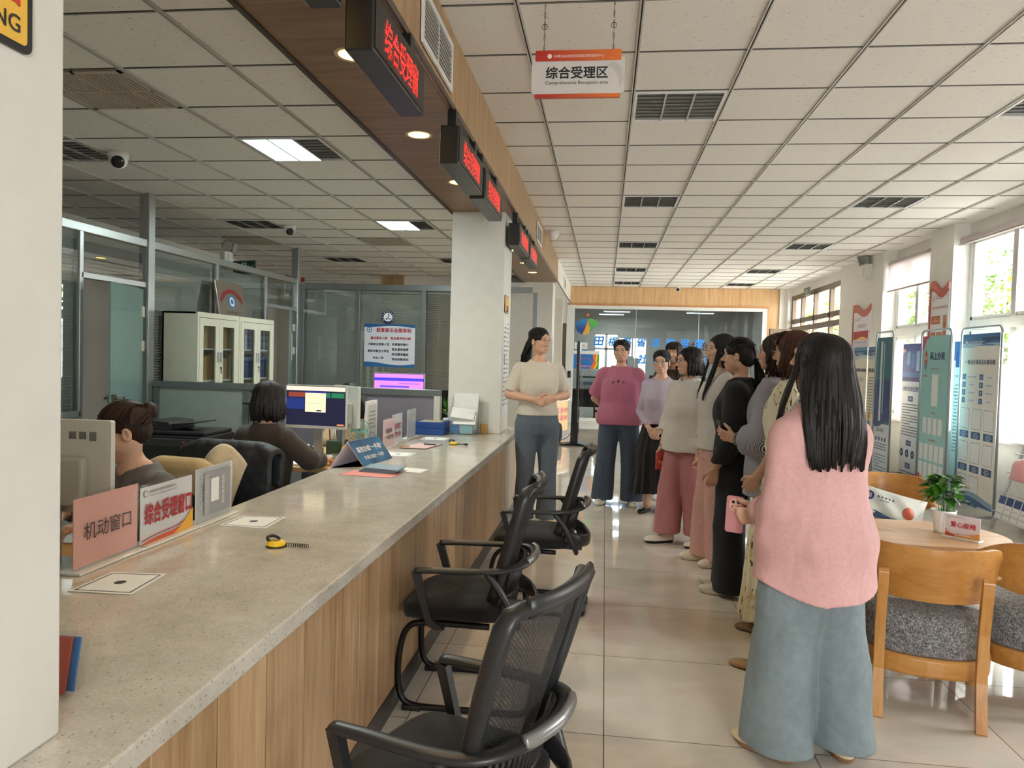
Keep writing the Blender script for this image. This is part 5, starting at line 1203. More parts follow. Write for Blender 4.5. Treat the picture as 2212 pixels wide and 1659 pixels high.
a.arctext('田横岛社会治理大厅', .26, .56, .2, R(-70), R(70), (230, 120, 90), .035, .02); a.text('便民服务大厅', .27, .55, (240, 150, 170), w=.26, bold=.02); a.rect(.08, .225, .13, .25, (60, 150, 90)); a.build('print', t)
t = thing('door_intercom', 'small black door access box on white frame by the glass wall', 'device', (-.83, YF-.03, 1.1))
MB().box(-.86, -.79, YF-.06, YF-.03, 1.06, 1.22).build('box', M_black, t, bevel=.004)

# meeting room furniture seen through the glass
M_tubes = glow('white_tube_light', (226, 244, 255), 4.0)
for i, (x, y, w_) in enumerate(((.35, 18.9, .95), (.35, 20.2, .9), (3.3, 18.9, 1.0), (.3, 22.2, .8), (2.7, 22.2, .8), (.15, 23.6, .8))):
    t = thing('tube_light', 'lit tube lamp under ceiling of the glass walled room', 'light', (x, y, 2.9), 0, 'lit tube lamps behind the glass wall')
    MB().box(x-w_/2, x+w_/2, y-.05, y+.05, 2.94, 2.98).build('housing', M_white, t); MB().box(x-w_/2+.02, x+w_/2-.02, y-.035, y+.035, 2.92, 2.94).build('tube', M_tubes, t)
    m = MB()
    for s in (-1, 1): m.tube([(x+s*w_*.4, y, 2.98), (x+s*w_*.4, y, 3.35)], .004, 5)
    m.build('hanging_wire', M_chrome, t)
    area_light('tube_glow', (x, y, 2.9), (w_, .1), 10, (.9, .97, 1))
t = thing('wall_board', 'large white board with dark red slogan on far room wall', 'board', (3.1, 24.5, 1.2))
MB().box(1.95, 4.15, 24.56, 24.6, .95, 2.5).build('panel', plain('pale_board', (214, 214, 212), .5), t)
MB().text('共建共治共享', (3.0, 24.555, 2.02), UX, UZ, w=1.7, bold=.03).text('社会治理新格局', (2.9, 24.555, 1.62), UX, UZ, w=1.5, bold=.03).build('lettering', plain('maroon_letter', (130, 52, 48), .5), t)
def simple_desk(x, y, w, d, lab, h=.75):
    t = thing('office_desk', lab, 'desk', (x, y, 0), 0, 'desks behind the glass wall')
    MB().box(x-w/2, x+w/2, y-d/2, y+d/2, h-.03, h).build('top', plain('grey_beige_desk', (176, 168, 154), .4), t)
    for s in (-1, 1): MB().box(x+s*(w/2-.03)-.015, x+s*(w/2-.03)+.015, y-d/2+.04, y+d/2-.04, 0, h-.03).build('side_panel', plain('grey_beige_desk', (176, 168, 154), .4), t)
    MB().box(x-w/2+.05, x+w/2-.05, y-.01, y+.01, .25, h-.03).build('modesty_panel', M_dark, t)
simple_desk(-.35, 19.6, 1.3, .6, 'grey desk behind the glass wall, left of the dark chair'); simple_desk(1.9, 20.6, 1.8, .7, 'long grey desk deep in the glass walled room')
t = thing('photocopier', 'small white copier on the desk behind the glass wall', 'printer', (-.35, 19.6, .75))
MB().box(-.6, -.1, 19.4, 19.8, .752, 1.02).build('body', plain('copier_white', (206, 208, 210), .4), t, bevel=.01); MB().box(-.55, -.15, 19.39, 19.4, .84, .92).build('tray', plain('copier_blue_grey', (110, 130, 160), .4), t); MB().box(-.58, -.12, 19.42, 19.78, 1.02, 1.06).build('lid', M_dark, t, bevel=.006)
def wood_chair(x, y, rz, lab):
    t = thing('meeting_chair', lab, 'chair', (x, y, 0), R(rz), 'dark padded chairs behind the glass wall'); W = plain('red_brown_wood', (120, 64, 48), .4)
    MB().box(-.24, .24, -.22, .24, .42, .50).build('seat', M_dark, t, local=True, bevel=.015)
    MB().obox((0, -.25, .82), (.46, .06, .62), Matrix.Rotation(R(8), 3, 'X')).build('backrest', M_dark, t, local=True, bevel=.02)
    for sx in (-1, 1):
        for sy in (-1, 1): MB().box(sx*.25-.02, sx*.25+.02, sy*.22-.02, sy*.22+.02, 0, .64 if sy > 0 else .5).build('leg', W, t, local=True)
        MB().box(sx*.25-.025, sx*.25+.025, -.24, .26, .63, .665).build('armrest', W, t, local=True)
    m = MB(); m.box(-.25, .25, .20, .23, .20, .23); m.box(-.25, .25, -.23, -.20, .20, .23); m.build('stretcher', W, t, local=True)
wood_chair(.02, 18.6, 0, 'dark padded chair with reddish wood legs just inside the glass wall'); wood_chair(1.4, 19.6, 180, 'dark padded chair beside the long desk in far room'); wood_chair(2.4, 19.6, 180, 'dark padded chair at right end of long desk in far room')

# ------------------------------------------------------------------ outside: paved strip, parked car shapes and trees
struct(MB().box(4.5, 60, -30, 60, -.25, -.15), 'ground', plain('grey_paving', (150, 148, 142), .8))
struct(MB().box(16.5, 16.8, -20, 45, -.15, 2.6), 'wall_outside', plain('pale_outside_wall', (206, 208, 206), .7))
M_tree = [leaf_mat('tree_leaf_%d' % k, a, b) for k, (a, b) in enumerate((((62, 92, 20), (134, 150, 44)), ((44, 80, 24), (104, 134, 48)), ((72, 100, 32), (146, 152, 66))))]
M_bark = plain('tree_bark', (110, 92, 74), .9)
def tree(x, y, h, cr, seed, lab, k):
    rn = random.Random(seed); t = thing('tree', lab, 'tree', (x, y, -.15), 0, 'trees outside the windows'); m = MB(); L = MB()
    m.tube([(x, y, -.15), (x+.1, y, h*.35), (x, y+.1, h*.7)], [.14, .11, .05], 8)
    for i in range(9):
        a = rn.uniform(0, 6.28); z = h*rn.uniform(.3, .65); m.tube([(x, y, z), (x+cr*.5*math.cos(a), y+cr*.5*math.sin(a), z+.4), (x+cr*.85*math.cos(a), y+cr*.85*math.sin(a), z+rn.uniform(.4, 1.0))], [.05, .03, .012], 6)
    for i in range(1500):
        a = rn.uniform(0, 6.28); r = cr*rn.random()**.45; z = rn.uniform(-1, 1); q = math.sqrt(1-z*z); bump_ = 1+.25*math.sin(a*3+seed)*math.sin(z*4)
        c = Vector((x+r*q*math.cos(a)*bump_, y+r*q*math.sin(a)*bump_, h*.62+r*z*.95)); d = Vector((rn.uniform(-1, 1), rn.uniform(-1, 1), rn.uniform(-.8, .5))).normalized()
        leaf(L, c, c+d*rn.uniform(.16, .30), rn.uniform(.05, .09), (rn.uniform(-1, 1), rn.uniform(-1, 1), .6), 0, 2, .2)
    m.build('trunk', M_bark, t); L.build('foliage', M_tree[k], t)
TR = [(8.6, 14.2, 4.4, 1.7, 'yellow green tree outside the nearest visible window'), (9.0, 19.0, 4.8, 1.9, 'leafy tree outside the half blinded window'), (8.6, 24.6, 4.6, 1.8, 'bright green tree outside the bronze framed entrance'), (9.2, 29.5, 5.0, 2.0, 'tree seen through the upper entrance glass'), (10.5, 10.0, 5.2, 1.9, 'tree standing beyond the right edge of the photo'), (7.8, 35, 4.4, 1.7, 'tree farthest along outside, behind the meeting room windows')]
for i, (x, y, h, cr, lab) in enumerate(TR): tree(x, y, h, cr, 40+i, lab, i % 3)
# ------------------------------------------------------------------ people: one skin surface per body, clothes and hair as its children
f4 = np.float32
class Field:
    """distance field on a grid; shapes are blended in, then the zero surface is meshed"""
    BIG = .06
    def __init__(s, lo, hi, res):
        s.res = res; s.lo = np.array(lo, f4); n = np.ceil((np.array(hi)-np.array(lo))/res).astype(int)+2
        s.ax = [(s.lo[i]+res*np.arange(n[i], dtype=f4)) for i in range(3)]; s.F = np.full(tuple(n), s.BIG, f4)
    def sub(s, lo, hi):
        sl = []
        for i in range(3):
            a = max(0, int((lo[i]-s.lo[i])/s.res)); b = min(len(s.ax[i]), int((hi[i]-s.lo[i])/s.res)+2)
            if b <= a: return None
            sl.append(slice(a, b))
        return tuple(sl)
    def xyz(s, sl): return s.ax[0][sl[0]][:, None, None], s.ax[1][sl[1]][None, :, None], s.ax[2][sl[2]][None, None, :]
    def put(s, fn, lo, hi, k=.0, cut=False):
        m = s.BIG+.01; sl = s.sub([q-m for q in lo], [q+m for q in hi])
        if sl is None: return s
        d = fn(*s.xyz(sl)).astype(f4); F = s.F[sl]; d = np.broadcast_to(d, F.shape)
        if cut:
            d = -d
            if k > 0: h = np.maximum(k-np.abs(F-d), 0)/k; s.F[sl] = np.maximum(F, d)+h*h*k*.25
            else: s.F[sl] = np.maximum(F, d)
        else:
            if k > 0: h = np.maximum(k-np.abs(F-d), 0)/k; s.F[sl] = np.minimum(F, d)-h*h*k*.25*(F < s.BIG*.999)
            else: s.F[sl] = np.minimum(F, d)
        return s
    def cap(s, a, b, ra, rb=None, k=.02, cut=False, flat=None):
        """round cone a-b; flat=(direction, factor) squashes it along a direction"""
        rb = ra if rb is None else rb; a = np.array(a, f4); b = np.array(b, f4); ab = b-a; L2 = float(ab @ ab)+1e-9; R_ = max(ra, rb)
        def fn(x, y, z):
            px, py, pz = x-a[0], y-a[1], z-a[2]; t = np.clip((px*ab[0]+py*ab[1]+pz*ab[2])/L2, 0, 1)
            dx, dy, dz = px-t*ab[0], py-t*ab[1], pz-t*ab[2]
            if flat is not None:
                n, q = flat; w = dx*n[0]+dy*n[1]+dz*n[2]; e = w*(1/q-1); dx, dy, dz = dx+e*n[0], dy+e*n[1], dz+e*n[2]
                return (np.sqrt(dx*dx+dy*dy+dz*dz)-(ra+(rb-ra)*t))*min(1, max(q, .55))
            return np.sqrt(dx*dx+dy*dy+dz*dz)-(ra+(rb-ra)*t)
        return s.put(fn, np.minimum(a, b)-R_*1.3, np.maximum(a, b)+R_*1.3, k, cut)
    def chain(s, pts, rr, k=.02, flat=None):
        for i in range(len(pts)-1): s.cap(pts[i], pts[i+1], rr[i], rr[i+1], k if i == 0 else min(k, .012), False, flat)
        return s
    def ell(s, c, r, k=.02, M=None, cut=False):
        c = np.array(c, f4); r = np.array(r, f4); Mi = None if M is None else np.array(M, f4).T; Rm = float(max(r))
        def fn(x, y, z):
            px, py, pz = x-c[0], y-c[1], z-c[2]
            if Mi is not None: px, py, pz = (Mi[i, 0]*px+Mi[i, 1]*py+Mi[i, 2]*pz for i in range(3))
            a = np.sqrt((px/r[0])**2+(py/r[1])**2+(pz/r[2])**2); b = np.sqrt((px/r[0]**2)**2+(py/r[1]**2)**2+(pz/r[2]**2)**2)+1e-6
            return a*(a-1)/b
        return s.put(fn, c-Rm, c+Rm, k, cut)
    def stack(s, rows, k=.02, e=2.0, pleat=None):
        """rows of (z, cx, cy, rx, ry) from low to high: a body of smoothly changing oval sections"""
        rows = np.array(rows, f4); z0, z1 = rows[0, 0], rows[-1, 0]
        zz = np.linspace(z0, z1, 160); tt = np.array([np.interp(zz, rows[:, 0], rows[:, i]) for i in range(1, 5)])
        kk = np.ones(13)/13; pad = 6
        tt = np.array([np.convolve(np.pad(q, pad, mode='reflect', reflect_type='odd'), kk, 'valid') for q in tt])
        def fn(x, y, z):
            zc = np.clip(z, z0, z1).ravel(); cx, cy, rx, ry = (np.interp(zc, zz, q).astype(f4)[None, None, :] for q in tt)
            px, py = x-cx, y-cy
            if pleat: n, amp = pleat; g = 1+amp*np.cos(n*np.arctan2(py, px))*np.clip((z1-z)/(z1-z0), 0, 1); px, py = px/g, py/g
            a = (np.abs(px/rx)**e+np.abs(py/ry)**e)**(1/e); b = np.sqrt((px/rx**2)**2+(py/ry**2)**2)+1e-6
            d = np.where(a > .3, a*(a-1)/np.maximum(b, 1e-3)*1.0, (a-1)*np.minimum(rx, ry))
            return np.maximum(d, np.maximum(z-z1, z0-z))
        m = float(max(rows[:, 3].max(), rows[:, 4].max())); mx = np.abs(rows[:, 1:3]).max()
        return s.put(fn, (-m-mx, -m-mx, z0), (m+mx, m+mx, z1), k)
    def plane(s, p, n):
        """cut everything on the side n points to"""
        x, y, z = s.xyz((slice(None),)*3); s.F = np.maximum(s.F, ((x-p[0])*n[0]+(y-p[1])*n[1]+(z-p[2])*n[2]).astype(f4)); return s
    def folds(s, amp, sc=(16, 16, 7), seed=0, mask=None):
        rn = np.random.RandomState(seed); x, y, z = s.xyz((slice(None),)*3); w = 0
        wx = .35*np.sin(9*z+rn.rand()*6)+.3*np.sin(13*y+7*z+rn.rand()*6)
        for i in range(4):
            a = rn.rand()*6.28; q = rn.uniform(.7, 1.6); w = w+np.sin(q*(sc[0]*math.cos(a)*x+sc[1]*math.sin(a)*y)+sc[2]*rn.uniform(-1, 1)*z*1.2+wx*2+rn.rand()*6)/(1+.4*i)
        w = np.tanh(w*.8)*amp
        s.F = s.F+(w*mask(x, y, z) if mask else w).astype(f4); return s
    def mesh(s):
        F = s.F; neg = F < 0; n = F.shape
        c = [neg[i:n[0]-1+i, j:n[1]-1+j, k:n[2]-1+k] for i in (0, 1) for j in (0, 1) for k in (0, 1)]
        cnt = sum(q.astype(np.int8) for q in c); act = (cnt > 0) & (cnt < 8); I = np.argwhere(act); idx = np.full(act.shape, -1, np.int32); idx[act] = np.arange(len(I))
        P = np.zeros((len(I), 3)); W = np.zeros(len(I)); corner = [(i, j, k) for i in (0, 1) for j in (0, 1) for k in (0, 1)]
        val = [F[I[:, 0]+a, I[:, 1]+b, I[:, 2]+c_] for a, b, c_ in corner]
        for e0 in range(8):
            for bit in (1, 2, 4):
                e1 = e0 | bit
                if e1 == e0: continue
                v0, v1 = val[e0], val[e1]; m = (v0 < 0) != (v1 < 0); t = np.where(m, v0/np.where(m, v0-v1, 1), 0); p0 = np.array(corner[e0]); p1 = np.array(corner[e1])
                P += np.where(m[:, None], p0+t[:, None]*(p1-p0), 0); W += m
        V_ = (I+P/W[:, None])*s.res+s.lo
        Q = []
        for ax in range(3):
            o = [a for a in range(3) if a != ax]; A = np.moveaxis(neg, ax, 0); m = A[:-1] != A[1:]; pos = A[:-1] & ~A[1:]
            m = m[:, 1:-1, 1:-1]; J = np.argwhere(m); sg = pos[:, 1:-1, 1:-1][m]; ix = np.moveaxis(idx, ax, 0)
            a = ix[J[:, 0], J[:, 1], J[:, 2]]; b = ix[J[:, 0], J[:, 1]+1, J[:, 2]]; c_ = ix[J[:, 0], J[:, 1]+1, J[:, 2]+1]; d = ix[J[:, 0], J[:, 1], J[:, 2]+1]
            q = np.stack([a, b, c_, d], 1); fl = ~sg if ax != 1 else sg
            q[fl] = q[fl][:, ::-1]; Q.append(q)
        Q = np.concatenate(Q); Q = Q[(Q >= 0).all(1)]
        return V_, Q

def np_mesh(name, parts, mats, parent=None):
    """parts: (verts, quads, material index array or int)"""
    V_, Q, Mi, o = [], [], [], 0
    for v, q, m in parts: V_.append(v); Q.append(np.asarray(q)+o); Mi.append(np.full(len(q), m) if np.isscalar(m) else m); o += len(v)
    V_ = np.concatenate(V_); Q = np.concatenate(Q); Mi = np.concatenate(Mi); me = bpy.data.meshes.new(name)
    me.vertices.add(len(V_)); me.vertices.foreach_set('co', V_.astype(f4).ravel()); me.loops.add(len(Q)*4); me.loops.foreach_set('vertex_index', Q.astype(np.int32).ravel())
    me.polygons.add(len(Q)); me.polygons.foreach_set('loop_start', np.arange(0, len(Q)*4, 4, dtype=np.int32)); me.polygons.foreach_set('loop_total', np.full(len(Q), 4, np.int32))
    for m in mats: me.materials.append(m)
    me.polygons.foreach_set('material_index', Mi.astype(np.int32)); me.polygons.foreach_set('use_smooth', np.ones(len(Q), bool)); me.update(); me.validate()
    o = bpy.data.objects.new(name, me); COL.objects.link(o)
    if parent is not None: o.parent = parent
    return o
def mb_arrays(mb):
    """an MB of quads (triangles padded) as arrays"""
    q = [list(f)+[f[-1]]*(4-len(f)) if len(f) < 4 else f[:4] for f in mb.f]
    out = []
    for f, m in zip(mb.f, mb.m):
        if len(f) <= 4: out.append((list(f) if len(f) == 4 else [f[0], f[1], f[2], f[2]], m))
        else:
            for i in range(1, len(f)-1, 2): out.append(([f[0], f[i], f[i+1], f[min(i+2, len(f)-1)]], m))
    return np.array([tuple(v) for v in mb.v]), np.array([o[0] for o in out]), np.array([o[1] for o in out])

def skin_mat(name, rgb):
    n = NT(name); v = n.coord(); f = n.noise(v, 18, 3); c = srgb(*rgb); n.set(color=n.ramp(f, [(.3, tuple(x*.93 for x in c[:3])), (.7, tuple(min(1, x*1.05) for x in c[:3]))]), rough=.48); return n.m
M_skin = skin_mat('skin', (212, 166, 138)); M_skin2 = skin_mat('skin_fair', (220, 178, 152)); M_lip = plain('lips', (176, 96, 88), .4); M_eyew = plain('eye_white', (222, 218, 212), .25); M_iris = plain('iris_dark', (30, 20, 16), .15); M_brow = plain('eyebrow', (44, 34, 28), .8); M_teeth = plain('teeth', (236, 232, 222), .3)
def hair_mat(name, a, b):
    n = NT(name); f = n.noise(n.coord(scale=(90, 90, 6)), 1.5, 3, .6); n.set(color=n.ramp(f, [(.35, srgb(*a)), (.7, srgb(*b))]), rough=.5, spec=.3); n.bump(f, .3, .004); return n.m
M_hair = hair_mat('black_hair', (14, 12, 11), (34, 28, 25)); M_hairb = hair_mat('dark_brown_hair', (26, 18, 14), (66, 44, 34))

def head_shape(F, c, M, s=1.0, smile=0.0):
    """face looks along local +y; c is the middle between the ears"""
    c = np.array(c); Mn = np.array(M); T = lambda p: c+Mn @ (np.array(p)*s)
    e = lambda p, r, k=.02, cut=False, R2=None: F.ell(T(p), np.array(r)*s, k*s, Mn if R2 is None else Mn @ R2, cut)
    e((0, -.014, .032), (.0735, .091, .080), .0); e((0, .019, -.036), (.0545, .062, .072), .035); F.cap(T((-.018, .056, -.086)), T((.018, .056, -.086)), .017*s, None, .03*s)
    for q in (-1, 1):
        e((q*.036, .050, -.026), (.024, .024, .026), .025); e((q*.043, .008, -.062), (.016, .034, .022), .03)
        e((q*.033, .0905, .004), (.0165, .016, .010), .012, True)                 # eye hollow
        e((q*.076, -.012, -.012), (.010, .019, .030), .008, False, np.array(Matrix.Rotation(R(q*-14), 3, 'Z')))   # ear
        e((q*.082, -.006, -.010), (.006, .010, .016), .006, True)
        e((q*.0115, .088, -.0325), (.0078, .010, .0065), .008)
    F.cap(T((0, .080, .010)), T((0, .101, -.026)), .0075*s, .0105*s, .012*s); e((0, .0985, -.029), (.010, .009, .008), .008)
    F.cap(T((-.017, .079, -.060)), T((.017, .079, -.060)), .0085*s, None, .012*s)
    e((0, .072, .030), (.045, .014, .014), .02)
    F.cap(T((0, -.022, -.05)), c+np.array((0, -.034, -.165))*s, .044*s, .047*s, .03*s)
    return T
def face_bits(T, Mn, s=1.0, smile=0.0, fwd=0.0):
    """eyes, lids, brows and lips as islands of the body mesh: 1 lips 2 eye white 3 iris 4 brow 5 teeth"""
    m = MB(); t = lambda *p: Vector(T(p)); M3 = Matrix(Mn.tolist())
    for q in (-1, 1):
        m.ball(t(q*.0325, .0700, .004), tuple(v*s for v in (.0140, .0115, .0070)), 12, 2, M3); m.ball(t(q*.0325+.001, .0765, .0042), tuple(v*s for v in (.0058, .0053, .0060)), 10, 3, M3)
        m.tube([t(q*(.033+x), .0795-abs(x)*.28-x*.1, .0088+.0030-abs(x)**2*22) for x in (-.016, -.010, -.004, .003, .010, .016)], [.0008*s, .0015*s, .0018*s, .0018*s, .0016*s, .0009*s], 5, mi=4)
        m.tube([t(q*(.033+x), .086-max(0, x)*.45, .0265+.004*(1-(x/.02)**2)-.1*max(0, x)) for x in (-.019, -.01, 0, .01, .02)], [.0016*s, .0025*s, .0025*s, .002*s, .001*s], 6, mi=4, flat=(1, .8))
    w = .023+.009*smile; sm = .013*smile
    lip = lambda z0, y0, amp: [t(x*w, y0-.016*(x*x), z0+amp*(1-x*x)+sm*x*x) for x in (-1, -.75, -.4, 0, .4, .75, 1)]
    op = .0055*smile
    m.tube(lip(-.0575+op, .0850, .0015), [.001*s, .0022*s, .0030*s, .0028*s, .0030*s, .0022*s, .001*s], 6, mi=1); m.tube(lip(-.0635-op, .0840, -.002), [.001*s, .0024*s, .0033*s, .0038*s, .0033*s, .0024*s, .001*s], 6, mi=1)
    if smile > .5: m.tube(lip(-.0605, .0830, 0), [.001*s]+[.0052*s]*5+[.001*s], 6, mi=5, flat=(1, 1))
    return mb_arrays(m)

def hand(Wp, d, nrm, side, curl=.5, spread=.12, res=.0034, s=1.0, thumb=.6):
    """wrist point, direction of the fingers, palm normal (the way the palm faces), side +1 right hand"""
    d = unit(d); nrm = Vector(nrm); nrm = (nrm-d*nrm.dot(d)).normalized(); lat = d.cross(nrm)*side          # lat points to the thumb side
    Wp = Vector(Wp); F = Field([q-.20*s for q in Wp], [q+.20*s for q in Wp], res)
    F.cap(Wp-d*.025*s, Wp+d*.012*s, .012*s, .023*s, 0, flat=(nrm, .78))
    mc = []
    for i, (l, o) in enumerate(((.083, .027), (.087, .009), (.082, -.009), (.072, -.026))):
        a = Wp+lat*o*.55*s+d*.012*s; b = Wp+d*l*s+lat*o*s; F.cap(a, b, .0135*s, .0115*s, .014*s, flat=(nrm, .85)); mc.append(b)
    for i, (b, L) in enumerate(zip(mc, (.062, .070, .065, .050))):
        p = b; ang = 0; dd = (d+lat*spread*(1.5-i)*.5).normalized()
        for j, (fr, cu) in enumerate(((.46, .75), (.31, 1.0), (.23, .7))):
            ang += curl*cu*1.15*(1+.08*i); v = dd*math.cos(ang)+nrm*math.sin(ang); q = p+v*L*fr*s*1.12; F.cap(p, q, (.0088-.0009*j)*s, (.0082-.0011*j)*s, .004*s); p = q
    p = Wp+lat*.022*s+d*.022*s+nrm*.004*s; v = (lat*.75+d*.75+nrm*.35*thumb).normalized(); q = p+v*.042*s; F.cap(Wp+lat*.012*s+d*.012*s, p, .015*s, .0135*s, .012*s); F.cap(p, q, .0125*s, .0105*s, .008*s)
    v2 = (v*.6+d*.6+nrm*.5*thumb-lat*.35*thumb).normalized(); r = q+v2*.030*s; F.cap(q, r, .0102*s, .0092*s, .004*s); F.cap(r, r+(v2+nrm*.2*thumb).normalized()*.022*s, .0092*s, .0068*s, .003*s)
    return F.mesh()

def shoe_field(s, p, ang, kind):
    """p ankle on the ground, ang toe direction (radians from local +y, to the left)"""
    dy = np.array((-math.sin(ang), math.cos(ang), 0)); dx = np.array((math.cos(ang), math.sin(ang), 0)); Mn = np.stack([dx, dy, (0, 0, 1)], 1); p = np.array(p)
    T = lambda a: p+Mn @ np.array(a)
    F = Field(p-.2, p+np.array((.2, .2, .16)), .005)
    if kind == 'flat':
        F.ell(T((0, .095, .016)), (.039, .085, .026), 0, Mn).ell(T((0, -.01, .02)), (.033, .07, .036), .03, Mn).ell(T((0, .035, .062)), (.030, .075, .040), .01, Mn, True)
    else:
        h = .052 if kind == 'sneaker' else .045
        F.ell(T((0, .10, .026)), (.044, .088, .036), 0, Mn).ell(T((0, -.015, .038)), (.037, .066, h), .035, Mn).cap(T((0, -.01, .05)), T((0, -.02, .10)), .036, .034, .03).cap(T((0, .10, .012)), T((0, -.03, .014)), .047, .04, .01, flat=((0, 0, 1), .42))
        F.ell(T((0, -.022, .135)), (.030, .032, .045), .008, Mn, True)
    F.plane((0, 0, .001), (0, 0, -1))
    return F
ALLP = []
def person(label, pos, rz, H, spec):
    """spec keys: head(yaw,pitch,tilt) arms{R,L: (elbow, wrist, hand dir, palm normal, curl)} stance, top, bottom, hair, shoes ..."""
    g = H/1.62; sp = dict(spec); rn = random.Random(len(ALLP)+3)
    hs = sp.get('hs', 1.0)*(.97+.03*g); lean = sp.get('lean', 0.0); wd = sp.get('build', 1.0); sit = sp.get('sit', 0)
    Z = lambda f: f*H-sit
    L = lambda f: lean*max(0, f-.5)*H*.6                                   # forward lean of the trunk, as y offset
    sh = {q: np.array((q*.146*g*wd**.5*sp.get('shw', 1), L(.78)-.008, Z(.787-sp.get('shd', 0)))) for q in (-1, 1)}
    hc = np.array((0, L(.93)+.012+sp.get('hy', 0), Z(1.0)-.112*hs)); yaw, pit, til = sp.get('head', (0, 0, 0))
    Mh = np.array(rotz(R(yaw)) @ Matrix.Rotation(R(pit), 3, 'X') @ Matrix.Rotation(R(til), 3, 'Y'))
    st = sp.get('stance', ((.085, .02, 8), (-.085, -.02, -8)))             # (x, y, toe angle to the outside) right, left
    hips = {1: np.array((.082*g*wd, 0, Z(.505))), -1: np.array((-.082*g*wd, 0, Z(.505)))}
    ank = {1: np.array((st[0][0], st[0][1]-.02, .05*H)), -1: np.array((st[1][0], st[1][1]-.02, .05*H))}
    knee = {q: hips[q]*.48+ank[q]*.52+np.array((0, .02, 0)) for q in (-1, 1)}
    if sit:
        for q in (-1, 1): knee[q] = hips[q]+np.array((q*.03, .40*g, -.02)); ank[q] = knee[q]+np.array((0, .02, -.38))
    arms = sp.get('arms', {}); ar = {}
    for q, nm in ((1, 'R'), (-1, 'L')):
        a = arms.get(nm) or ((q*.225*g, L(.7)-.03, Z(.635)), (q*.215*g, .04+L(.5), Z(.49)), (0, .1, -1), (-q, .1, 0), .35)
        ar[q] = tuple(np.array(v, float) if i < 4 else v for i, v in enumerate(a))
    tr = [(Z(.465), 0, 0, .135, .10), (Z(.52), 0, -.008, .158*wd, .112*wd), (Z(.57), 0, L(.57), .143*wd, .102*wd), (Z(.63), 0, L(.63), .122*wd, .092*wd), (Z(.70), 0, L(.70)+.012, .134*wd, .108*wd), (Z(.745), 0, L(.745)+.010, .138*wd, .104*wd), (Z(.78), 0, L(.78)+.002, .132, .086), (Z(.805), 0, L(.8)-.006, .105, .070), (Z(.825), 0, L(.82)-.012, .074, .058), (Z(.845), 0, L(.84)-.014, .052, .050)]
    tr = [(z, x, y, rx*g, ry*g) for z, x, y, rx, ry in tr]
    # ---- skin
    lo = np.array((-.42, -.35, -.02)); hi = np.array((.42, .45 if not sit else .6, H-sit-.10))
    B = Field(lo, hi, .011); B.stack([(z, x, y, rx-.004, ry-.004) for z, x, y, rx, ry in tr], 0)
    B.cap((0, L(.83)-.016, Z(.80)), hc+np.array((0, -.028, -.07)), .048, .044, .04)
    for q in (-1, 1):
        E_, W_ = ar[q][0], ar[q][1]; B.cap((0, L(.78)-.006, Z(.787)), sh[q], .05, .042, .05); B.chain([sh[q], E_, W_], [.044*g*wd, .036*g, .025], .03); B.cap(E_, E_*.6+W_*.4, .034, .036, .02)
        B.chain([hips[q], knee[q], ank[q]], [.078*g, .052, .034], .04); B.cap(knee[q]*.9+ank[q]*.1, knee[q]*.45+ank[q]*.55, .050, .042, .03)
        if not sit: B.cap(ank[q], ank[q]+np.array((0, .0, -.035)), .033, .03, .02)
    parts = [(*B.mesh(), 0)]
    ex = np.array((.16, .17, .19)); F = Field(hc-ex, hc+ex*np.array((1, 1, .85)), .0042 if sp.get('face', 1) else .0065); T = head_shape(F, hc, Mh, hs, sp.get('smile', 0))
    parts.append((*F.mesh(), 0))
    if sp.get('face', 1): parts.append(face_bits(T, Mh, hs, sp.get('smile', 0)))
    for q, nm in ((1, 'R'), (-1, 'L')):
        if arms.get(nm, 1) is None or nm in sp.get('nohand', ''): continue
        a = ar[q]; th = a[5] if len(a) > 5 else .6
        parts.append((*hand(a[1], Vector(a[2]), Vector(a[3]), q, a[4], s=.98*g**.5, thumb=th), 0))
    root = np_mesh('person', parts, [sp.get('skin', M_skin), M_lip, M_eyew, M_iris, M_brow, M_teeth])
    root.location = (pos[0], pos[1], sp.get('z', 0)); root.rotation_euler = (0, 0, R(rz)); tag(root, label, 'person', 'people in the hall' if not sit else 'staff behind the counter')
    # ---- top
    tp = sp['top']; of = tp.get('off', .012); F = Field((-.50, -.34, tp['hem']-sit-.02), (.50, .50, Z(.90)), tp.get('res', .0075))
    rows = [(z, x, y, rx+of*(1+.5*(z < Z(.7))), ry+of) for z, x, y, rx, ry in tr if z > tp['hem']-sit]
    fl = tp.get('flare', 0); zr0 = rows[0][0]
    hx = np.interp(tp['hem']-sit, [r[0] for r in tr], [r[3] for r in tr]); hy_ = np.interp(tp['hem']-sit, [r[0] for r in tr], [r[4] for r in tr]); hyc = np.interp(tp['hem']-sit, [r[0] for r in tr], [r[2] for r in tr])
    rows = [(tp['hem']-sit, 0, hyc, hx+of*1.5+fl, hy_+of+fl)]+[(z, x, y, rx+fl*max(0, 1-(z-tp['hem']+sit)/.45), ry+fl*max(0, 1-(z-tp['hem']+sit)/.45)) for z, x, y, rx, ry in rows if z > tp['hem']-sit+.02]
    if tp.get('box'): rows = [(z, x, y, max(rx, tp['box']*g if z < Z(.79) else rx), max(ry, (tp['box']*.68*g) if z < Z(.78) else ry)) for z, x, y, rx, ry in rows]
    F.stack(rows, 0, pleat=tp.get('pleat'))
    sl = tp.get('sleeve', 1.6); rs = tp.get('rs', (.052, .050, .040))
    F.cap((0, L(.78)-.006, Z(.785)), sh[1], .056+of*.35, rs[0]*g-.002, .05).cap((0, L(.78)-.006, Z(.785)), sh[-1], .056+of*.35, rs[0]*g-.002, .05)
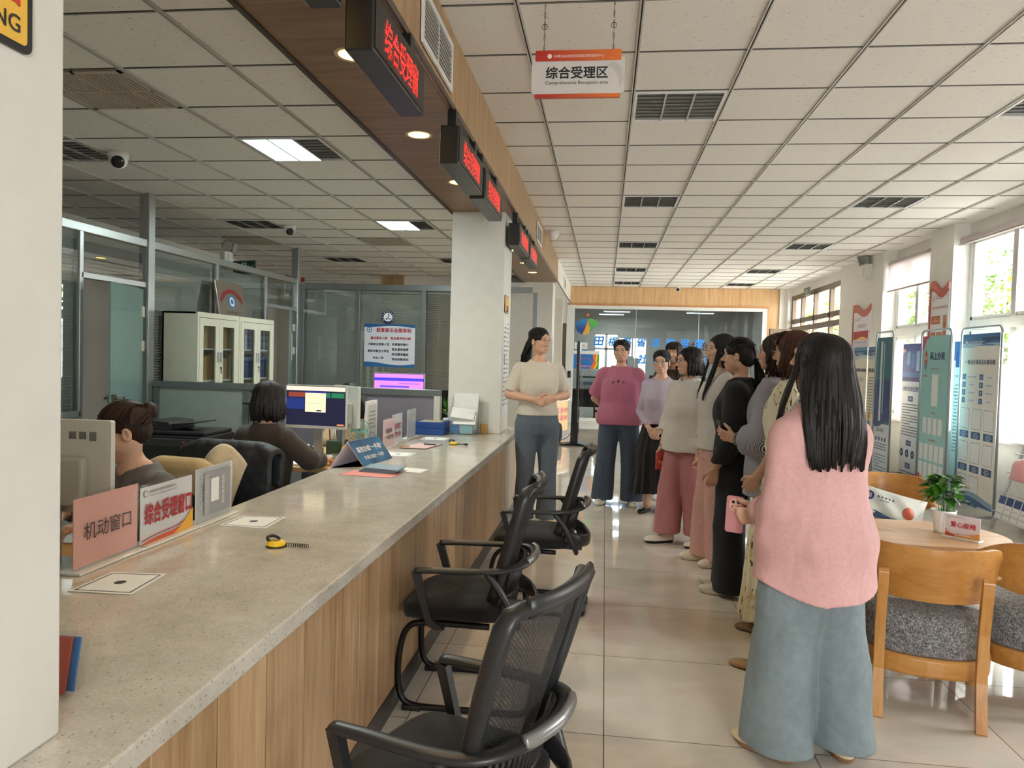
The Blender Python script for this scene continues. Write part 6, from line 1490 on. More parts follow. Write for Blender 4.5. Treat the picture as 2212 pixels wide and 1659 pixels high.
    S_ = Field((0, 0, 0), (.01, .01, .01), .01); S_.res, S_.lo, S_.ax = F.res, F.lo, F.ax
    for q in (-1, 1):
        E_, W_ = ar[q][0], ar[q][1]; S_.F = np.full(F.F.shape, S_.BIG, f4)
        if sl <= 1: e2 = sh[q]+(E_-sh[q])*sl; d = e2-sh[q]; S_.cap(sh[q], e2+d*.2, rs[0]*g, rs[1]*g, 0)
        else: e2 = E_+(W_-E_)*(sl-1); d = W_-E_; S_.chain([sh[q], E_, e2+d/np.linalg.norm(d)*.05], [rs[0]*g, rs[1]*g, rs[2]*g], .03)
        if tp.get('puff') and q in tp['puff']: S_.cap(E_+(W_-E_)*.35, E_+(W_-E_)*max(.4, sl-1-.1), rs[1]*1.1, rs[1]*1.1, .03)
        S_.plane(e2, d/np.linalg.norm(d)); h = np.maximum(.03-np.abs(F.F-S_.F), 0)/.03; F.F = np.minimum(F.F, S_.F)-h*h*.0075*(F.F < .055)*(S_.F < .055)
    F.folds(tp.get('fold', .004), tp.get('fsc', (17, 17, 8)), seed=len(ALLP)*7+1, mask=lambda x, y, z: np.clip((Z(.79)-z)/.12, .1, 1)+0*x)
    nk = tp.get('neck', (.055, .062, .0)); F.ell((0, L(.83)+.006+nk[2], Z(.845)), (.070+nk[2]*.5, .066, nk[0]), .01, None, True)
    if tp.get('vneck'): F.cap((0, L(.8)+.10, Z(.845)), (0, L(.75)+.14, Z(.76)), .035, .012, .006, True)
    F.plane((0, 0, tp['hem']-sit), (0, 0, -1))
    if tp.get('hemcurve'):
        x, y, z = F.xyz((slice(None),)*3); F.F = np.maximum(F.F, (tp['hem']+tp['hemcurve']*(np.abs(x)/.2)**2-z).astype(f4))
    top = np_mesh(tp.get('name', 'top'), [(*F.mesh(), 0)], [tp['mat']], root)
    # ---- collar / cuffs
    if tp.get('collar'):
        k_ = tp['collar']; zc = Z(.832); yc = L(.83)-.006; ang = [R(-90+a_) for a_ in range(28, 333, 12)][::1]
        path = [Vector((.060*math.cos(a_)*(1+.25*k_), yc-.004+.062*math.sin(a_-math.pi)*-1*(1+.2*k_)*-1, zc+.004-.018*max(0, -math.sin(a_-math.pi))*0-.030*max(0, math.sin(a_-math.pi)*1)**2)) for a_ in ang]
        path = [Vector((p.x, -p.y+2*yc if False else p.y, p.z)) for p in path]
        MB().tube(path, [.006]+[.014+.006*k_]*(len(path)-2)+[.006], 8, flat=(.45, 1.25), up=(0, 0, 1)).build('collar', tp['mat'], root, local=True)
    for q in tp.get('cuff', ()):
        E_, W_ = ar[q][0], ar[q][1]; e2 = Vector(E_+(W_-E_)*(sl-1)); d = Vector(W_-E_).normalized(); r_ = rs[2]*g*1.12
        MB().tube([e2-d*.045, e2-d*.02, e2+d*.01, e2+d*.012], [r_*1.0, r_*1.06, r_*1.02, r_*.8], 16).build('cuff', tp['mat'], root, local=True)
    # ---- bottom
    bt = sp.get('bottom')
    if bt and not sit:
        F = Field((-.42, -.36, .0), (.42, .40, bt.get('waist', .63)*H+.02), bt.get('res', .0085)); wz = bt.get('waist', .63)*H
        if bt['kind'] == 'skirt':
            hm = bt['hem']; F.stack([(hm, bt.get('cx', 0), 0, bt['w'], bt['w']*.82), (hm+.15, 0, 0, bt['w']*.93, bt['w']*.75), ((hm+wz)/2, 0, 0, bt['w']*.5+.10*g, bt['w']*.38+.085*g), (Z(.53), 0, -.005, .178*g*wd, .128*g*wd), (wz, 0, 0, .135*g*wd, .105*g*wd)], 0, pleat=bt.get('pleat', (16, .03)))
            x, y, z = F.xyz((slice(None),)*3); F.F = (F.F+.012*np.sin(14*np.arctan2(y, x)+2*z)*np.clip((wz-z)/.8, 0, 1)).astype(f4)
            F.plane((0, 0, hm), (0, 0, -1))
            if bt.get('slant'): F.plane((0, 0, hm+.03), (bt['slant'], 0, -1))
        else:
            F.stack([(z, x, y, rx+.010, ry+.012) for z, x, y, rx, ry in tr if z <= wz+.02], 0)
            kw, hw = bt.get('knee', .085), bt.get('hemw', .10); fz = bt.get('hem', .04)
            for q in (-1, 1):
                hp = ank[q]*1.0; hp[2] = fz; d = (ank[q]-knee[q]); F.chain([hips[q]+np.array((0, 0, -.03)), knee[q], np.array((hp[0], hp[1]+bt.get('hy', 0), fz-.06))], [bt.get('thigh', .098)*g, kw, hw], .03, flat=((0, 1, 0), 1.0))
            F.folds(bt.get('fold', .005), bt.get('fsc', (19, 19, 5)), seed=len(ALLP)*5+2, mask=lambda x, y, z: np.clip((Z(.52)-z)/.2, .15, 1)+0*x); F.plane((0, 0, fz), (0, 0, -1))
        np_mesh(bt.get('name', 'trousers' if bt['kind'] != 'skirt' else 'skirt'), [(*F.mesh(), 0)], [bt['mat']], root)
    if sit:
        F = Field((-.42, -.3, -.05), (.42, .75, Z(.60)), .012); F.stack([(z, x, y, rx+.012, ry+.012) for z, x, y, rx, ry in tr if z <= Z(.60)], 0)
        for q in (-1, 1): F.chain([hips[q], knee[q], ank[q]], [.098, .075, .065], .03)
        np_mesh('trousers', [(*F.mesh(), 0)], [plain('staff_trousers', (34, 35, 40), .8)], root)
    if sp.get('shoe') and not sit:
        kind, sm, so = sp['shoe']
        for i, q in ((0, 1), (1, -1)):
            V_, Q = shoe_field(1, (st[i][0], st[i][1]-.01, 0), R(-st[0][2]) if q > 0 else R(abs(st[1][2])), kind).mesh(); zc = V_[Q].mean(1)[:, 2]
            np_mesh('shoe', [(V_, Q, (zc < (.022 if kind != 'flat' else .008)).astype(int))], [sm, so], root)
    rz_ = np.array([r[0] for r in rows]); rxs = np.array([r[3] for r in rows])+.014; rys = np.array([r[4] for r in rows])+.014; ryc = np.array([r[2] for r in rows])
    def push(p, sg=-1):                                                            # keep loose hair outside the clothes
        if p[2] > Z(.80): return p
        a_, b_, c_ = np.interp(p[2], rz_, rxs), np.interp(p[2], rz_, rys), np.interp(p[2], rz_, ryc); yb = b_*math.sqrt(max(0, 1-(p[0]/a_)**2)); return np.array((p[0], min(p[1], c_-yb) if sg < 0 else max(p[1], c_+yb), p[2]))
    hair(root, T, Mh, hs, sp.get('hair', {}), rn, push)
    gl = sp.get('glasses')
    if gl:
        m = MB(); t = lambda *p: Vector(T(p))
        for q in (-1, 1):
            pts = [t(q*(.034+.0235*math.cos(a)*abs(math.cos(a))**-.25 if abs(math.cos(a)) > 1e-6 else q*.034), .0985-.35*max(0, (.034+.0235*math.cos(a))-.034)**1.0*.6, .000+.018*math.sin(a)) for a in [i*math.pi/10+.01 for i in range(20)]]
            m.tube(pts, .00105*gl.get('w', 1), 6, closed=True)
            m.tube([t(q*.057, .091, .006), t(q*.072, .078, .006), t(q*.0775, .03, .004), t(q*.078, -.015, .002), t(q*.079, -.032, -.014)], .0012*gl.get('w', 1), 6)
        m.tube([t(-.011, .100, .004), t(0, .102, .007), t(.011, .100, .004)], .0012, 6)
        m.build('eyeglasses', gl['mat'], root, local=True)
    ALLP.append(root); return root, T, ar, Mh

def hair(root, T, Mn, s, sp, rn, push=lambda p: p):
    """cap of hair over the skull plus locks; style: pony, long, bob, bun"""
    style = sp.get('style', 'bob'); mat = sp.get('mat', M_hair); C = np.array((0, -.016, .030)); RX, RY, RZ = .0815, .1005, .0885
    t = lambda p: T(p)
    c0 = np.array(T((0, 0, 0))); ex = np.array((.17, .20, .20)); F = Field(c0-ex, c0+ex, .0048); e = lambda p, r, k=.015, cut=False: F.ell(T(p), np.array(r)*s, k, Mn, cut)
    e(C, (RX, RY, RZ), 0)
    fz = sp.get('fringe', .066)
    e((0, .118, fz-.088), (.066+.006*(style != 'pony'), .092, .096), .012, True)                  # the face
    if style in ('pony', 'bun'):
        for q in (-1, 1): e((q*.085, .040, -.050), (.045, .056, .060), .014, True)
        e((0, -.058, -.020), (.060, .052, .056), .03); e((0, -.05, -.122), (.12, .10, .045), .012, True)
        tie = np.array(sp.get('tie', (0, -.112, .012)))
    if style == 'bun': e(tie+np.array((0, -.026, 0)), (.036, .034, .036), .01)
    if style in ('bob', 'long'):
        zb = -sp.get('len', .10); e((0, -.035, -.02), (.084, .084, .075), .03); F.cap(T((0, -.045, -.02)), T((0, -.05, max(zb, -.13))), .074*s, .066*s, .03, flat=(Mn[:, 1], .8))
        for q in (-1, 1): F.cap(T((q*.064, -.012, .02)), T((q*.070, -.008, max(zb+.02, -.11))), .027*s, .022*s, .02)
        F.plane(T((0, 0, max(zb, -.145))), -Mn[:, 2])
    x, y, z = F.xyz((slice(None),)*3); d0 = [Mn[0, i]*(x-c0[0])+Mn[1, i]*(y-c0[1])+Mn[2, i]*(z-c0[2]) for i in range(3)]
    F.F = (F.F+.0014*np.sin(46*np.arctan2(d0[0], d0[1]+.02)+14*d0[2])+.0009*np.sin(90*np.arctan2(d0[0], d0[1])+30*d0[2])).astype(f4)
    parts = [(*F.mesh(), 0)]
    m = MB(); Vt = lambda p: Vector(T(p)); G = lambda p: Vector(p)
    onsk = lambda d, k=1.012: C+np.array((d[0]*RX, d[1]*RY, d[2]*RZ))*k/np.linalg.norm(d)
    down = np.array(Mn).T @ np.array((0, 0, -1)); n = sp.get('n', 80)
    if style in ('long', 'bob'):
        part = sp.get('part', .0); ln = sp.get('len', .12); curl = sp.get('curl', 0.0)
        for i in range(n):
            ph = R(rn.uniform(sp.get('from', 52), 180))*(1 if i % 2 else -1); dx, dy = math.sin(ph), math.cos(ph); pts = []
            th1 = R(100)
            for j in range(7): th = R(6)+(th1-R(6))*j/6; pts.append(T(onsk((math.sin(th)*dx+part*(1-j/6), math.sin(th)*dy, math.cos(th)), 1.015+.02*rn.random())))
            end = np.array(pts[-1]); L_ = ln+rn.uniform(-.035, .015)*min(1, ln/.2); zend = T((0, 0, -L_))[2]; drop = max(.03, end[2]-zend); k = max(4, int(drop/.035)); w1, w2, w3 = rn.uniform(-1, 1), rn.uniform(0, 6), rn.uniform(-1, 1)
            out = np.array(Mn) @ np.array((dx, dy, 0))
            for j in range(1, k+1):
                q = j/k; b = sp.get('inward', .25)*min(1, drop/.2); pts.append(end+np.array((0, 0, -drop*q))+out*((.012+sp.get('flare', 0))*math.sin(q*2.6)-.03*b*q*q)+np.array((w1, w3, 0))*.010*q+np.array((math.sin(w2+q*9), math.cos(w2+q*9), 0))*(.004+curl*.016)*q)
            P_ = [np.array(p) for p in pts]; D_ = [push(p, 1 if abs(ph) < R(72) else -1)-p for p in P_]; dm = [float(np.linalg.norm(d)) for d in D_]; pts = []
            for j, p in enumerate(P_):                                      # ease out over the shoulders instead of stepping
                k_ = max(range(j, len(P_)), key=lambda i: dm[i]*max(0, 1-(i-j)/7)); pts.append(p+D_[k_]*max(0, 1-(k_-j)/7))
            N_ = len(pts); r0 = sp.get('r', .0075); rad = [r0*(.55+.45*min(1, j/3))*(1 if j < N_*.7 else max(.12, 1-(j-N_*.7)/(N_*.3)*.9)) for j in range(N_)]
            m.tube(pts, rad, 5, flat=(1.5, .7))
    if sp.get('bangs'):
        for i in range(26):
            u = rn.uniform(-1, 1); pts = [T((u*.02, .03, .118)), T((u*.045, .072, .10)), T((u*.058, .092, .072)), T((u*.064+sp.get('sweep', 0)*.02, .098-abs(u)*.018, .046)), T((u*.068+sp.get('sweep', 0)*.03, .094-abs(u)*.022, sp['bangs']+rn.uniform(-.006, .008)))]
            m.tube(pts, [.007, .0085, .008, .006, .0015], 5, flat=(1.4, .6))
    if style in ('pony', 'bun'):
        for i in range(n):
            ph = R(rn.uniform(15, 165))*(1 if i % 2 else -1); el = .74-.66*math.sin(ph)**2*(abs(ph) < R(90))-(.66+.45*min(1, (abs(ph)-R(90))/R(25)))*(abs(ph) >= R(90)); p0 = onsk((math.sin(ph), math.cos(ph), el)); p1 = onsk((tie[0]*6, tie[1]-C[1], (tie[2]-C[2])), 1.03); pts = []
            for j in range(8): q = j/7; d = (p0-C)*(1-q)+(p1-C)*q+np.array((0, 0, .05*math.sin(q*math.pi)*(abs(ph) < R(100)))); d = d/np.array((RX, RY, RZ)); pts.append(T(onsk(d, 1.008+.02*rn.random())))
            m.tube(pts, [.003, .006, .0072, .0075, .0075, .007, .006, .005], 5, flat=(1.5, .6))
        if style == 'pony':
            ln = sp.get('len', .22); a0 = np.array(T(tie)); back = np.array(Mn) @ np.array((0, -1, 0))+np.array(sp.get('tailx', (0, 0, 0)))
            for i in range(40):
                u, v = rn.uniform(-1, 1), rn.uniform(-1, 1); L_ = ln*rn.uniform(.75, 1.05); pts = []; w = rn.uniform(0, 6)
                side = np.array(Mn) @ np.array((1, 0, 0))
                for j in range(10):
                    q = j/9; bl = math.sin(min(1, q*1.4)*math.pi/2); pts.append(a0+back*(.045*bl+.012*v*bl)+np.array((0, 0, .012*math.sin(min(1, q*4)*math.pi)-L_*q**1.25))+side*(u*.026*bl*(1-.45*q))+back*v*.016*bl+np.array((math.sin(w+8*q), math.cos(w+8*q), 0))*sp.get('curl', .0)*.02*q)
                m.tube(pts, [.004, .007, .0085, .009, .009, .0085, .008, .0065, .004, .0012], 5, flat=(1.3, .8))
            rt = MB().lathe([(.010, -.008), (.016, -.005), (.017, .002), (.013, .008)], a0+back*.012, 14, axis=Vector(back)); rt.build('hair_tie', sp.get('tiemat', M_black), root, local=True)
    if m.v: parts.append(mb_arrays(m))
    np_mesh('hair', parts, [mat], root)
# ------------------------------------------------------------------ who stands where
def stripe_mat():
    n = NT('fine_striped_cotton'); sp = n.new('ShaderNodeSeparateXYZ'); n.link(n.coord(), sp.inputs[0])
    q = n.math('ADD', n.math('ADD', n.math('MULTIPLY', sp.outputs[0], .75), n.math('MULTIPLY', sp.outputs[1], .55)), n.math('MULTIPLY', sp.outputs[2], .42))
    f = n.math('GREATER_THAN', n.math('FRACT', n.math('MULTIPLY', q, 165)), .48); n.set(color=n.mix(f, srgb(214, 214, 224), srgb(66, 70, 96)), rough=.8); n.bump(n.noise(n.coord(scale=(7, 7, 3)), 1.6, 3, .55, 1.0), .5, .05); return n.m
def bamboo_mat():
    n = NT('bamboo_print_cotton'); c = srgb(232, 224, 196)
    a = n.noise(n.coord(scale=(60, 60, 12), rot=(0.5, 0.3, .4)), 1.2, 2, .5, .8); b = n.noise(n.coord(scale=(56, 56, 12), rot=(-.7, .5, 0)), 1.2, 2, .5, .6); m = n.noise(n.coord(scale=(5, 5, 4)), 1.6, 2)
    leafs = n.math('MULTIPLY', n.math('MAXIMUM', n.math('GREATER_THAN', a, .635), n.math('GREATER_THAN', b, .64)), n.math('GREATER_THAN', m, .50)); y = n.math('MULTIPLY', n.math('GREATER_THAN', n.noise(n.coord(scale=(12, 12, 8)), 2, 2), .62), n.math('GREATER_THAN', m, .52))
    n.set(color=n.mix(leafs, n.mix(n.math('MULTIPLY', y, .6), c, srgb(200, 164, 84)), srgb(88, 84, 52)), rough=.75); n.bump(n.noise(n.coord(scale=(9, 9, 2)), 1.6, 3, .55, .6), .4, .04); return n.m
def knit_mat(name, rgb, sx=64):
    n = NT(name); sp = n.new('ShaderNodeSeparateXYZ'); n.link(n.coord(), sp.inputs[0])
    w = n.math('SINE', n.math('ADD', n.math('MULTIPLY', n.math('ADD', sp.outputs[0], n.math('MULTIPLY', sp.outputs[1], .5)), sx*6.28), n.math('MULTIPLY', n.math('SINE', n.math('MULTIPLY', sp.outputs[2], 260)), .5)))
    h = n.math('ADD', n.math('MULTIPLY', w, .5), n.math('MULTIPLY', n.noise(n.coord(), 160, 2), .6)); c = srgb(*rgb)
    n.set(color=n.ramp(h, [(.0, tuple(x*.92 for x in c[:3])), (.7, c)]), rough=.9, sheen=.2); n.bump(h, .35, .004); return n.m
def printed(name, a, b, sc=40, th=.52):
    n = NT(name); n.set(color=n.mix(n.math('GREATER_THAN', n.noise(n.coord(), sc, 3), th), srgb(*a), srgb(*b)), rough=.85); return n.m
F_ = lambda nm, c, **k: fabric(nm, c, fold=k.pop('fold', .5), **k)
M_sil = plain('thin_silver_wire', (150, 150, 152), .25, metal=.9); M_gold = plain('rose_gold_wire', (176, 140, 120), .25, metal=.8); M_bwire = plain('black_wire', (26, 26, 30), .3)
W_SHOE = plain('white_shoe', (226, 220, 208), .5); CREAM_SHOE = plain('cream_shoe', (226, 208, 176), .5); W_SOLE = plain('white_sole', (214, 208, 198), .6); B_SOLE = plain('black_sole', (26, 25, 25), .6); TAN = plain('taupe_leather', (128, 108, 82), .45); TAN2 = plain('tan_suede', (168, 136, 98), .6); DSOLE = plain('brown_sole', (70, 56, 44), .6)
denim = lambda nm, c: fabric(nm, c, 34, .13, .85, fold=.35)
DOWN = (0, .12, -1)

guide, T, ar, Mh = person('person in cream cable-knit short-sleeved top and grey-blue jeans, hands clasped, smiling', (-.585, 6.60), 200, 1.755, dict(
    build=1.10, head=(34, -2, 0), smile=1, arms={'R': ((.262, -.02, 1.165), (.085, .185, 1.13), (-.85, .35, -.28), (-.15, -1, .1), .75, .9), 'L': ((-.262, -.01, 1.165), (-.085, .195, 1.145), (.85, .30, -.25), (.1, -1, .0), .75, .9)},
    top=dict(name='knit_top', mat=knit_mat('cream_cable_knit', (212, 203, 188)), hem=.985, off=.016, sleeve=.86, rs=(0.062, 0.060, 0.050), neck=(.050, .05, 0), fold=.003),
    bottom=dict(name='jeans', kind='t', mat=denim('greyblue_denim', (92, 104, 116)), waist=.60, thigh=.100, knee=.078, hemw=.098, hem=.055, fold=.003), stance=((.10, .0, 10), (-.10, .03, 10)),
    shoe=('sneaker', CREAM_SHOE, W_SOLE), hair=dict(style='pony', len=.27, tie=(0, -.115, .008), curl=1.2, fringe=.068, n=90), glasses=dict(mat=M_gold)))
m = MB(); m.prism([(-.045, .05), (-.045, -.03), (0, -.055), (.045, -.03), (.045, .05)], (-.085, .148, 1.265), (-1, 0, 0), (0, .1, 1), (0, .003, 0)); p_ = m.build('chest_pocket', knit_mat('cream_cable_knit_pocket', (224, 214, 196)), guide, local=True)
MB().disc((-.085, .1525, 1.272), .011, (0, 1, 0), 12).disc((-.083, .1525, 1.252), .009, (0, 1, 0), 12).text('B', (-.088, .153, 1.24), (-1, 0, 0), UZ, h=.02, bold=.04).build('embroidery', M_black, p_)

tee, T, ar, Mh = person('person in loose pink tee with black letters and dark flared jeans, hands behind back', (.165, 7.74), 172, 1.70, dict(
    build=1.12, head=(-4, -4, 3), arms={'R': ((.275, -.09, 1.09), (.10, -.20, .93), (-.8, -.2, -.4), (0, 1, 0), .5), 'L': ((-.275, -.09, 1.09), (-.10, -.20, .93), (.8, -.2, -.4), (0, 1, 0), .5)},
    top=dict(name='tee', mat=F_('rose_pink_jersey', (178, 104, 128), fold=.6), hem=.83, off=.035, flare=.012, sleeve=.86, rs=(0.074, 0.078, 0.050), box=.165, fold=.006, fsc=(13, 13, 6), neck=(.052, .06, .0)),
    bottom=dict(name='jeans', kind='t', mat=denim('dark_washed_denim', (66, 76, 92)), thigh=.106, knee=.100, hemw=.118, hem=.05), stance=((.155, .02, 10), (-.155, .0, 14)), shoe=('sneaker', W_SHOE, W_SOLE), hair=dict(style='pony', len=.20, tie=(0, -.11, -.02), fringe=.072, n=90), glasses=dict(mat=M_sil)))
m = MB()
for ch, x, z, r_ in (('A', .052, 1.268, .3), ('B', .0, 1.280, 0), ('C', -.052, 1.268, -.3)): m.text(ch, (x, .1795, z), (-math.cos(r_), 0, -math.sin(r_)*-1), (math.sin(r_)*-1, 0, math.cos(r_)), h=.030, bold=.05)
tee_letters = m

lav, T, ar, Mh = person('person in lavender long-sleeved top and long black skirt, hands clasped low', (.555, 7.46), 160, 1.60, dict(
    skin=M_skin2, head=(4, -6, 0), arms={'R': ((.205, -.01, .985), (.055, .165, .835), (-.55, .2, -.75), (-.1, -1, 0), .5), 'L': ((-.205, -.01, .985), (-.055, .175, .845), (.55, .15, -.75), (.1, -1, 0), .5)},
    top=dict(mat=F_('lavender_jersey', (192, 180, 196), fold=.5), hem=.875, off=.016, flare=.012, sleeve=1.86, rs=(0.046, 0.044, 0.036), neck=(.050, .05, .03), fold=.004),
    bottom=dict(kind='skirt', mat=F_('black_pleated_cloth', (20, 20, 22), fold=.6), hem=.175, w=.27, pleat=(22, .02), slant=-.12), stance=((.09, .06, 8), (-.07, -.02, 8)), shoe=('flat', plain('black_patent', (18, 18, 20), .15), B_SOLE), hair=dict(style='pony', len=.16, tie=(0, -.105, -.035), fringe=.070, n=90), glasses=dict(mat=M_sil)))
person('person in dark patterned shirt with curly brown fringe, behind the lavender top', (.74, 8.22), 168, 1.70, dict(
    head=(-14, -2, 0), top=dict(mat=printed('dark_leopard_print', (74, 66, 54), (112, 100, 80), 70), hem=.85, off=.02, sleeve=1.85), bottom=dict(kind='t', mat=denim('charcoal_denim', (44, 46, 52))), shoe=('sneaker', W_SHOE, W_SOLE),
    hair=dict(style='long', len=.28, mat=M_hairb, curl=1.4, bangs=.036, n=90, **{'from': 48}), stance=((.10, .05, 8), (-.09, 0, 8))))
white, T, ar, Mh = person('person in loose white collared blouse and dusty pink wide trousers with bracelets', (.685, 6.20), 128, 1.61, dict(
    build=1.06, head=(-22, -2, 0), arms={'R': ((.225, .0, 1.0), (.215, .07, .775), (.0, .12, -1), (-1, .15, 0), .45), 'L': ((-.235, -.0, 1.0), (-.235, .06, .775), (0, .15, -1), (1, .25, 0), .55)},
    top=dict(name='blouse', mat=F_('white_linen', (208, 202, 195), fold=.7), hem=.765, off=.035, flare=.03, sleeve=1.42, rs=(0.066, 0.068, 0.074), box=.17, fold=.006, vneck=True, neck=(.055, .06, 0), collar=1.2),
    bottom=dict(kind='t', mat=F_('dusty_pink_satin', (178, 118, 122), rough=.5, fold=.6), thigh=.110, knee=.100, hemw=.115, hem=.085, fold=.006), stance=((.10, .12, 16), (-.10, -.05, 14)), shoe=('sneaker', W_SHOE, B_SOLE), hair=dict(style='bob', len=.115, inward=.3, n=90, part=.1, **{'from': 62}), glasses=dict(mat=M_sil, w=1.2)))
for q, nm in ((1, 'R'), (-1, 'L')):
    W_, E_ = Vector(ar[q][1]), Vector(ar[q][0]); d = (W_-E_).normalized()
    for k in range(2 if q < 0 else 1): MB().tube([W_-d*(.012+.014*k)+d.orthogonal().normalized()*(.030*math.cos(a))+d.cross(d.orthogonal().normalized())*(.030*math.sin(a)) for a in [i*math.pi/9 for i in range(18)]], .0025, 6, closed=True).build('bracelet', M_black if q > 0 else M_gold, white, local=True)
person('person with long straight black hair, white top and pale pink trousers, smiling in profile', (.85, 5.62), 98, 1.70, dict(
    skin=M_skin2, head=(4, 0, 0), smile=1, top=dict(mat=F_('soft_white_knit', (208, 204, 199)), hem=.86, off=.028, sleeve=1.80, rs=(0.060, 0.060, 0.056), flare=.01), bottom=dict(kind='t', mat=F_('pale_pink_crepe', (206, 160, 152), fold=.5), thigh=.105, knee=.105, hemw=.125, hem=.05, fold=.007),
    stance=((.09, .06, 8), (-.09, -.02, 8)), shoe=('sneaker', plain('ivory_shoe', (228, 220, 198), .5), W_SOLE), hair=dict(style='long', len=.36, n=120, part=.15, inward=.1, **{'from': 60})))
person('person in black hoodie and dark jeans with low ponytail and glasses, seen from behind', (.865, 4.95), 72, 1.655, dict(
    head=(-8, 0, 0), build=1.05, arms={'L': ((-.24, .0, 1.02), (-.20, .10, .82), (.1, .2, -1), (1, .2, 0), .5), 'R': ((.24, .0, 1.02), (.20, .10, .82), (-.1, .2, -1), (-1, .2, 0), .5)},
    top=dict(name='hoodie', collar=.8, mat=F_('black_sweat_fabric', (22, 22, 24), fold=.7), hem=.86, off=.03, sleeve=1.84, rs=(0.068, 0.066, 0.052), box=.165, fold=.007), bottom=dict(name='jeans', kind='t', mat=denim('ink_denim', (26, 31, 42)), thigh=.108, knee=.096, hemw=.112, hem=.03, fold=.006),
    stance=((.09, .06, 6), (-.09, .02, 6)), shoe=('sneaker', plain('pale_grey_shoe', (206, 200, 190), .5), W_SOLE), hair=dict(style='pony', len=.27, tie=(0, -.108, -.03), fringe=.066, n=100, tailx=(0, 0, 0)), glasses=dict(mat=M_bwire)))
strp, T, ar, Mh = person('person in fine striped shirt holding a dark phone, grey band on wrist', (1.035, 4.68), 64, 1.675, dict(
    head=(-2, 0, 0), arms={'L': ((-.245, .01, 1.045), (-.175, .185, 1.035), (.10, .93, .20), (.85, .1, .35), .55, .8), 'R': ((.23, .05, 1.03), (.06, .22, 1.0), (-.75, .6, .2), (-.2, -.6, .7), .5)},
    top=dict(name='shirt', collar=.5, mat=stripe_mat(), hem=.70, off=.035, flare=.03, sleeve=1.62, rs=(0.076, 0.082, 0.060), box=.17, fold=.007, puff=(-1,)), bottom=dict(kind='t', mat=F_('black_cotton', (22, 22, 25)), thigh=.10, knee=.08, hemw=.085), stance=((.08, -.05, 5), (-.08, -.05, 5)),
    shoe=('flat', M_black, B_SOLE), hair=dict(style='bob', len=.15, mat=M_hairb, curl=.8, n=90, **{'from': 68})))
W_, E_ = Vector(ar[-1][1]), Vector(ar[-1][0]); d = (W_-E_).normalized(); o_ = d.orthogonal().normalized()
MB().tube([W_-d*.018+o_*(.034*math.cos(a))+d.cross(o_)*(.034*math.sin(a)) for a in [i*math.pi/12 for i in range(24)]], .0065, 8, closed=True).build('wrist_band', plain('grey_band', (150, 150, 150), .4), strp, local=True)
flo, T, ar, Mh = person('person in long cream dress printed with bamboo leaves, auburn bob and glasses', (1.045, 4.30), 62, 1.675, dict(
    head=(-4, -4, 0), arms={'L': ((-.235, .0, 1.03), (-.16, .14, .86), (.3, .5, -.7), (1, 0, 0), .5), 'R': ((.235, .0, 1.03), (.16, .14, .86), (-.3, .5, -.7), (-1, 0, 0), .5)},
    top=dict(name='dress_bodice', mat=bamboo_mat(), hem=.93, off=.03, sleeve=1.05, rs=(0.071, 0.078, 0.086), fold=.006), bottom=dict(name='dress_skirt', kind='skirt', mat=bpy.data.materials['bamboo_print_cotton'], hem=.075, w=.285, pleat=(18, .035), waist=.60), stance=((.10, .10, 6), (-.13, .06, 8)),
    shoe=('flat', TAN, DSOLE), hair=dict(style='bob', len=.155, mat=hair_mat('auburn_hair', (40, 24, 18), (96, 56, 40)), bangs=.026, curl=.6, n=100, sweep=.4, **{'from': 62}), glasses=dict(mat=M_sil, w=1.3)))
person('person mostly hidden behind pink shirt, brown hair top and tan strapped shoe showing', (1.00, 3.70), 64, 1.64, dict(
    head=(-6, 0, 0), face=0, top=dict(mat=printed('black_white_print', (226, 226, 222), (50, 50, 54), 60), hem=.9, off=.014, sleeve=1.6), bottom=dict(kind='t', mat=F_('grey_trouser_cloth', (70, 70, 74))), stance=((.09, .02, 5), (-.10, .16, 5)), shoe=('flat', TAN2, DSOLE), hair=dict(style='bob', len=.16, mat=M_hairb, n=80)))
fg, T, ar, Mh = person('person with very long black hair, oversized pink shirt and pale wide jeans, nearest the camera', (.815, 2.93), 18, 1.60, dict(
    skin=M_skin2, hs=1.05, shd=.022, shw=.90, head=(14, 0, 0), face=0, arms={'L': ((-.155, -.01, .955), (-.135, .165, .885), (-.72, .62, -.12), (.5, .6, .1), .7, .7), 'R': ((.195, .06, 1.0), (.10, .22, .92), (-.6, .6, -.2), (0, -1, 0), .5)},
    top=dict(name='shirt', res=.0065, mat=F_('pale_pink_cotton', (218, 170, 168), fold=.8, rough=.8), hem=.615, off=.035, flare=.05, sleeve=1.72, rs=(.066, .064, .062), box=.165, fold=.011, fsc=(20, 20, 3), hemcurve=.05, collar=.4), bottom=dict(name='jeans', kind='t', res=.007, mat=fabric('bleached_denim', (124, 138, 144), 34, .13, .85, fold=.7), thigh=.118, knee=.120, hemw=.135, hem=.06, fold=.013, fsc=(14, 14, 4)),
    stance=((.125, -.02, 12), (-.135, .0, 30)), shoe=('sneaker', CREAM_SHOE, plain('tan_sole', (150, 112, 78), .6)), hair=dict(style='long', len=.345, n=260, r=.0085, inward=.0, flare=.018, **{'from': 36})))
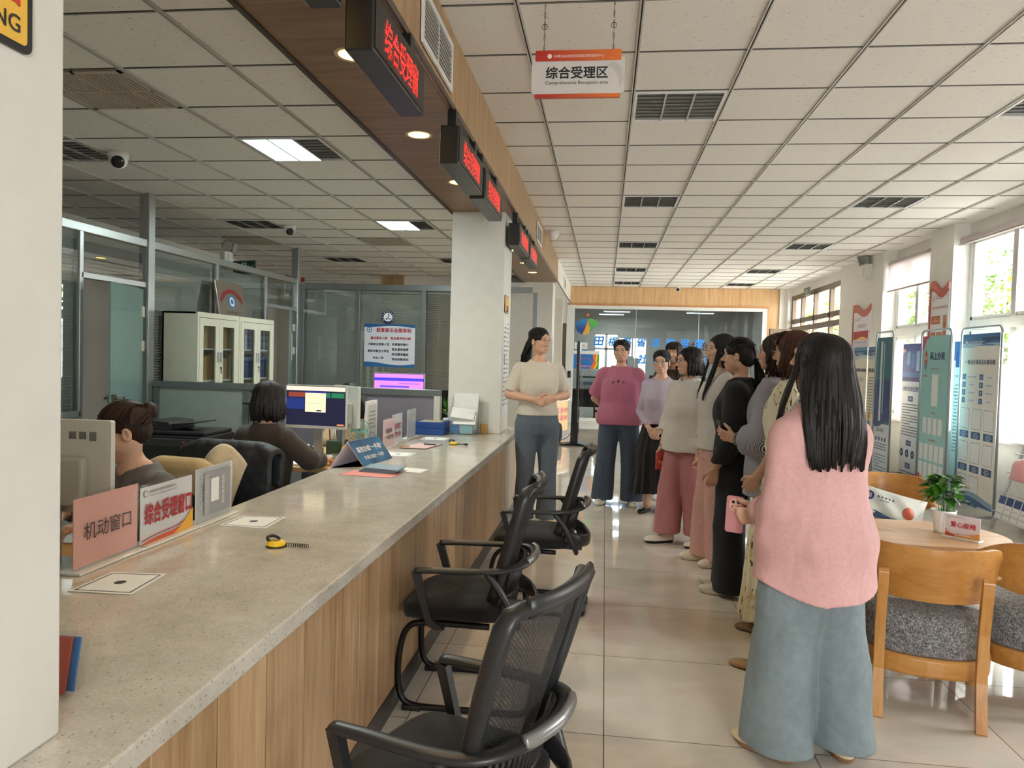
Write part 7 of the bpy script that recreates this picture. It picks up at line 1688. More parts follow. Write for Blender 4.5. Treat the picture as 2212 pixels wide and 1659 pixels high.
# folded cuff of the pink shirt
W_, E_ = Vector(ar[-1][1]), Vector(ar[-1][0]); d = (W_-E_).normalized(); o_ = d.orthogonal().normalized(); rg = lambda p, r: [p+o_*(r*math.cos(a))+d.cross(o_)*(r*math.sin(a)*1.1) for a in [i*math.pi/12 for i in range(24)]]
m = MB(); rings = [rg(W_-d*.105, .058), rg(W_-d*.10, .067), rg(W_-d*.045, .066), rg(W_-d*.038, .060), rg(W_-d*.05, .045)]; m.add([p for r_ in rings for p in r_], [(k*24+i, k*24+(i+1) % 24, (k+1)*24+(i+1) % 24, (k+1)*24+i) for k in range(4) for i in range(24)], 0, True); m.build('shirt_cuff', bpy.data.materials['pale_pink_cotton'], fg, local=True)
person('person hidden in the row, only a cheek and brown hair showing beside the ponytail', (1.20, 5.34), 84, 1.60, dict(face=0, top=dict(mat=F_('black_sweat_fabric', (22, 22, 24)), hem=.85, sleeve=1.8), bottom=dict(kind='t', mat=denim('ink_denim', (26, 31, 42))), shoe=('sneaker', M_black, B_SOLE), hair=dict(style='bob', len=.1, mat=M_hairb, n=60)))
person('person hidden behind white blouse, grey lace skirt hem and striped sandals showing', (1.06, 6.62), 120, 1.57, dict(face=0, top=dict(mat=F_('grey_knit', (120, 116, 114)), hem=.85, sleeve=1.8), bottom=dict(kind='skirt', mat=printed('grey_lace', (176, 168, 164), (140, 134, 132), 90), hem=.12, w=.2), shoe=('flat', plain('striped_sandal', (196, 178, 150), .5), B_SOLE), hair=dict(style='pony', len=.15, n=50)))
# staff seated behind the counter
sa, T, ar, Mh = person('person in grey textured sweater with brown hair clipped in bun, at near monitor', (-1.87, 2.96), 150, 1.60, dict(
    sit=.345, lean=.34, head=(-22, -16, 0), skin=M_skin2, hy=.02, arms={'R': ((.24, .12, .86), (.14, .34, .80), (-.3, .9, 0), (0, 0, -1), .4), 'L': ((-.24, .12, .86), (-.14, .34, .80), (.3, .9, 0), (0, 0, -1), .4)},
    top=dict(name='sweater', mat=knit_mat('grey_bobble_knit', (104, 102, 106), 30), hem=.80, off=.026, sleeve=1.9, rs=(0.064, 0.060, 0.042), neck=(.05, .05, .0)), hair=dict(style='bun', mat=M_hairb, tie=(0, -.095, .050), fringe=.070, n=110)))
sb, T, ar, Mh = person('person with sleek black bob and sheer dark brown blouse, back turned, at the lit monitor', (-2.06, 4.30), -14, 1.60, dict(
    sit=.305, lean=.12, head=(-6, -6, 0), face=0, arms={'R': ((.265, .10, .83), (.17, .36, .79), (-.1, 1, 0), (0, 0, -1), .4), 'L': ((-.265, .10, .83), (-.17, .36, .79), (.1, 1, 0), (0, 0, -1), .4)},
    top=dict(name='blouse', mat=F_('sheer_brown_organza', (62, 52, 45), fold=.6), hem=.74, off=.026, sleeve=1.86, rs=(0.066, 0.066, 0.048), neck=(.02, .02, 0), box=.18), hair=dict(style='bob', len=.125, n=130, r=.007, inward=.35, **{'from': 40})))
MB().lathe([(.064, -.02), (.055, .02), (.052, .03)], (0, .030, 1.03), 24).build('stand_collar', bpy.data.materials['sheer_brown_organza'], sb, local=True)
person('person in beige top with black hair, mostly hidden behind the lit monitor', (-2.10, 6.02), 60, 1.58, dict(
    sit=.35, lean=.1, face=0, arms={'R': ((.22, .03, .76), (.14, .22, .68), (-.3, .9, 0), (0, 0, -1), .4), 'L': ((-.22, .03, .76), (-.14, .22, .68), (.3, .9, 0), (0, 0, -1), .4)}, top=dict(mat=F_('beige_cotton', (206, 172, 136)), hem=.80, off=.03, sleeve=1.3, rs=(0.071, 0.071, 0.060)), hair=dict(style='pony', len=.2, n=60)))

# things in hands
def phone(label, c, ux, uy, mat, camera=None):
    c, ux, uy = Vector(c), unit(ux), Vector(uy); uy = (uy-ux*uy.dot(ux)).normalized(); n = ux.cross(uy); t = thing('phone', label, 'phone', c)
    MB().prism(rrect(.072, .148, .011), c-n*.004, ux, uy, n*.008).build('body', mat, t, bevel=.0015)
    if camera:
        MB().disc(c+n*.0055+uy*.038, .027, n, 24).build('camera_ring', plain('gold_camera_plate', (206, 160, 140), .3, metal=.4), t); m = MB()
        for a in range(4): m.lathe([(.0, .0082), (.0062, .0082), (.0066, .005)], c+uy*.038+ux*(.015*math.cos(a*1.57+.78))+uy*(.015*math.sin(a*1.57+.78)), 12, axis=n)
        m.build('camera_lens', M_black, t)
    else: MB().prism(rrect(.066, .142, .009), c+n*.0043, ux, uy, None).build('screen', plain('phone_glass', (12, 12, 14), .06), t)
    return t
def loc2w(o, p): return mat4(o) @ Vector(p)
def dir2w(o, d): return o.rotation_euler.to_matrix() @ Vector(d)
phone('black phone held up in both hands by the striped shirt', loc2w(strp, (-.115, .285, 1.072)), dir2w(strp, (.75, .5, 0)), dir2w(strp, (.1, .45, .9)), M_black)
phone('pink cased phone with round camera plate, hanging from pink shirt hand', loc2w(fg, (-.205, .245, .875)), Vector((.95, .05, -.1)), Vector((-.05, .30, .95)), plain('pink_phone_case', (186, 120, 120), .4), True)
phone('small red phone held low beside black skirt', loc2w(white, (.195, .115, .665)), dir2w(white, (0, 1, 0)), dir2w(white, (0, .1, 1)), plain('coral_phone_case', (214, 90, 78), .4))
# tee letters follow the cloth
bm = tee_letters.build('chest_letters', M_black, tee, local=True)
# ------------------------------------------------------------------ on the counter
def window_card(y0, y1, z0, z1, x, label, board, art, lean=.0, grp='acrylic window cards along the counter', group=True):
    t = thing('counter_sign', label, 'sign', (x, (y0+y1)/2, CT), 0, grp)
    MB().box(x-.05, x+.03, y0-.01, y1+.01, CT+.001, CT+.009).build('base', plain('frosted_acrylic', (226, 230, 226), .2), t, bevel=.002)
    MB().box(x-.003, x, y0, y1, z0, z1).build('sheet', board, t)
    MB().box(x, x+.004, y0-.003, y1+.003, CT+.009, z1+.012).build('acrylic_plate', M_acry, t)
    a = Art((x+.004, y0, z1), (0, 1, 0)); art(a, y1-y0, z1-z0); a.build('print', t)
    return t
def art_mobile(a, w, h): a.text('机动窗口', w/2, h*.50, (52, 44, 46), w=w*.74, bold=-.004)
PINKC = plain('pink_card', (236, 178, 168), .35)
window_card(2.05, 2.36, .805, 1.02, -1.58, 'pink desk sign with four black characters at left end of the row', PINKC, art_mobile)
def art_window(a, w, h):
    emblem(a, .022, .022, .012, (120, 120, 124), WHT); a.text('田横岛省级旅游度假区便民服务中心', .125, .018, (50, 50, 54), w=.17); a.text('TIANHENG DAO CONVENIENCE SERVICE CENTER', .125, .032, (90, 90, 94), w=.17)
    a.text('综合受理窗口', w*.51, h*.48, (172, 40, 48), w=w*.92, h=h*.40, bold=.03, stretch=True)
    n = 16; cv = lambda k, d: [(w*i/n, h*(.98-.05*k-.20*(i/n)**2-.03*math.sin(6*i/n))-d) for i in range(n+1)]
    a.poly([(w, h), (0, h)]+cv(0, 0), (214, 92, 56)); a.poly(cv(.6, .006)[::-1]+cv(.6, .002), (188, 48, 40)); a.poly([(w*.7, h*.93), (w*.85, h*.80), (w, h*.62), (w, h), (w*.6, h)], (236, 178, 60))
window_card(2.37, 2.69, .80, 1.0, -1.575, 'white desk sign with big red characters and orange wave, middle of the row', plain('card_white', (236, 236, 240), .3), art_window)
def art_code(a, w, h):
    a.rect(.055, .02, w-.02, h-.02, (150, 152, 154)); a.wave(.055, .09, .03, .0, h-.02, (170, 172, 174)); a.rect(.105, .05, .165, .145, (238, 238, 238)); a.text('扫一扫', .09, h*.2, (60, 60, 62), w=.03)
    for k in range(5): a.ring(.03, .035+.034*k, .006, .0015, (80, 80, 84), (236, 236, 238))
    a.text('便民服务指南', .20, h*.5, (236, 236, 236), w=.12, rot=-math.pi/2); a.text('用户评价', .045, h*.45, (70, 70, 74), w=.07, rot=-math.pi/2)
window_card(2.71, 2.99, .80, 1.015, -1.57, 'white and grey desk sign with blank code square, right end of the row', plain('card_white', (236, 236, 240), .3), art_code)
def paper(name, label, pts, z=CT+.0012, mat=None, cat='paper', grp=None, th=.0012):
    cx = sum(p[0] for p in pts)/len(pts); cy = sum(p[1] for p in pts)/len(pts)
    t = thing(name, label, cat, (cx, cy, z), 0, grp); MB().prism(pts, (0, 0, z), UX, UY, (0, 0, th)).build('sheet', mat or M_paper, t); return t
SQ = 'blank square stickers lying on the counter'
def sticker(label, pts):
    t = paper('square_sticker', label, pts, grp=SQ, cat='sticker'); P = [Vector((*p, CT+.0028)) for p in pts]; m = MB(); f = lambda u, v: P[0]*(1-u)*(1-v)+P[1]*u*(1-v)+P[2]*u*v+P[3]*(1-u)*v
    for a, b, c, d in ((.06, .06, .94, .085), (.06, .915, .94, .94), (.06, .085, .085, .915), (.915, .085, .94, .915)): m.quad(f(a, b), f(c, b), f(c, d), f(a, d))
    m.add([f(.5+.09*math.cos(q), .5+.09*math.sin(q)) for q in [i*math.pi/10 for i in range(20)]], [range(20)]); m.build('black_border', M_black, t)
sticker('square white sticker with black border nearest the pink desk sign', [(-1.49, 1.91), (-1.30, 1.92), (-1.32, 2.12), (-1.49, 2.10)])
sticker('square white sticker with black border beside the yellow tape measure', [(-1.50, 2.76), (-1.30, 2.75), (-1.31, 2.96), (-1.49, 2.94)])
sticker('square white sticker with black border behind the blue tent card', [(-1.52, 4.93), (-1.31, 4.93), (-1.31, 5.14), (-1.52, 5.14)])
sticker('square white sticker with black border nearest the blue file boxes', [(-1.50, 5.98), (-1.29, 5.98), (-1.29, 6.19), (-1.50, 6.19)])
def tape(x, y, label, coil):
    t = thing('tape_keyring', label, 'keyring', (x, y, CT), 0, 'yellow discs on black coil cords'); c = Vector((x, y, CT))
    MB().lathe([(0, .002), (.030, .002), (.034, .008), (.034, .014), (.028, .020), (0, .022)], c, 24).build('disc', plain('lemon_plastic', (240, 196, 40), .3), t)
    MB().lathe([(.0305, 0), (.036, .001), (.036, .004), (.0305, .0045)], c, 24).build('rim', M_black, t)
    m = MB(); m.tube(smooth_path([(x-.02, y-.01, CT+.018), (x-.034, y, CT+.03), (x-.015, y+.01, CT+.036), (x+.01, y+.005, CT+.028)], 5), .0055, 8); m.build('strap', M_black, t)
    a = Art((x-.034, y+.034, CT+.0225), (1, 0, 0), (0, 1, 0)); a.poly([(.02+.028*q, .030+.010*math.sin(math.pi*q)) for q in [i/8 for i in range(9)]]+[(.02+.028*(1-q), .032+.012*math.sin(math.pi*(1-q))) for q in [i/8 for i in range(9)]], BLK); a.build('print', t)
    m = MB()
    if coil:
        pts = [(x+.032+.0012*i*.8+.003*math.sin(i*.05), y+.004+.006*math.sin(i*math.pi/4), CT+.0075+.006*math.cos(i*math.pi/4)) for i in range(96)]; m.tube(pts, .0013, 5)
    else: m.tube([(x+.035, y, CT+.008), (x+.09, y-.005, CT+.007)], .004, 6).tube([(x+.09, y-.005, CT+.008), (x+.115, y-.006, CT+.008)], .008, 8)
    m.build('coil_cord', M_black, t)
tape(-1.145, 2.51, 'yellow disc keyring on black coiled cord, nearer one on the counter', True)
tape(-1.165, 5.73, 'yellow disc keyring with short black strap, farther one by the pink clipboard', False)
# blue tent card
A1, B1, A2, B2, ap = Vector((-1.46, 4.42, CT)), Vector((-1.40, 4.83, CT)), Vector((-1.63, 4.30, CT)), Vector((-1.57, 4.71, CT)), .155
t = thing('tent_card', 'folded blue tent card with white slogan standing on the counter', 'sign', (-1.5, 4.55, CT)); up = Vector((-.085, -.06, ap)); TA, TB = A1+up, B1+up
m = MB(); n1 = (B1-A1).cross(up).normalized()
for P in ((A1, B1, TB, TA), (A2, B2, TB, TA), (A1, B1, B2, A2)): m.quad(*P)
m.build('white_board', plain('tent_white', (222, 212, 220), .4), t).modifiers.new('thick', 'SOLIDIFY').thickness = .003
ux = (B1-A1).normalized(); uy = (TA-A1).normalized(); a = Art(TA+n1*.004, ux, uy); W = (B1-A1).length; H = (TA-A1).length; a.n = n1 if n1.x > 0 else -n1
n = NT('tent_blue'); n.set(color=n.ramp(n.noise(n.coord(), 7, 3), [(.35, srgb(28, 78, 128)), (.65, srgb(52, 122, 172))]), rough=.2)
a.rect(0, 0, W, H, n.m); a.text('高效办成“一件事”', W*.5, H*.38, WHT, w=W*.84, bold=.03); a.text('申请公租房“一件事”', W*.5, H*.72, WHT, w=W*.66, bold=.02); a.build('print', t)
for k in range(6): paper('leaflet', 'blue edged leaflet in the pile before the tent card', [(-1.42+.006*k, 4.20+.004*k), (-1.20+.005*k, 4.18-.003*k), (-1.19+.004*k, 4.36), (-1.40, 4.40-.004*k)], CT+.0035+.004*k, plain('leaflet_grey_blue', (110, 134, 150) if k < 5 else (186, 196, 200), .35), 'leaflet', 'leaflets piled on the counter', .0035)
paper('printed_sheet', 'white printed sheet sticking out behind the leaflet pile', [(-1.28, 4.30), (-1.06, 4.27), (-1.05, 4.42), (-1.26, 4.46)])
paper('pink_form', 'salmon pink form lying under the leaflet pile', [(-1.50, 4.08), (-1.18, 4.05), (-1.16, 4.22), (-1.46, 4.26)], mat=plain('salmon_paper', (232, 142, 132), .6))
# second row of cards
window_card(5.28, 5.58, .80, 1.0, -1.60, 'pale pink desk sign with two short black lines, farther along the counter', plain('pale_pink_card', (232, 190, 190), .35), lambda a, w, h: (a.text('高效办成', w*.45, h*.42, BLK, w=w*.5, bold=.01), a.text('“一件事”专窗', w*.5, h*.68, BLK, w=w*.72, bold=.01)))
window_card(5.62, 5.90, .80, 1.015, -1.63, 'white desk sign with maroon characters behind the pale pink one', plain('card_white', (236, 236, 240), .3), lambda a, w, h: (a.text('服务窗口', w*.5, h*.45, (170, 60, 70), w=w*.7, bold=.02), a.text('帮办代办', w*.5, h*.75, (170, 60, 70), w=w*.7, bold=.02)))
window_card(5.95, 6.22, .80, 1.03, -1.60, 'white desk sign of faint grey print, farthest along the counter', plain('card_grey', (206, 210, 216), .3), lambda a, w, h: a.lines(.03, .04, w-.03, 7, .022, (170, 174, 180), .005, 31))
t = thing('document_stand', 'white framed grey document standing behind the counter by the tent card', 'frame', (-1.80, 5.7, .75))
MB().box(-1.82, -1.805, 5.52, 5.78, .755, 1.12).build('frame', M_white, t); a = Art((-1.805, 5.52, 1.12), (0, 1, 0)); a.rect(.02, .03, .24, .34, (206, 208, 202)); a.lines(.05, .08, .21, 5, .03, (130, 134, 130), .012, 41); a.lines(.05, .25, .21, 3, .025, (150, 152, 150), .01, 42); a.build('print', t)
t = thing('clipboard', 'pink sheets on clipboard with black pen, by the far keyring', 'clipboard', (-1.38, 5.5, CT))
MB().prism([(-1.50, 5.36), (-1.30, 5.36), (-1.24, 5.68), (-1.44, 5.70)], (0, 0, CT+.001), UX, UY, (0, 0, .004)).build('board', M_dark, t); MB().prism([(-1.49, 5.37), (-1.30, 5.37), (-1.25, 5.66), (-1.43, 5.69)], (0, 0, CT+.005), UX, UY, (0, 0, .003)).build('pink_sheet', plain('pale_pink_card', (232, 190, 190), .35), t); MB().box(-1.50, -1.44, 5.40, 5.44, CT+.006, CT+.014).build('clip', plain('brass_clip', (200, 168, 90), .3, metal=.6), t)
t = thing('pen', 'black pen lying on the pink clipboard sheets', 'pen', (-1.32, 5.6, CT)); MB().tube([(-1.37, 5.60, CT+.0125), (-1.27, 5.58, CT+.0125)], .0045, 8).build('barrel', M_black, t)
t = thing('spectacles', 'rimless spectacles folded on the counter beside the far cards', 'eyewear', (-1.48, 5.85, CT)); m = MB()
for s in (-1, 1): m.tube([(-1.46+.024*math.cos(q), 5.86+.03*s+.001, CT+.024+.018*math.sin(q)) for q in [i*math.pi/8 for i in range(16)]], .0012, 5, closed=True).tube([(-1.46, 5.86+.055*s, CT+.03), (-1.56, 5.85+.05*s, CT+.006)], .0012, 5)
m.build('wire_frame', M_gold, t)
# file boxes and document rack against the pillar
for k in range(2):
    t = thing('file_box', 'dark blue file box, %s of two stacked beside the pillar' % ('lower', 'upper')[k], 'box', (-1.52, 6.5, CT+.056*k), 0, 'stacked blue file boxes'); z = CT+.001+.056*k
    MB().box(-1.665+.004*k, -1.385+.004*k, 6.36, 6.66, z, z+.054).build('case', plain('file_blue', (26, 66, 134), .4), t, bevel=.003); MB().box(-1.62, -1.42, 6.40, 6.62, z+.0545, z+.0548).build('paper_top', plain('box_label', (206, 196, 180), .6), t) if k else None
t = thing('document_rack', 'clear acrylic rack stuffed with white papers against the pillar', 'rack', (-1.22, 6.6, CT)); m = MB()
for y, z1 in ((6.50, .10), (6.56, .2), (6.64, .34)): m.box(-1.365, -1.115, y, y+.004, CT+.002, CT+z1)
for x in (-1.365, -1.119): m.prism([(6.50, CT+.002), (6.645, CT+.002), (6.645, CT+.33), (6.50, CT+.10)], (x, 0, 0), UY, UZ, (.004, 0, 0))
m.box(-1.365, -1.115, 6.50, 6.645, CT+.001, CT+.005); m.build('acrylic_body', M_acry, t)
MB().obox((-1.24, 6.625, CT+.20), (.225, .006, .33), Matrix.Rotation(R(-4), 3, 'X')).build('sheet_stack', M_paper, t)
MB().obox((-1.25, 6.545, CT+.185), (.21, .008, .13), Matrix.Rotation(R(-52), 3, 'X') @ Matrix.Rotation(R(8), 3, 'Z')).build('sheet_stack', M_paper, t); MB().obox((-1.23, 6.53, CT+.13), (.20, .006, .10), Matrix.Rotation(R(-40), 3, 'X')).build('sheet_stack', M_paper, t)
MB().box(-1.355, -1.28, 6.506, 6.512, CT+.008, CT+.085).build('blue_leaflet', plain('leaflet_blue', (70, 120, 176), .4), t); MB().box(-1.27, -1.155, 6.506, 6.512, CT+.008, CT+.088).build('teal_card', plain('leaflet_teal', (150, 190, 200), .4), t)
t = thing('acrylic_holder', 'narrow clear holder with amber cards behind the document rack', 'holder', (-1.06, 6.64, CT)); MB().box(-1.105, -1.03, 6.60, 6.604, CT+.001, CT+.29).box(-1.105, -1.03, 6.66, 6.664, CT+.001, CT+.29).box(-1.105, -1.102, 6.604, 6.66, CT+.001, CT+.29).build('acrylic_body', M_acry, t); MB().box(-1.098, -1.04, 6.62, 6.65, CT+.004, CT+.09).build('amber_card', plain('amber_card', (190, 140, 60), .4), t)
t = thing('leaflet_holder', 'clear holder of red and blue leaflets half hidden by the near pillar', 'holder', (-1.08, 1.33, CT)); m = MB(); Mr = Matrix.Rotation(R(-12), 3, 'X')
m.obox((-1.09, 1.33, CT+.07), (.13, .004, .14), Mr).obox((-1.09, 1.37, CT+.06), (.13, .004, .11), Mr).build('acrylic_body', M_acry, t); MB().obox((-1.095, 1.345, CT+.058), (.10, .004, .11), Mr).build('red_leaflet', plain('board_red', (186, 74, 58), .3), t); MB().obox((-1.09, 1.358, CT+.056), (.11, .004, .105), Mr).build('blue_leaflet', plain('leaflet_blue', (70, 120, 176), .4), t)

# ------------------------------------------------------------------ behind the counter
M_desk = wood('yellow_desk', (196, 158, 104), (212, 176, 122), (224, 192, 140), 'Y', .7, .4)
def desk(x0, x1, y0, y1, lab):
    t = thing('office_desk', lab, 'desk', ((x0+x1)/2, (y0+y1)/2, 0), 0, 'pale yellow desks behind the counter')
    MB().box(x0, x1, y0, y1, .715, .745).build('top', M_desk, t, bevel=.003)
    for y in (y0+.02, y1-.06):
        for x in (x0+.02, x1-.10): MB().box(x, x+.04, y, y+.04, 0, .715).build('leg', plain('grey_carcass', (110, 104, 98), .6), t)
    MB().box(x1-.05, x1-.03, y0+.06, y1-.06, .1, .715).build('back_panel', plain('grey_carcass', (110, 104, 98), .6), t)
desk(-2.35, -1.66, 1.35, 2.55, 'pale yellow desk at the near end, under the grey backed monitor')
desk(-2.30, -1.66, 4.55, 5.6, 'pale yellow desk under the lit monitor')
desk(-2.6, -1.75, 7.3, 8.6, 'pale yellow desk beyond the low divider')
def monitor(c, rz, w, h, label, screen, back=False, grp='desk monitors'):
    t = thing('monitor', label, 'monitor', (c[0], c[1], .746), R(rz), grp); zc = c[2]-.746
    MB().prism(rrect(w, h, .008), (0, -.012, zc), UX, UZ, (0, .024, 0)).build('casing', plain('monitor_white', (206, 208, 204), .35), t, local=True, bevel=.003)
    a = MB().box(-w/2+.006, w/2-.006, -.0135, -.012, zc-h/2+.03, zc+h/2-.006); a.build('bezel', M_black, t, local=True)
    if screen: screen(t, w, h, zc)
    MB().box(-.11, .11, .012, .05, zc-h*.42, zc+h*.10).build('rear_bulge', plain('monitor_grey', (176, 178, 174), .4), t, local=True, bevel=.01)
    MB().box(-.03, .03, .03, .05, .01, zc-.05).prism(rrect(.22, .17, .02), (0, .02, 0), UX, UY, (0, 0, .012)).build('stand', M_alu, t, local=True)
    return t
def glow_poly(t, rects, w, h, zc, nm):
    for i, (u0, v0, u1, v1, c, e) in enumerate(rects):
        MB().quad((-w/2+u0*w, -.0142-.0003*i, zc+h/2-v1*h), (-w/2+u1*w, -.0142-.0003*i, zc+h/2-v1*h), (-w/2+u1*w, -.0142-.0003*i, zc+h/2-v0*h), (-w/2+u0*w, -.0142-.0003*i, zc+h/2-v0*h)).build(nm, glow('glow_%d_%d_%d' % c, c, e), t, local=True)
def scr_app(t, w, h, zc): glow_poly(t, [(.015, .03, .985, .93, (14, 18, 44), .8), (.015, .03, .985, .13, (232, 222, 204), .55), (.05, .17, .36, .28, (150, 64, 50), .5), (.55, .17, .74, .28, (34, 110, 90), .6), (.76, .17, .97, .28, (30, 116, 76), .6), (.02, .30, .32, .56, (24, 44, 110), .6), (.33, .14, .67, .62, (226, 212, 176), .65), (.33, .14, .67, .18, (30, 40, 110), .8), (.36, .42, .6, .425, (150, 144, 130), .5), (.52, .57, .60, .60, (40, 50, 90), .5), (.86, .88, .97, .91, (220, 130, 80), .7)], w, h, zc, 'lit_screen')
def scr_purple(t, w, h, zc): glow_poly(t, [(.02, .03, .98, .95, (196, 120, 232), .8), (.02, .16, .98, .26, (60, 50, 190), .8), (.13, .42, .7, .48, (90, 70, 200), .7), (.5, .33, .9, .36, (160, 90, 210), .7)], w, h, zc, 'lit_screen')
monitor((-1.975, 4.93, 1.11), -4, .45, .30, 'monitor with a dark web page and cream dialog, before the black bob', scr_app)
m2 = monitor((-1.81, 2.28, 1.085), 184, .37, .31, 'grey backed monitor at left edge, turned away from the viewer', None)
MB().quad((-.10, .0125, .43), (-.075, .0125, .43), (-.075, .0125, .455), (-.10, .0125, .455)).quad((-.135, .0125, .425), (-.11, .0125, .425), (-.11, .0125, .455), (-.135, .0125, .455)).quad((-.065, .0125, .43), (-.04, .0125, .43), (-.04, .0125, .455), (-.065, .0125, .455)).build('rating_labels', plain('label_grey', (120, 122, 124), .5), m2, local=True)
monitor((-1.86, 5.22, 1.10), 140, .34, .30, 'white edged monitor seen from the side behind the lit one', None)
monitor((-2.17, 7.7, 1.13), 0, .56, .32, 'monitor with violet screen beyond the low divider', scr_purple)
t = thing('desk_card', 'dark red card with black characters under the near monitor', 'card', (-1.86, 2.18, .746)); MB().obox((-1.86, 2.19, .80), (.15, .004, .10), Matrix.Rotation(R(-12), 3, 'X')).build('card', plain('crimson_card', (150, 30, 38), .4), t); MB().text('服务明星', (-1.86, 2.1825, .80), UX, Vector((0, .21, .98)), w=.10, bold=.03).build('lettering', M_black, t)
t = thing('keyboard', 'white keyboard lying on the near desk', 'keyboard', (-2.0, 2.05, .746)); MB().box(-2.2, -1.82, 1.97, 2.12, .747, .765).build('base', M_white, t, bevel=.004); m = MB()
for i in range(14):
    for j in range(5): m.box(-2.19+i*.026, -2.168+i*.026, 1.977+j*.027, 2.0+j*.027, .765, .771)
m.build('keys', plain('key_white', (216, 216, 212), .5), t, kind='stuff')
t = thing('mouse', 'white mouse on the yellow desk by the tent card', 'mouse', (-1.93, 5.08-.15, .746)); MB().ball((-1.90, 4.98, .752), (.032, .055, .022), 16).build('shell', M_white, t)
t = thing('notebook', 'open white notebook on the yellow desk', 'notebook', (-1.95, 4.72, .746)); MB().box(-2.06, -1.86, 4.60, 4.76, .747, .757).build('pages', M_paper, t)
t = thing('pen_holder', 'dark green pen organiser full of pens on the yellow desk', 'organiser', (-1.93, 5.22, .746)); MB().box(-1.99, -1.87, 5.16, 5.30, .747, .85).build('box', plain('dark_green_plastic', (62, 78, 62), .5), t, bevel=.004); MB().box(-1.86, -1.79, 5.16, 5.26, .747, .80).build('small_box', plain('dark_green_plastic', (62, 78, 62), .5), t, bevel=.004)
rnd = random.Random(3)
for k in range(6):
    p0 = Vector((-1.97+.016*k, 5.20+.02*(k % 3), .80)); tt = thing('pen', 'dark pen standing in the green organiser', 'pen', p0, 0, 'pens in the green organiser'); MB().tube([p0, p0+Vector((rnd.uniform(-.02, .02), rnd.uniform(-.02, .02), .13))], .0045, 6).build('barrel', (M_black, plain('pen_white', (200, 200, 200), .4))[k % 2], tt)
t = thing('tape_measure', 'round yellow tape measure leaning on the green organiser', 'tape', (-1.82, 5.13, .80)); MB().lathe([(0, -.012), (.036, -.012), (.04, 0), (.036, .012), (0, .012)], (-1.825, 5.14, .79), 22, axis=(.3, -1, .2)).build('case', plain('lemon_plastic', (240, 196, 40), .3), t); MB().text('5m', (-1.820, 5.125, .795), unit((1, .3, 0)), UZ, w=.04, bold=.05).build('lettering', M_black, t)
t = thing('desk_fan', 'small teal desk fan with wire grille on the yellow desk', 'fan', (-1.84, 5.45, .746)); fc = Vector((-1.84, 5.45, .90)); fd = Vector((.2, -1, .15)).normalized(); fo = fd.orthogonal().normalized(); fe = fd.cross(fo); teal = plain('teal_plastic', (90, 158, 152), .4); m = MB()
for r_ in (.085, .06, .035): m.tube([fc+fo*(r_*math.cos(q))+fe*(r_*math.sin(q)) for q in [i*math.pi/14 for i in range(28)]], .003 if r_ > .08 else .0015, 5, closed=True)
for i in range(22): q = i*math.pi/11; m.tube([fc+fd*.018, fc+(fo*math.cos(q)+fe*math.sin(q))*.05+fd*.014, fc+(fo*math.cos(q)+fe*math.sin(q))*.085], .0016, 5)
m.build('grille', teal, t); m = MB()
for i in range(4):
    q = i*math.pi/2+.4; u1 = fo*math.cos(q)+fe*math.sin(q); u2 = fo*math.cos(q+.6)+fe*math.sin(q+.6); m.add([fc+u1*.012, fc+u1*.07+fd*.006, fc+u2*.072-fd*.006, fc+u2*.02], [(0, 1, 2, 3)])
m.build('blades', plain('teal_plastic_pale', (150, 196, 190), .4), t); MB().lathe([(.0, 0), (.05, 0), (.045, .014), (.014, .03), (.012, .08)], (-1.84, 5.46, .747), 18).build('base', teal, t)
t = thing('storage_basket', 'green see-through basket on the yellow desk', 'basket', (-2.05, 5.08, .746)); m = MB(); m.box(-2.13, -2.0, 5.0, 5.003, .747, .80).box(-2.13, -2.0, 5.14, 5.143, .747, .80).box(-2.13, -2.127, 5.0, 5.14, .747, .80).box(-2.003, -2.0, 5.0, 5.14, .747, .80).box(-2.13, -2.0, 5.0, 5.14, .747, .75); m.build('basket', plain('green_film', (70, 150, 74), .3), t); MB().grid(lambda u, v: Vector((-2.12+.11*u, 5.01+.12*v, .79+.022*math.sin(7*u+3)*math.cos(6*v)+.02)), 10, 10).build('wrapper', plain('pale_wrap', (206, 210, 200), .4), t)
# printer
t = thing('multifunction_printer', 'big black printer with document feeder behind the seated staff', 'printer', (-3.1, 5.2, .0)); px0, px1, py0, py1 = -3.38, -2.84, 5.0, 5.45
MB().box(px0+.02, px1-.02, py0+.03, py1, .50, .80).build('body', M_black, t, bevel=.015); MB().box(px0-.02, px1, py0-.03, py1, .80, .855).build('scanner_bed', M_black, t, bevel=.01); MB().box(px0-.01, px1-.06, py0-.06, py0-.01, .79, .84).build('control_panel', plain('panel_dark_grey', (58, 60, 62), .3), t, bevel=.006)
MB().box(px0+.02, px1-.01, py0+.02, py1-.02, .856, .885).build('lid', plain('dark_lid', (36, 36, 38), .4), t, bevel=.01); MB().prism([(0, .885), (.2, .885), (.19, .945), (.02, .955), (0, .93)], (px0+.04, py0+.06, 0), UX, UZ, (0, .33, 0)).build('feeder', M_black, t, bevel=.01); MB().obox((-3.06, py0+.22, .935), (.24, .26, .008), Matrix.Rotation(R(-6), 3, 'Y')).build('feeder_tray', plain('dark_lid', (36, 36, 38), .4), t)
MB().box(px0+.06, px0+.16, py0-.062, py0-.06, .81, .83).build('display', plain('lcd_grey', (110, 116, 118), .2), t); MB().box(px1-.13, px1-.11, py0-.062, py0-.06, .815, .825).build('orange_button', plain('orange_button', (220, 110, 60), .4), t); MB().box(-3.16, -3.06, py0+.026, py0+.03, .70, .71).build('badge', plain('label_grey', (120, 122, 124), .5), t)
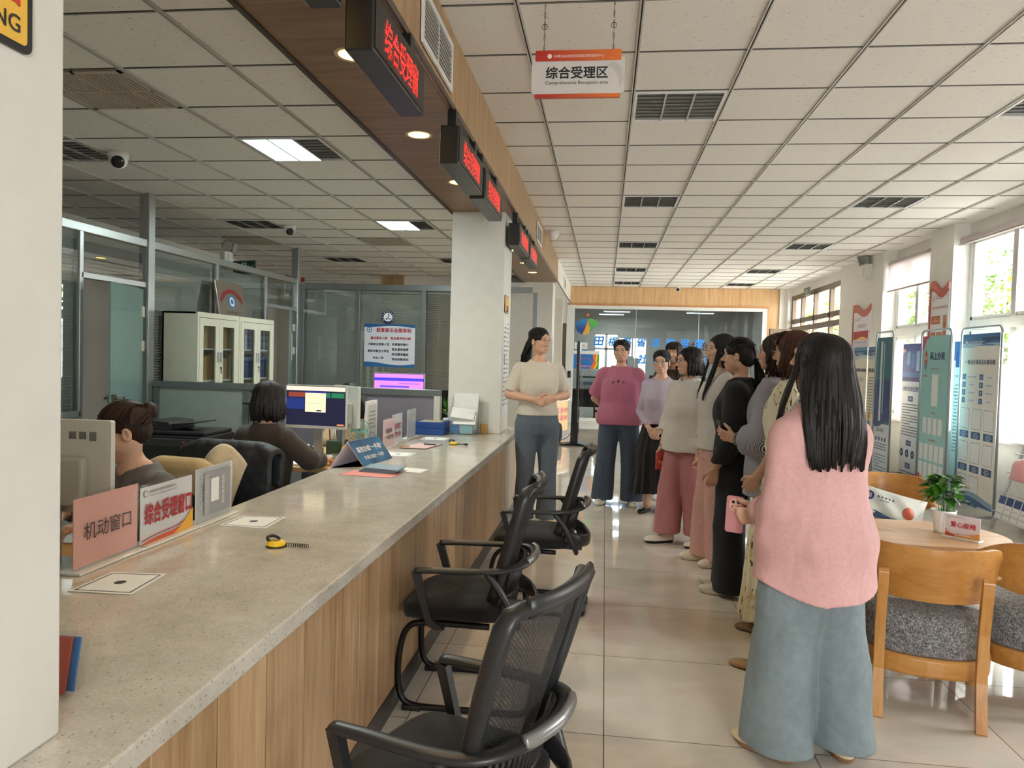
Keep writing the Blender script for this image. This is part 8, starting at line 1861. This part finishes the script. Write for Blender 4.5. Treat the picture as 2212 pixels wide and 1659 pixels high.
MB().box(px0+.02, px1-.02, py0+.03, py1, .0, .495).build('cabinet', plain('printer_stand', (44, 44, 46), .5), t, bevel=.005)
# office chairs with a jacket and a fleece
def task_chair(x, y, rz, lab, back_h=.98):
    t = thing('task_chair', lab, 'chair', (x, y, 0), R(rz), 'black office chairs behind the counter')
    MB().grid(lambda u, v: Vector((.24*math.copysign(abs(math.cos(2*math.pi*u))**.5, math.cos(2*math.pi*u))*min(1, 1.6*math.sin(math.pi*v)+.02), .02+.23*math.copysign(abs(math.sin(2*math.pi*u))**.5, math.sin(2*math.pi*u))*min(1, 1.6*math.sin(math.pi*v)+.02), .44+.04*-math.cos(math.pi*v))), 24, 10, cu=True).build('seat', M_seatf, t, local=True)
    MB().prism(rrect(.46, back_h-.52, .07), (0, -.235, (back_h+.52)/2), UX, UZ, (0, .05, 0)).build('backrest', M_seatf, t, local=True, bevel=.015); MB().tube([(0, 0, .40), (0, 0, .08)], .03, 10).build('column', M_blackm, t, local=True)
    for k in range(5): a = k*2*math.pi/5; MB().tube([(0, 0, .10), (.28*math.cos(a), .28*math.sin(a), .06)], [.025, .015], 8).ball((.28*math.cos(a), .28*math.sin(a), .032), .03, 10).build('leg', M_black, t, local=True)
    MB().box(-.03, .03, -.25, -.1, .38, .41).box(-.025, .025, -.26, -.235, .38, .7).build('bracket', M_black, t, local=True)
    return t
ch_b = task_chair(-1.93, 3.93, -8, 'black office chair under the dark quilted jacket', .955)
task_chair(-2.06, 3.16, 172, 'office chair of the grey sweater, topped with beige fleece', .915)
task_chair(-1.62, 8.0, 0, 'black office chair with headrest beside the far pillar', 1.12)
def drape(u, v, w=.27, h0=.42, y0=-.235, top=1.0, back=.32, fr=.16):
    s_ = v*(fr+.09+back); x = (u-.5)*2*w*(1+.10*v)
    if s_ < fr: y, z = y0+.075, top-.02-(fr-s_)
    elif s_ < fr+.09: q = (s_-fr)/.09*math.pi; y, z = y0+.03+.05*math.cos(q), top-.02+.04*math.sin(q)
    else: y, z = y0-.02-.03*math.sin((s_-fr-.09)*4), top-.02-(s_-fr-.09)
    z -= .05*max(0, abs(u-.5)*2-.6)**1.5*3
    return Vector((x, y-.008*math.sin(18*u+5*v)*(1 if s_ > fr+.05 else 0), z))
def quilt():
    n = NT('quilted_navy'); v = n.coord(scale=(1, 1, 1), rot=(0, R(45), 0)); sp = n.new('ShaderNodeSeparateXYZ'); n.link(v, sp.inputs[0]); f = [n.math('ABSOLUTE', n.math('SINE', n.math('MULTIPLY', sp.outputs[i], 46))) for i in (0, 2)]; n.set(color=srgb(28, 31, 38), rough=.6); n.bump(n.math('MULTIPLY', f[0], f[1]), .4, .008); return n.m
t = thing('jacket', 'dark quilted jacket with cream hood hung over an office chair', 'jacket', (ch_b.location.x, ch_b.location.y, .0), R(-8))
m = MB().grid(lambda u, v: drape(u, v, top=.97), 30, 40).build('shell', quilt(), t, local=True); m.modifiers.new('thick', 'SOLIDIFY').thickness = .02
hd = MB().grid(lambda u, v: Vector(((.5-u)*.26*(1-.35*v)-.05*v+.05, -.335-.055*math.sin(math.pi*v)*math.sin(math.pi*u)-.03*v, 1.005-.30*v*(.55+.45*abs(2*u-1))-.10*(2*u-1)**2)), 20, 16).build('hood', fabric('cream_sherpa', (214, 200, 170), 50, .06), t, local=True); hd.modifiers.new('thick', 'SOLIDIFY').thickness = .018
MB().ball((.02, -.345, .87), (.065, .03, .07), 14).build('hood_lining', fabric('brown_lining', (92, 66, 60), 50, .1), t, local=True)
t = thing('fleece_throw', 'beige fleece draped on chair back behind the grey sweater', 'throw', (-2.06, 3.16, 0), R(172)); m = MB().grid(lambda u, v: drape(u, v, .17, top=.925, back=.14, fr=.10), 24, 26).build('cloth', fabric('beige_fleece', (196, 172, 128), 160, .12, .95, .6), t, local=True); m.modifiers.new('thick', 'SOLIDIFY').thickness = .018
# filing cabinets with folders, plaque on top
M_steel = plain('cream_steel', (206, 203, 184), .4); M_cglass = glass_mat('cabinet_glass', (.80, .82, .80), 1.2)
def cabinet(y0, y1, lab, blue):
    x0, x1, zt = -4.30, -3.93, 1.85; t = thing('filing_cabinet', lab, 'cabinet', (x0, (y0+y1)/2, 0), 0, 'cream steel filing cabinets'); w = y1-y0; c = .018
    b = MB().box(x0, x1-.02, y0, y0+c, 0, zt).box(x0, x1-.02, y1-c, y1, 0, zt).box(x0, x1-.02, y0, y1, zt-c, zt).box(x0, x0+c, y0, y1, 0, zt).box(x0, x1-.02, y0, y1, 0, .06); b.build('body', M_steel, t)
    MB().box(x1-.02, x1, y0, y0+.03, 0, zt).box(x1-.02, x1, y1-.03, y1, 0, zt).box(x1-.02, x1, y0+.03, y1-.03, zt-.05, zt).build('face_frame', M_steel, t)
    for z in (.85, 1.16, 1.48): MB().box(x0+c, x1-.04, y0+c, y1-c, z, z+.018).build('shelf', M_white, t)
    for k in range(2):
        a = y0+.032+k*(w-.064)/2; b_ = a+(w-.064)/2-.004; d = MB().box(x1-.016, x1+.004, a, a+.07, .08, zt-.055).box(x1-.016, x1+.004, b_-.07, b_, .08, zt-.055).box(x1-.016, x1+.004, a+.07, b_-.07, zt-.13, zt-.055).box(x1-.016, x1+.004, a+.07, b_-.07, .08, .72).build('door', M_steel, t, bevel=.002)
        MB().box(x1-.008, x1-.004, a+.07, b_-.07, .72, zt-.13).build('pane', M_cglass, d); yh = b_-.025 if k == 0 else a+.025
        MB().box(x1+.004, x1+.022, yh-.012, yh+.012, 1.36, 1.46).build('handle', plain('handle_steel', (190, 192, 192), .3, metal=.5), d, bevel=.003)
        if k: MB().lathe([(0, 0), (.009, 0), (.009, .01), (0, .012)], (x1+.004, yh, 1.30), 12, axis=(1, 0, 0)).box(x1+.012, x1+.016, yh-.004, yh+.004, 1.24, 1.30).build('lock_key', M_black, d)
    rn = random.Random(int(y0*10))
    for z, h in ((1.178, .24), (1.498, .27)):
        y = y0+.05
        while y < y1-.09:
            th = rn.uniform(.03, .055); hh = h*rn.uniform(.9, 1.05); col = ((70, 104, 160), (196, 200, 206), (60, 90, 150))[rn.randrange(3)] if blue else ((196, 162, 110), (180, 146, 98), (206, 176, 126))[rn.randrange(3)]
            f = thing('file_folder', ('blue or white' if blue else 'tan')+' file folder standing behind glass in cream cabinet', 'folder', (x0+.2, y, z), 0, ('blue' if blue else 'tan')+' folders in the filing cabinets')
            MB().box(x0+.05, x1-.07, y, y+th, z+.001, z+hh).build('spine', plain('folder_%d_%d_%d' % col, col, .6), f); y += th+.003
cabinet(6.78, 7.60, 'left cream steel cabinet with tan folders behind glass', False); cabinet(7.61, 8.45, 'right cream steel cabinet with blue folders behind glass', True)
t = thing('plaque', 'brushed steel plaque with red arched characters on top of the cabinets', 'plaque', (-4.12, 7.95, 1.853)); Mr = Matrix.Rotation(R(-10), 3, 'Y'); uyp = Mr @ UZ
MB().obox(Vector((-4.17, 7.93, 1.853))+uyp*.2, (.02, .62, .39), Mr).build('plate', plain('brushed_plaque', (168, 156, 146), .28, metal=.75), t, bevel=.003)
a = Art(Vector((-4.17, 7.62, 1.853))+uyp*.395+Mr @ Vector((.0105, 0, 0)), (0, 1, 0), uyp); a.arctext('就业服务“就享家”乐业服务站', .31, .40, .30, R(-50), R(50), (150, 44, 44), .05, .03); a.ring(.31, .22, .075, .022, (44, 110, 170), (220, 226, 230)); a.disc(.31, .22, .03, (44, 110, 170)); a.text('田横岛便民服务中心', .31, .345, (60, 50, 50), w=.3); a.build('print', t)
# poster and round badge on the far partition
t = thing('poster', 'white employment service poster with blue waves on the back partition', 'poster', (-2.97, 10.02, 1.31)); MB().box(-3.33, -2.61, 10.0, 10.008, 1.31, 1.905).build('board', plain('poster_lilac', (206, 206, 216), .4), t)
a = Art((-3.33, 10.0, 1.905), (1, 0, 0)); w, h = .72, .595; a.wave(0, w, .035, .012, 0, (30, 84, 140), 1.2); a.poly([(0, h), (w, h)]+[(w*(1-i/16), h-.05+.02*math.sin(5*i/16)) for i in range(17)], (36, 96, 150)); a.ring(.07, .08, .038, .012, (44, 110, 150), WHT); a.disc(.07, .08, .014, (44, 110, 150))
a.text('就享家乐业服务站', .42, .085, (172, 44, 54), w=.50, bold=.03); a.text('重点服务人群', .21, .195, (172, 54, 60), w=.24, bold=.03); a.text('就业服务站功能', .52, .195, (172, 54, 60), w=.29, bold=.03)
for i, s_ in enumerate(('大龄就业困难人员', '离校未就业大学生', '失业人员')): a.text(s_, .205, .28+.095*i, BLK, w=.31 if i < 2 else .15, bold=.03)
for i, s_ in enumerate(('政策宣传推介', '就业服务指导', '岗位精准输送', '劳动技能培训')): a.text(s_, .515, .28+.068*i, BLK, w=.235, bold=.03)
a.build('print', t)
t = thing('badge', 'round dark blue badge with white figure above the poster', 'badge', (-3.0, 10.02, 2.0)); MB().lathe([(0, 0), (.092, 0), (.092, .006), (0, .006)], (-3.0, 10.008, 2.0), 28, axis=(0, -1, 0)).build('disc', plain('badge_blue', (44, 62, 100), .4), t)
a = Art((-3.1, 10.002, 2.1), (1, 0, 0)); a.disc(.1, .1, .060, WHT, 28); a.poly([(.07, .14), (.10, .12), (.125, .08), (.115, .075), (.09, .11), (.065, .12)], (44, 62, 100)); a.disc(.108, .065, .010, (44, 62, 100)); a.poly([(.105, .14), (.14, .125), (.145, .11), (.115, .12)], (44, 62, 100)); a.arctext('“就享家”乐业服务站', .1, .1, .076, R(-120), R(120), WHT, .018); a.build('print', t)
t = thing('desk_plant', 'small green leafy plant beside the divider end post', 'plant', (-1.52, 7.0, .79)); MB().lathe([(0, 0), (.04, 0), (.055, .09), (.05, .09), (0, .08)], (-1.50, 7.1, CT+.001), 16).build('pot', M_white, t); L = MB(); rnd = random.Random(8)
for i in range(30): a_ = rnd.uniform(0, 6.28); c = Vector((-1.50, 7.1, CT+.10)); tip = c+Vector((.10*math.cos(a_)*rnd.random(), .10*math.sin(a_)*rnd.random(), rnd.uniform(.06, .24))); leaf(L, c+(tip-c)*.4, tip, .02, (math.cos(a_), math.sin(a_), .3), 0, 4, .2, .2)
L.build('leaves', M_leaf, t)
t = thing('wall_hook_bracket', 'small black shelf bracket on grey divider left of the bob haired person', 'bracket', (-3.28, 6.58, .98)); MB().box(-3.32, -3.12, 6.50, 6.61, .985, 1.0).build('plate', M_black, t, bevel=.003)
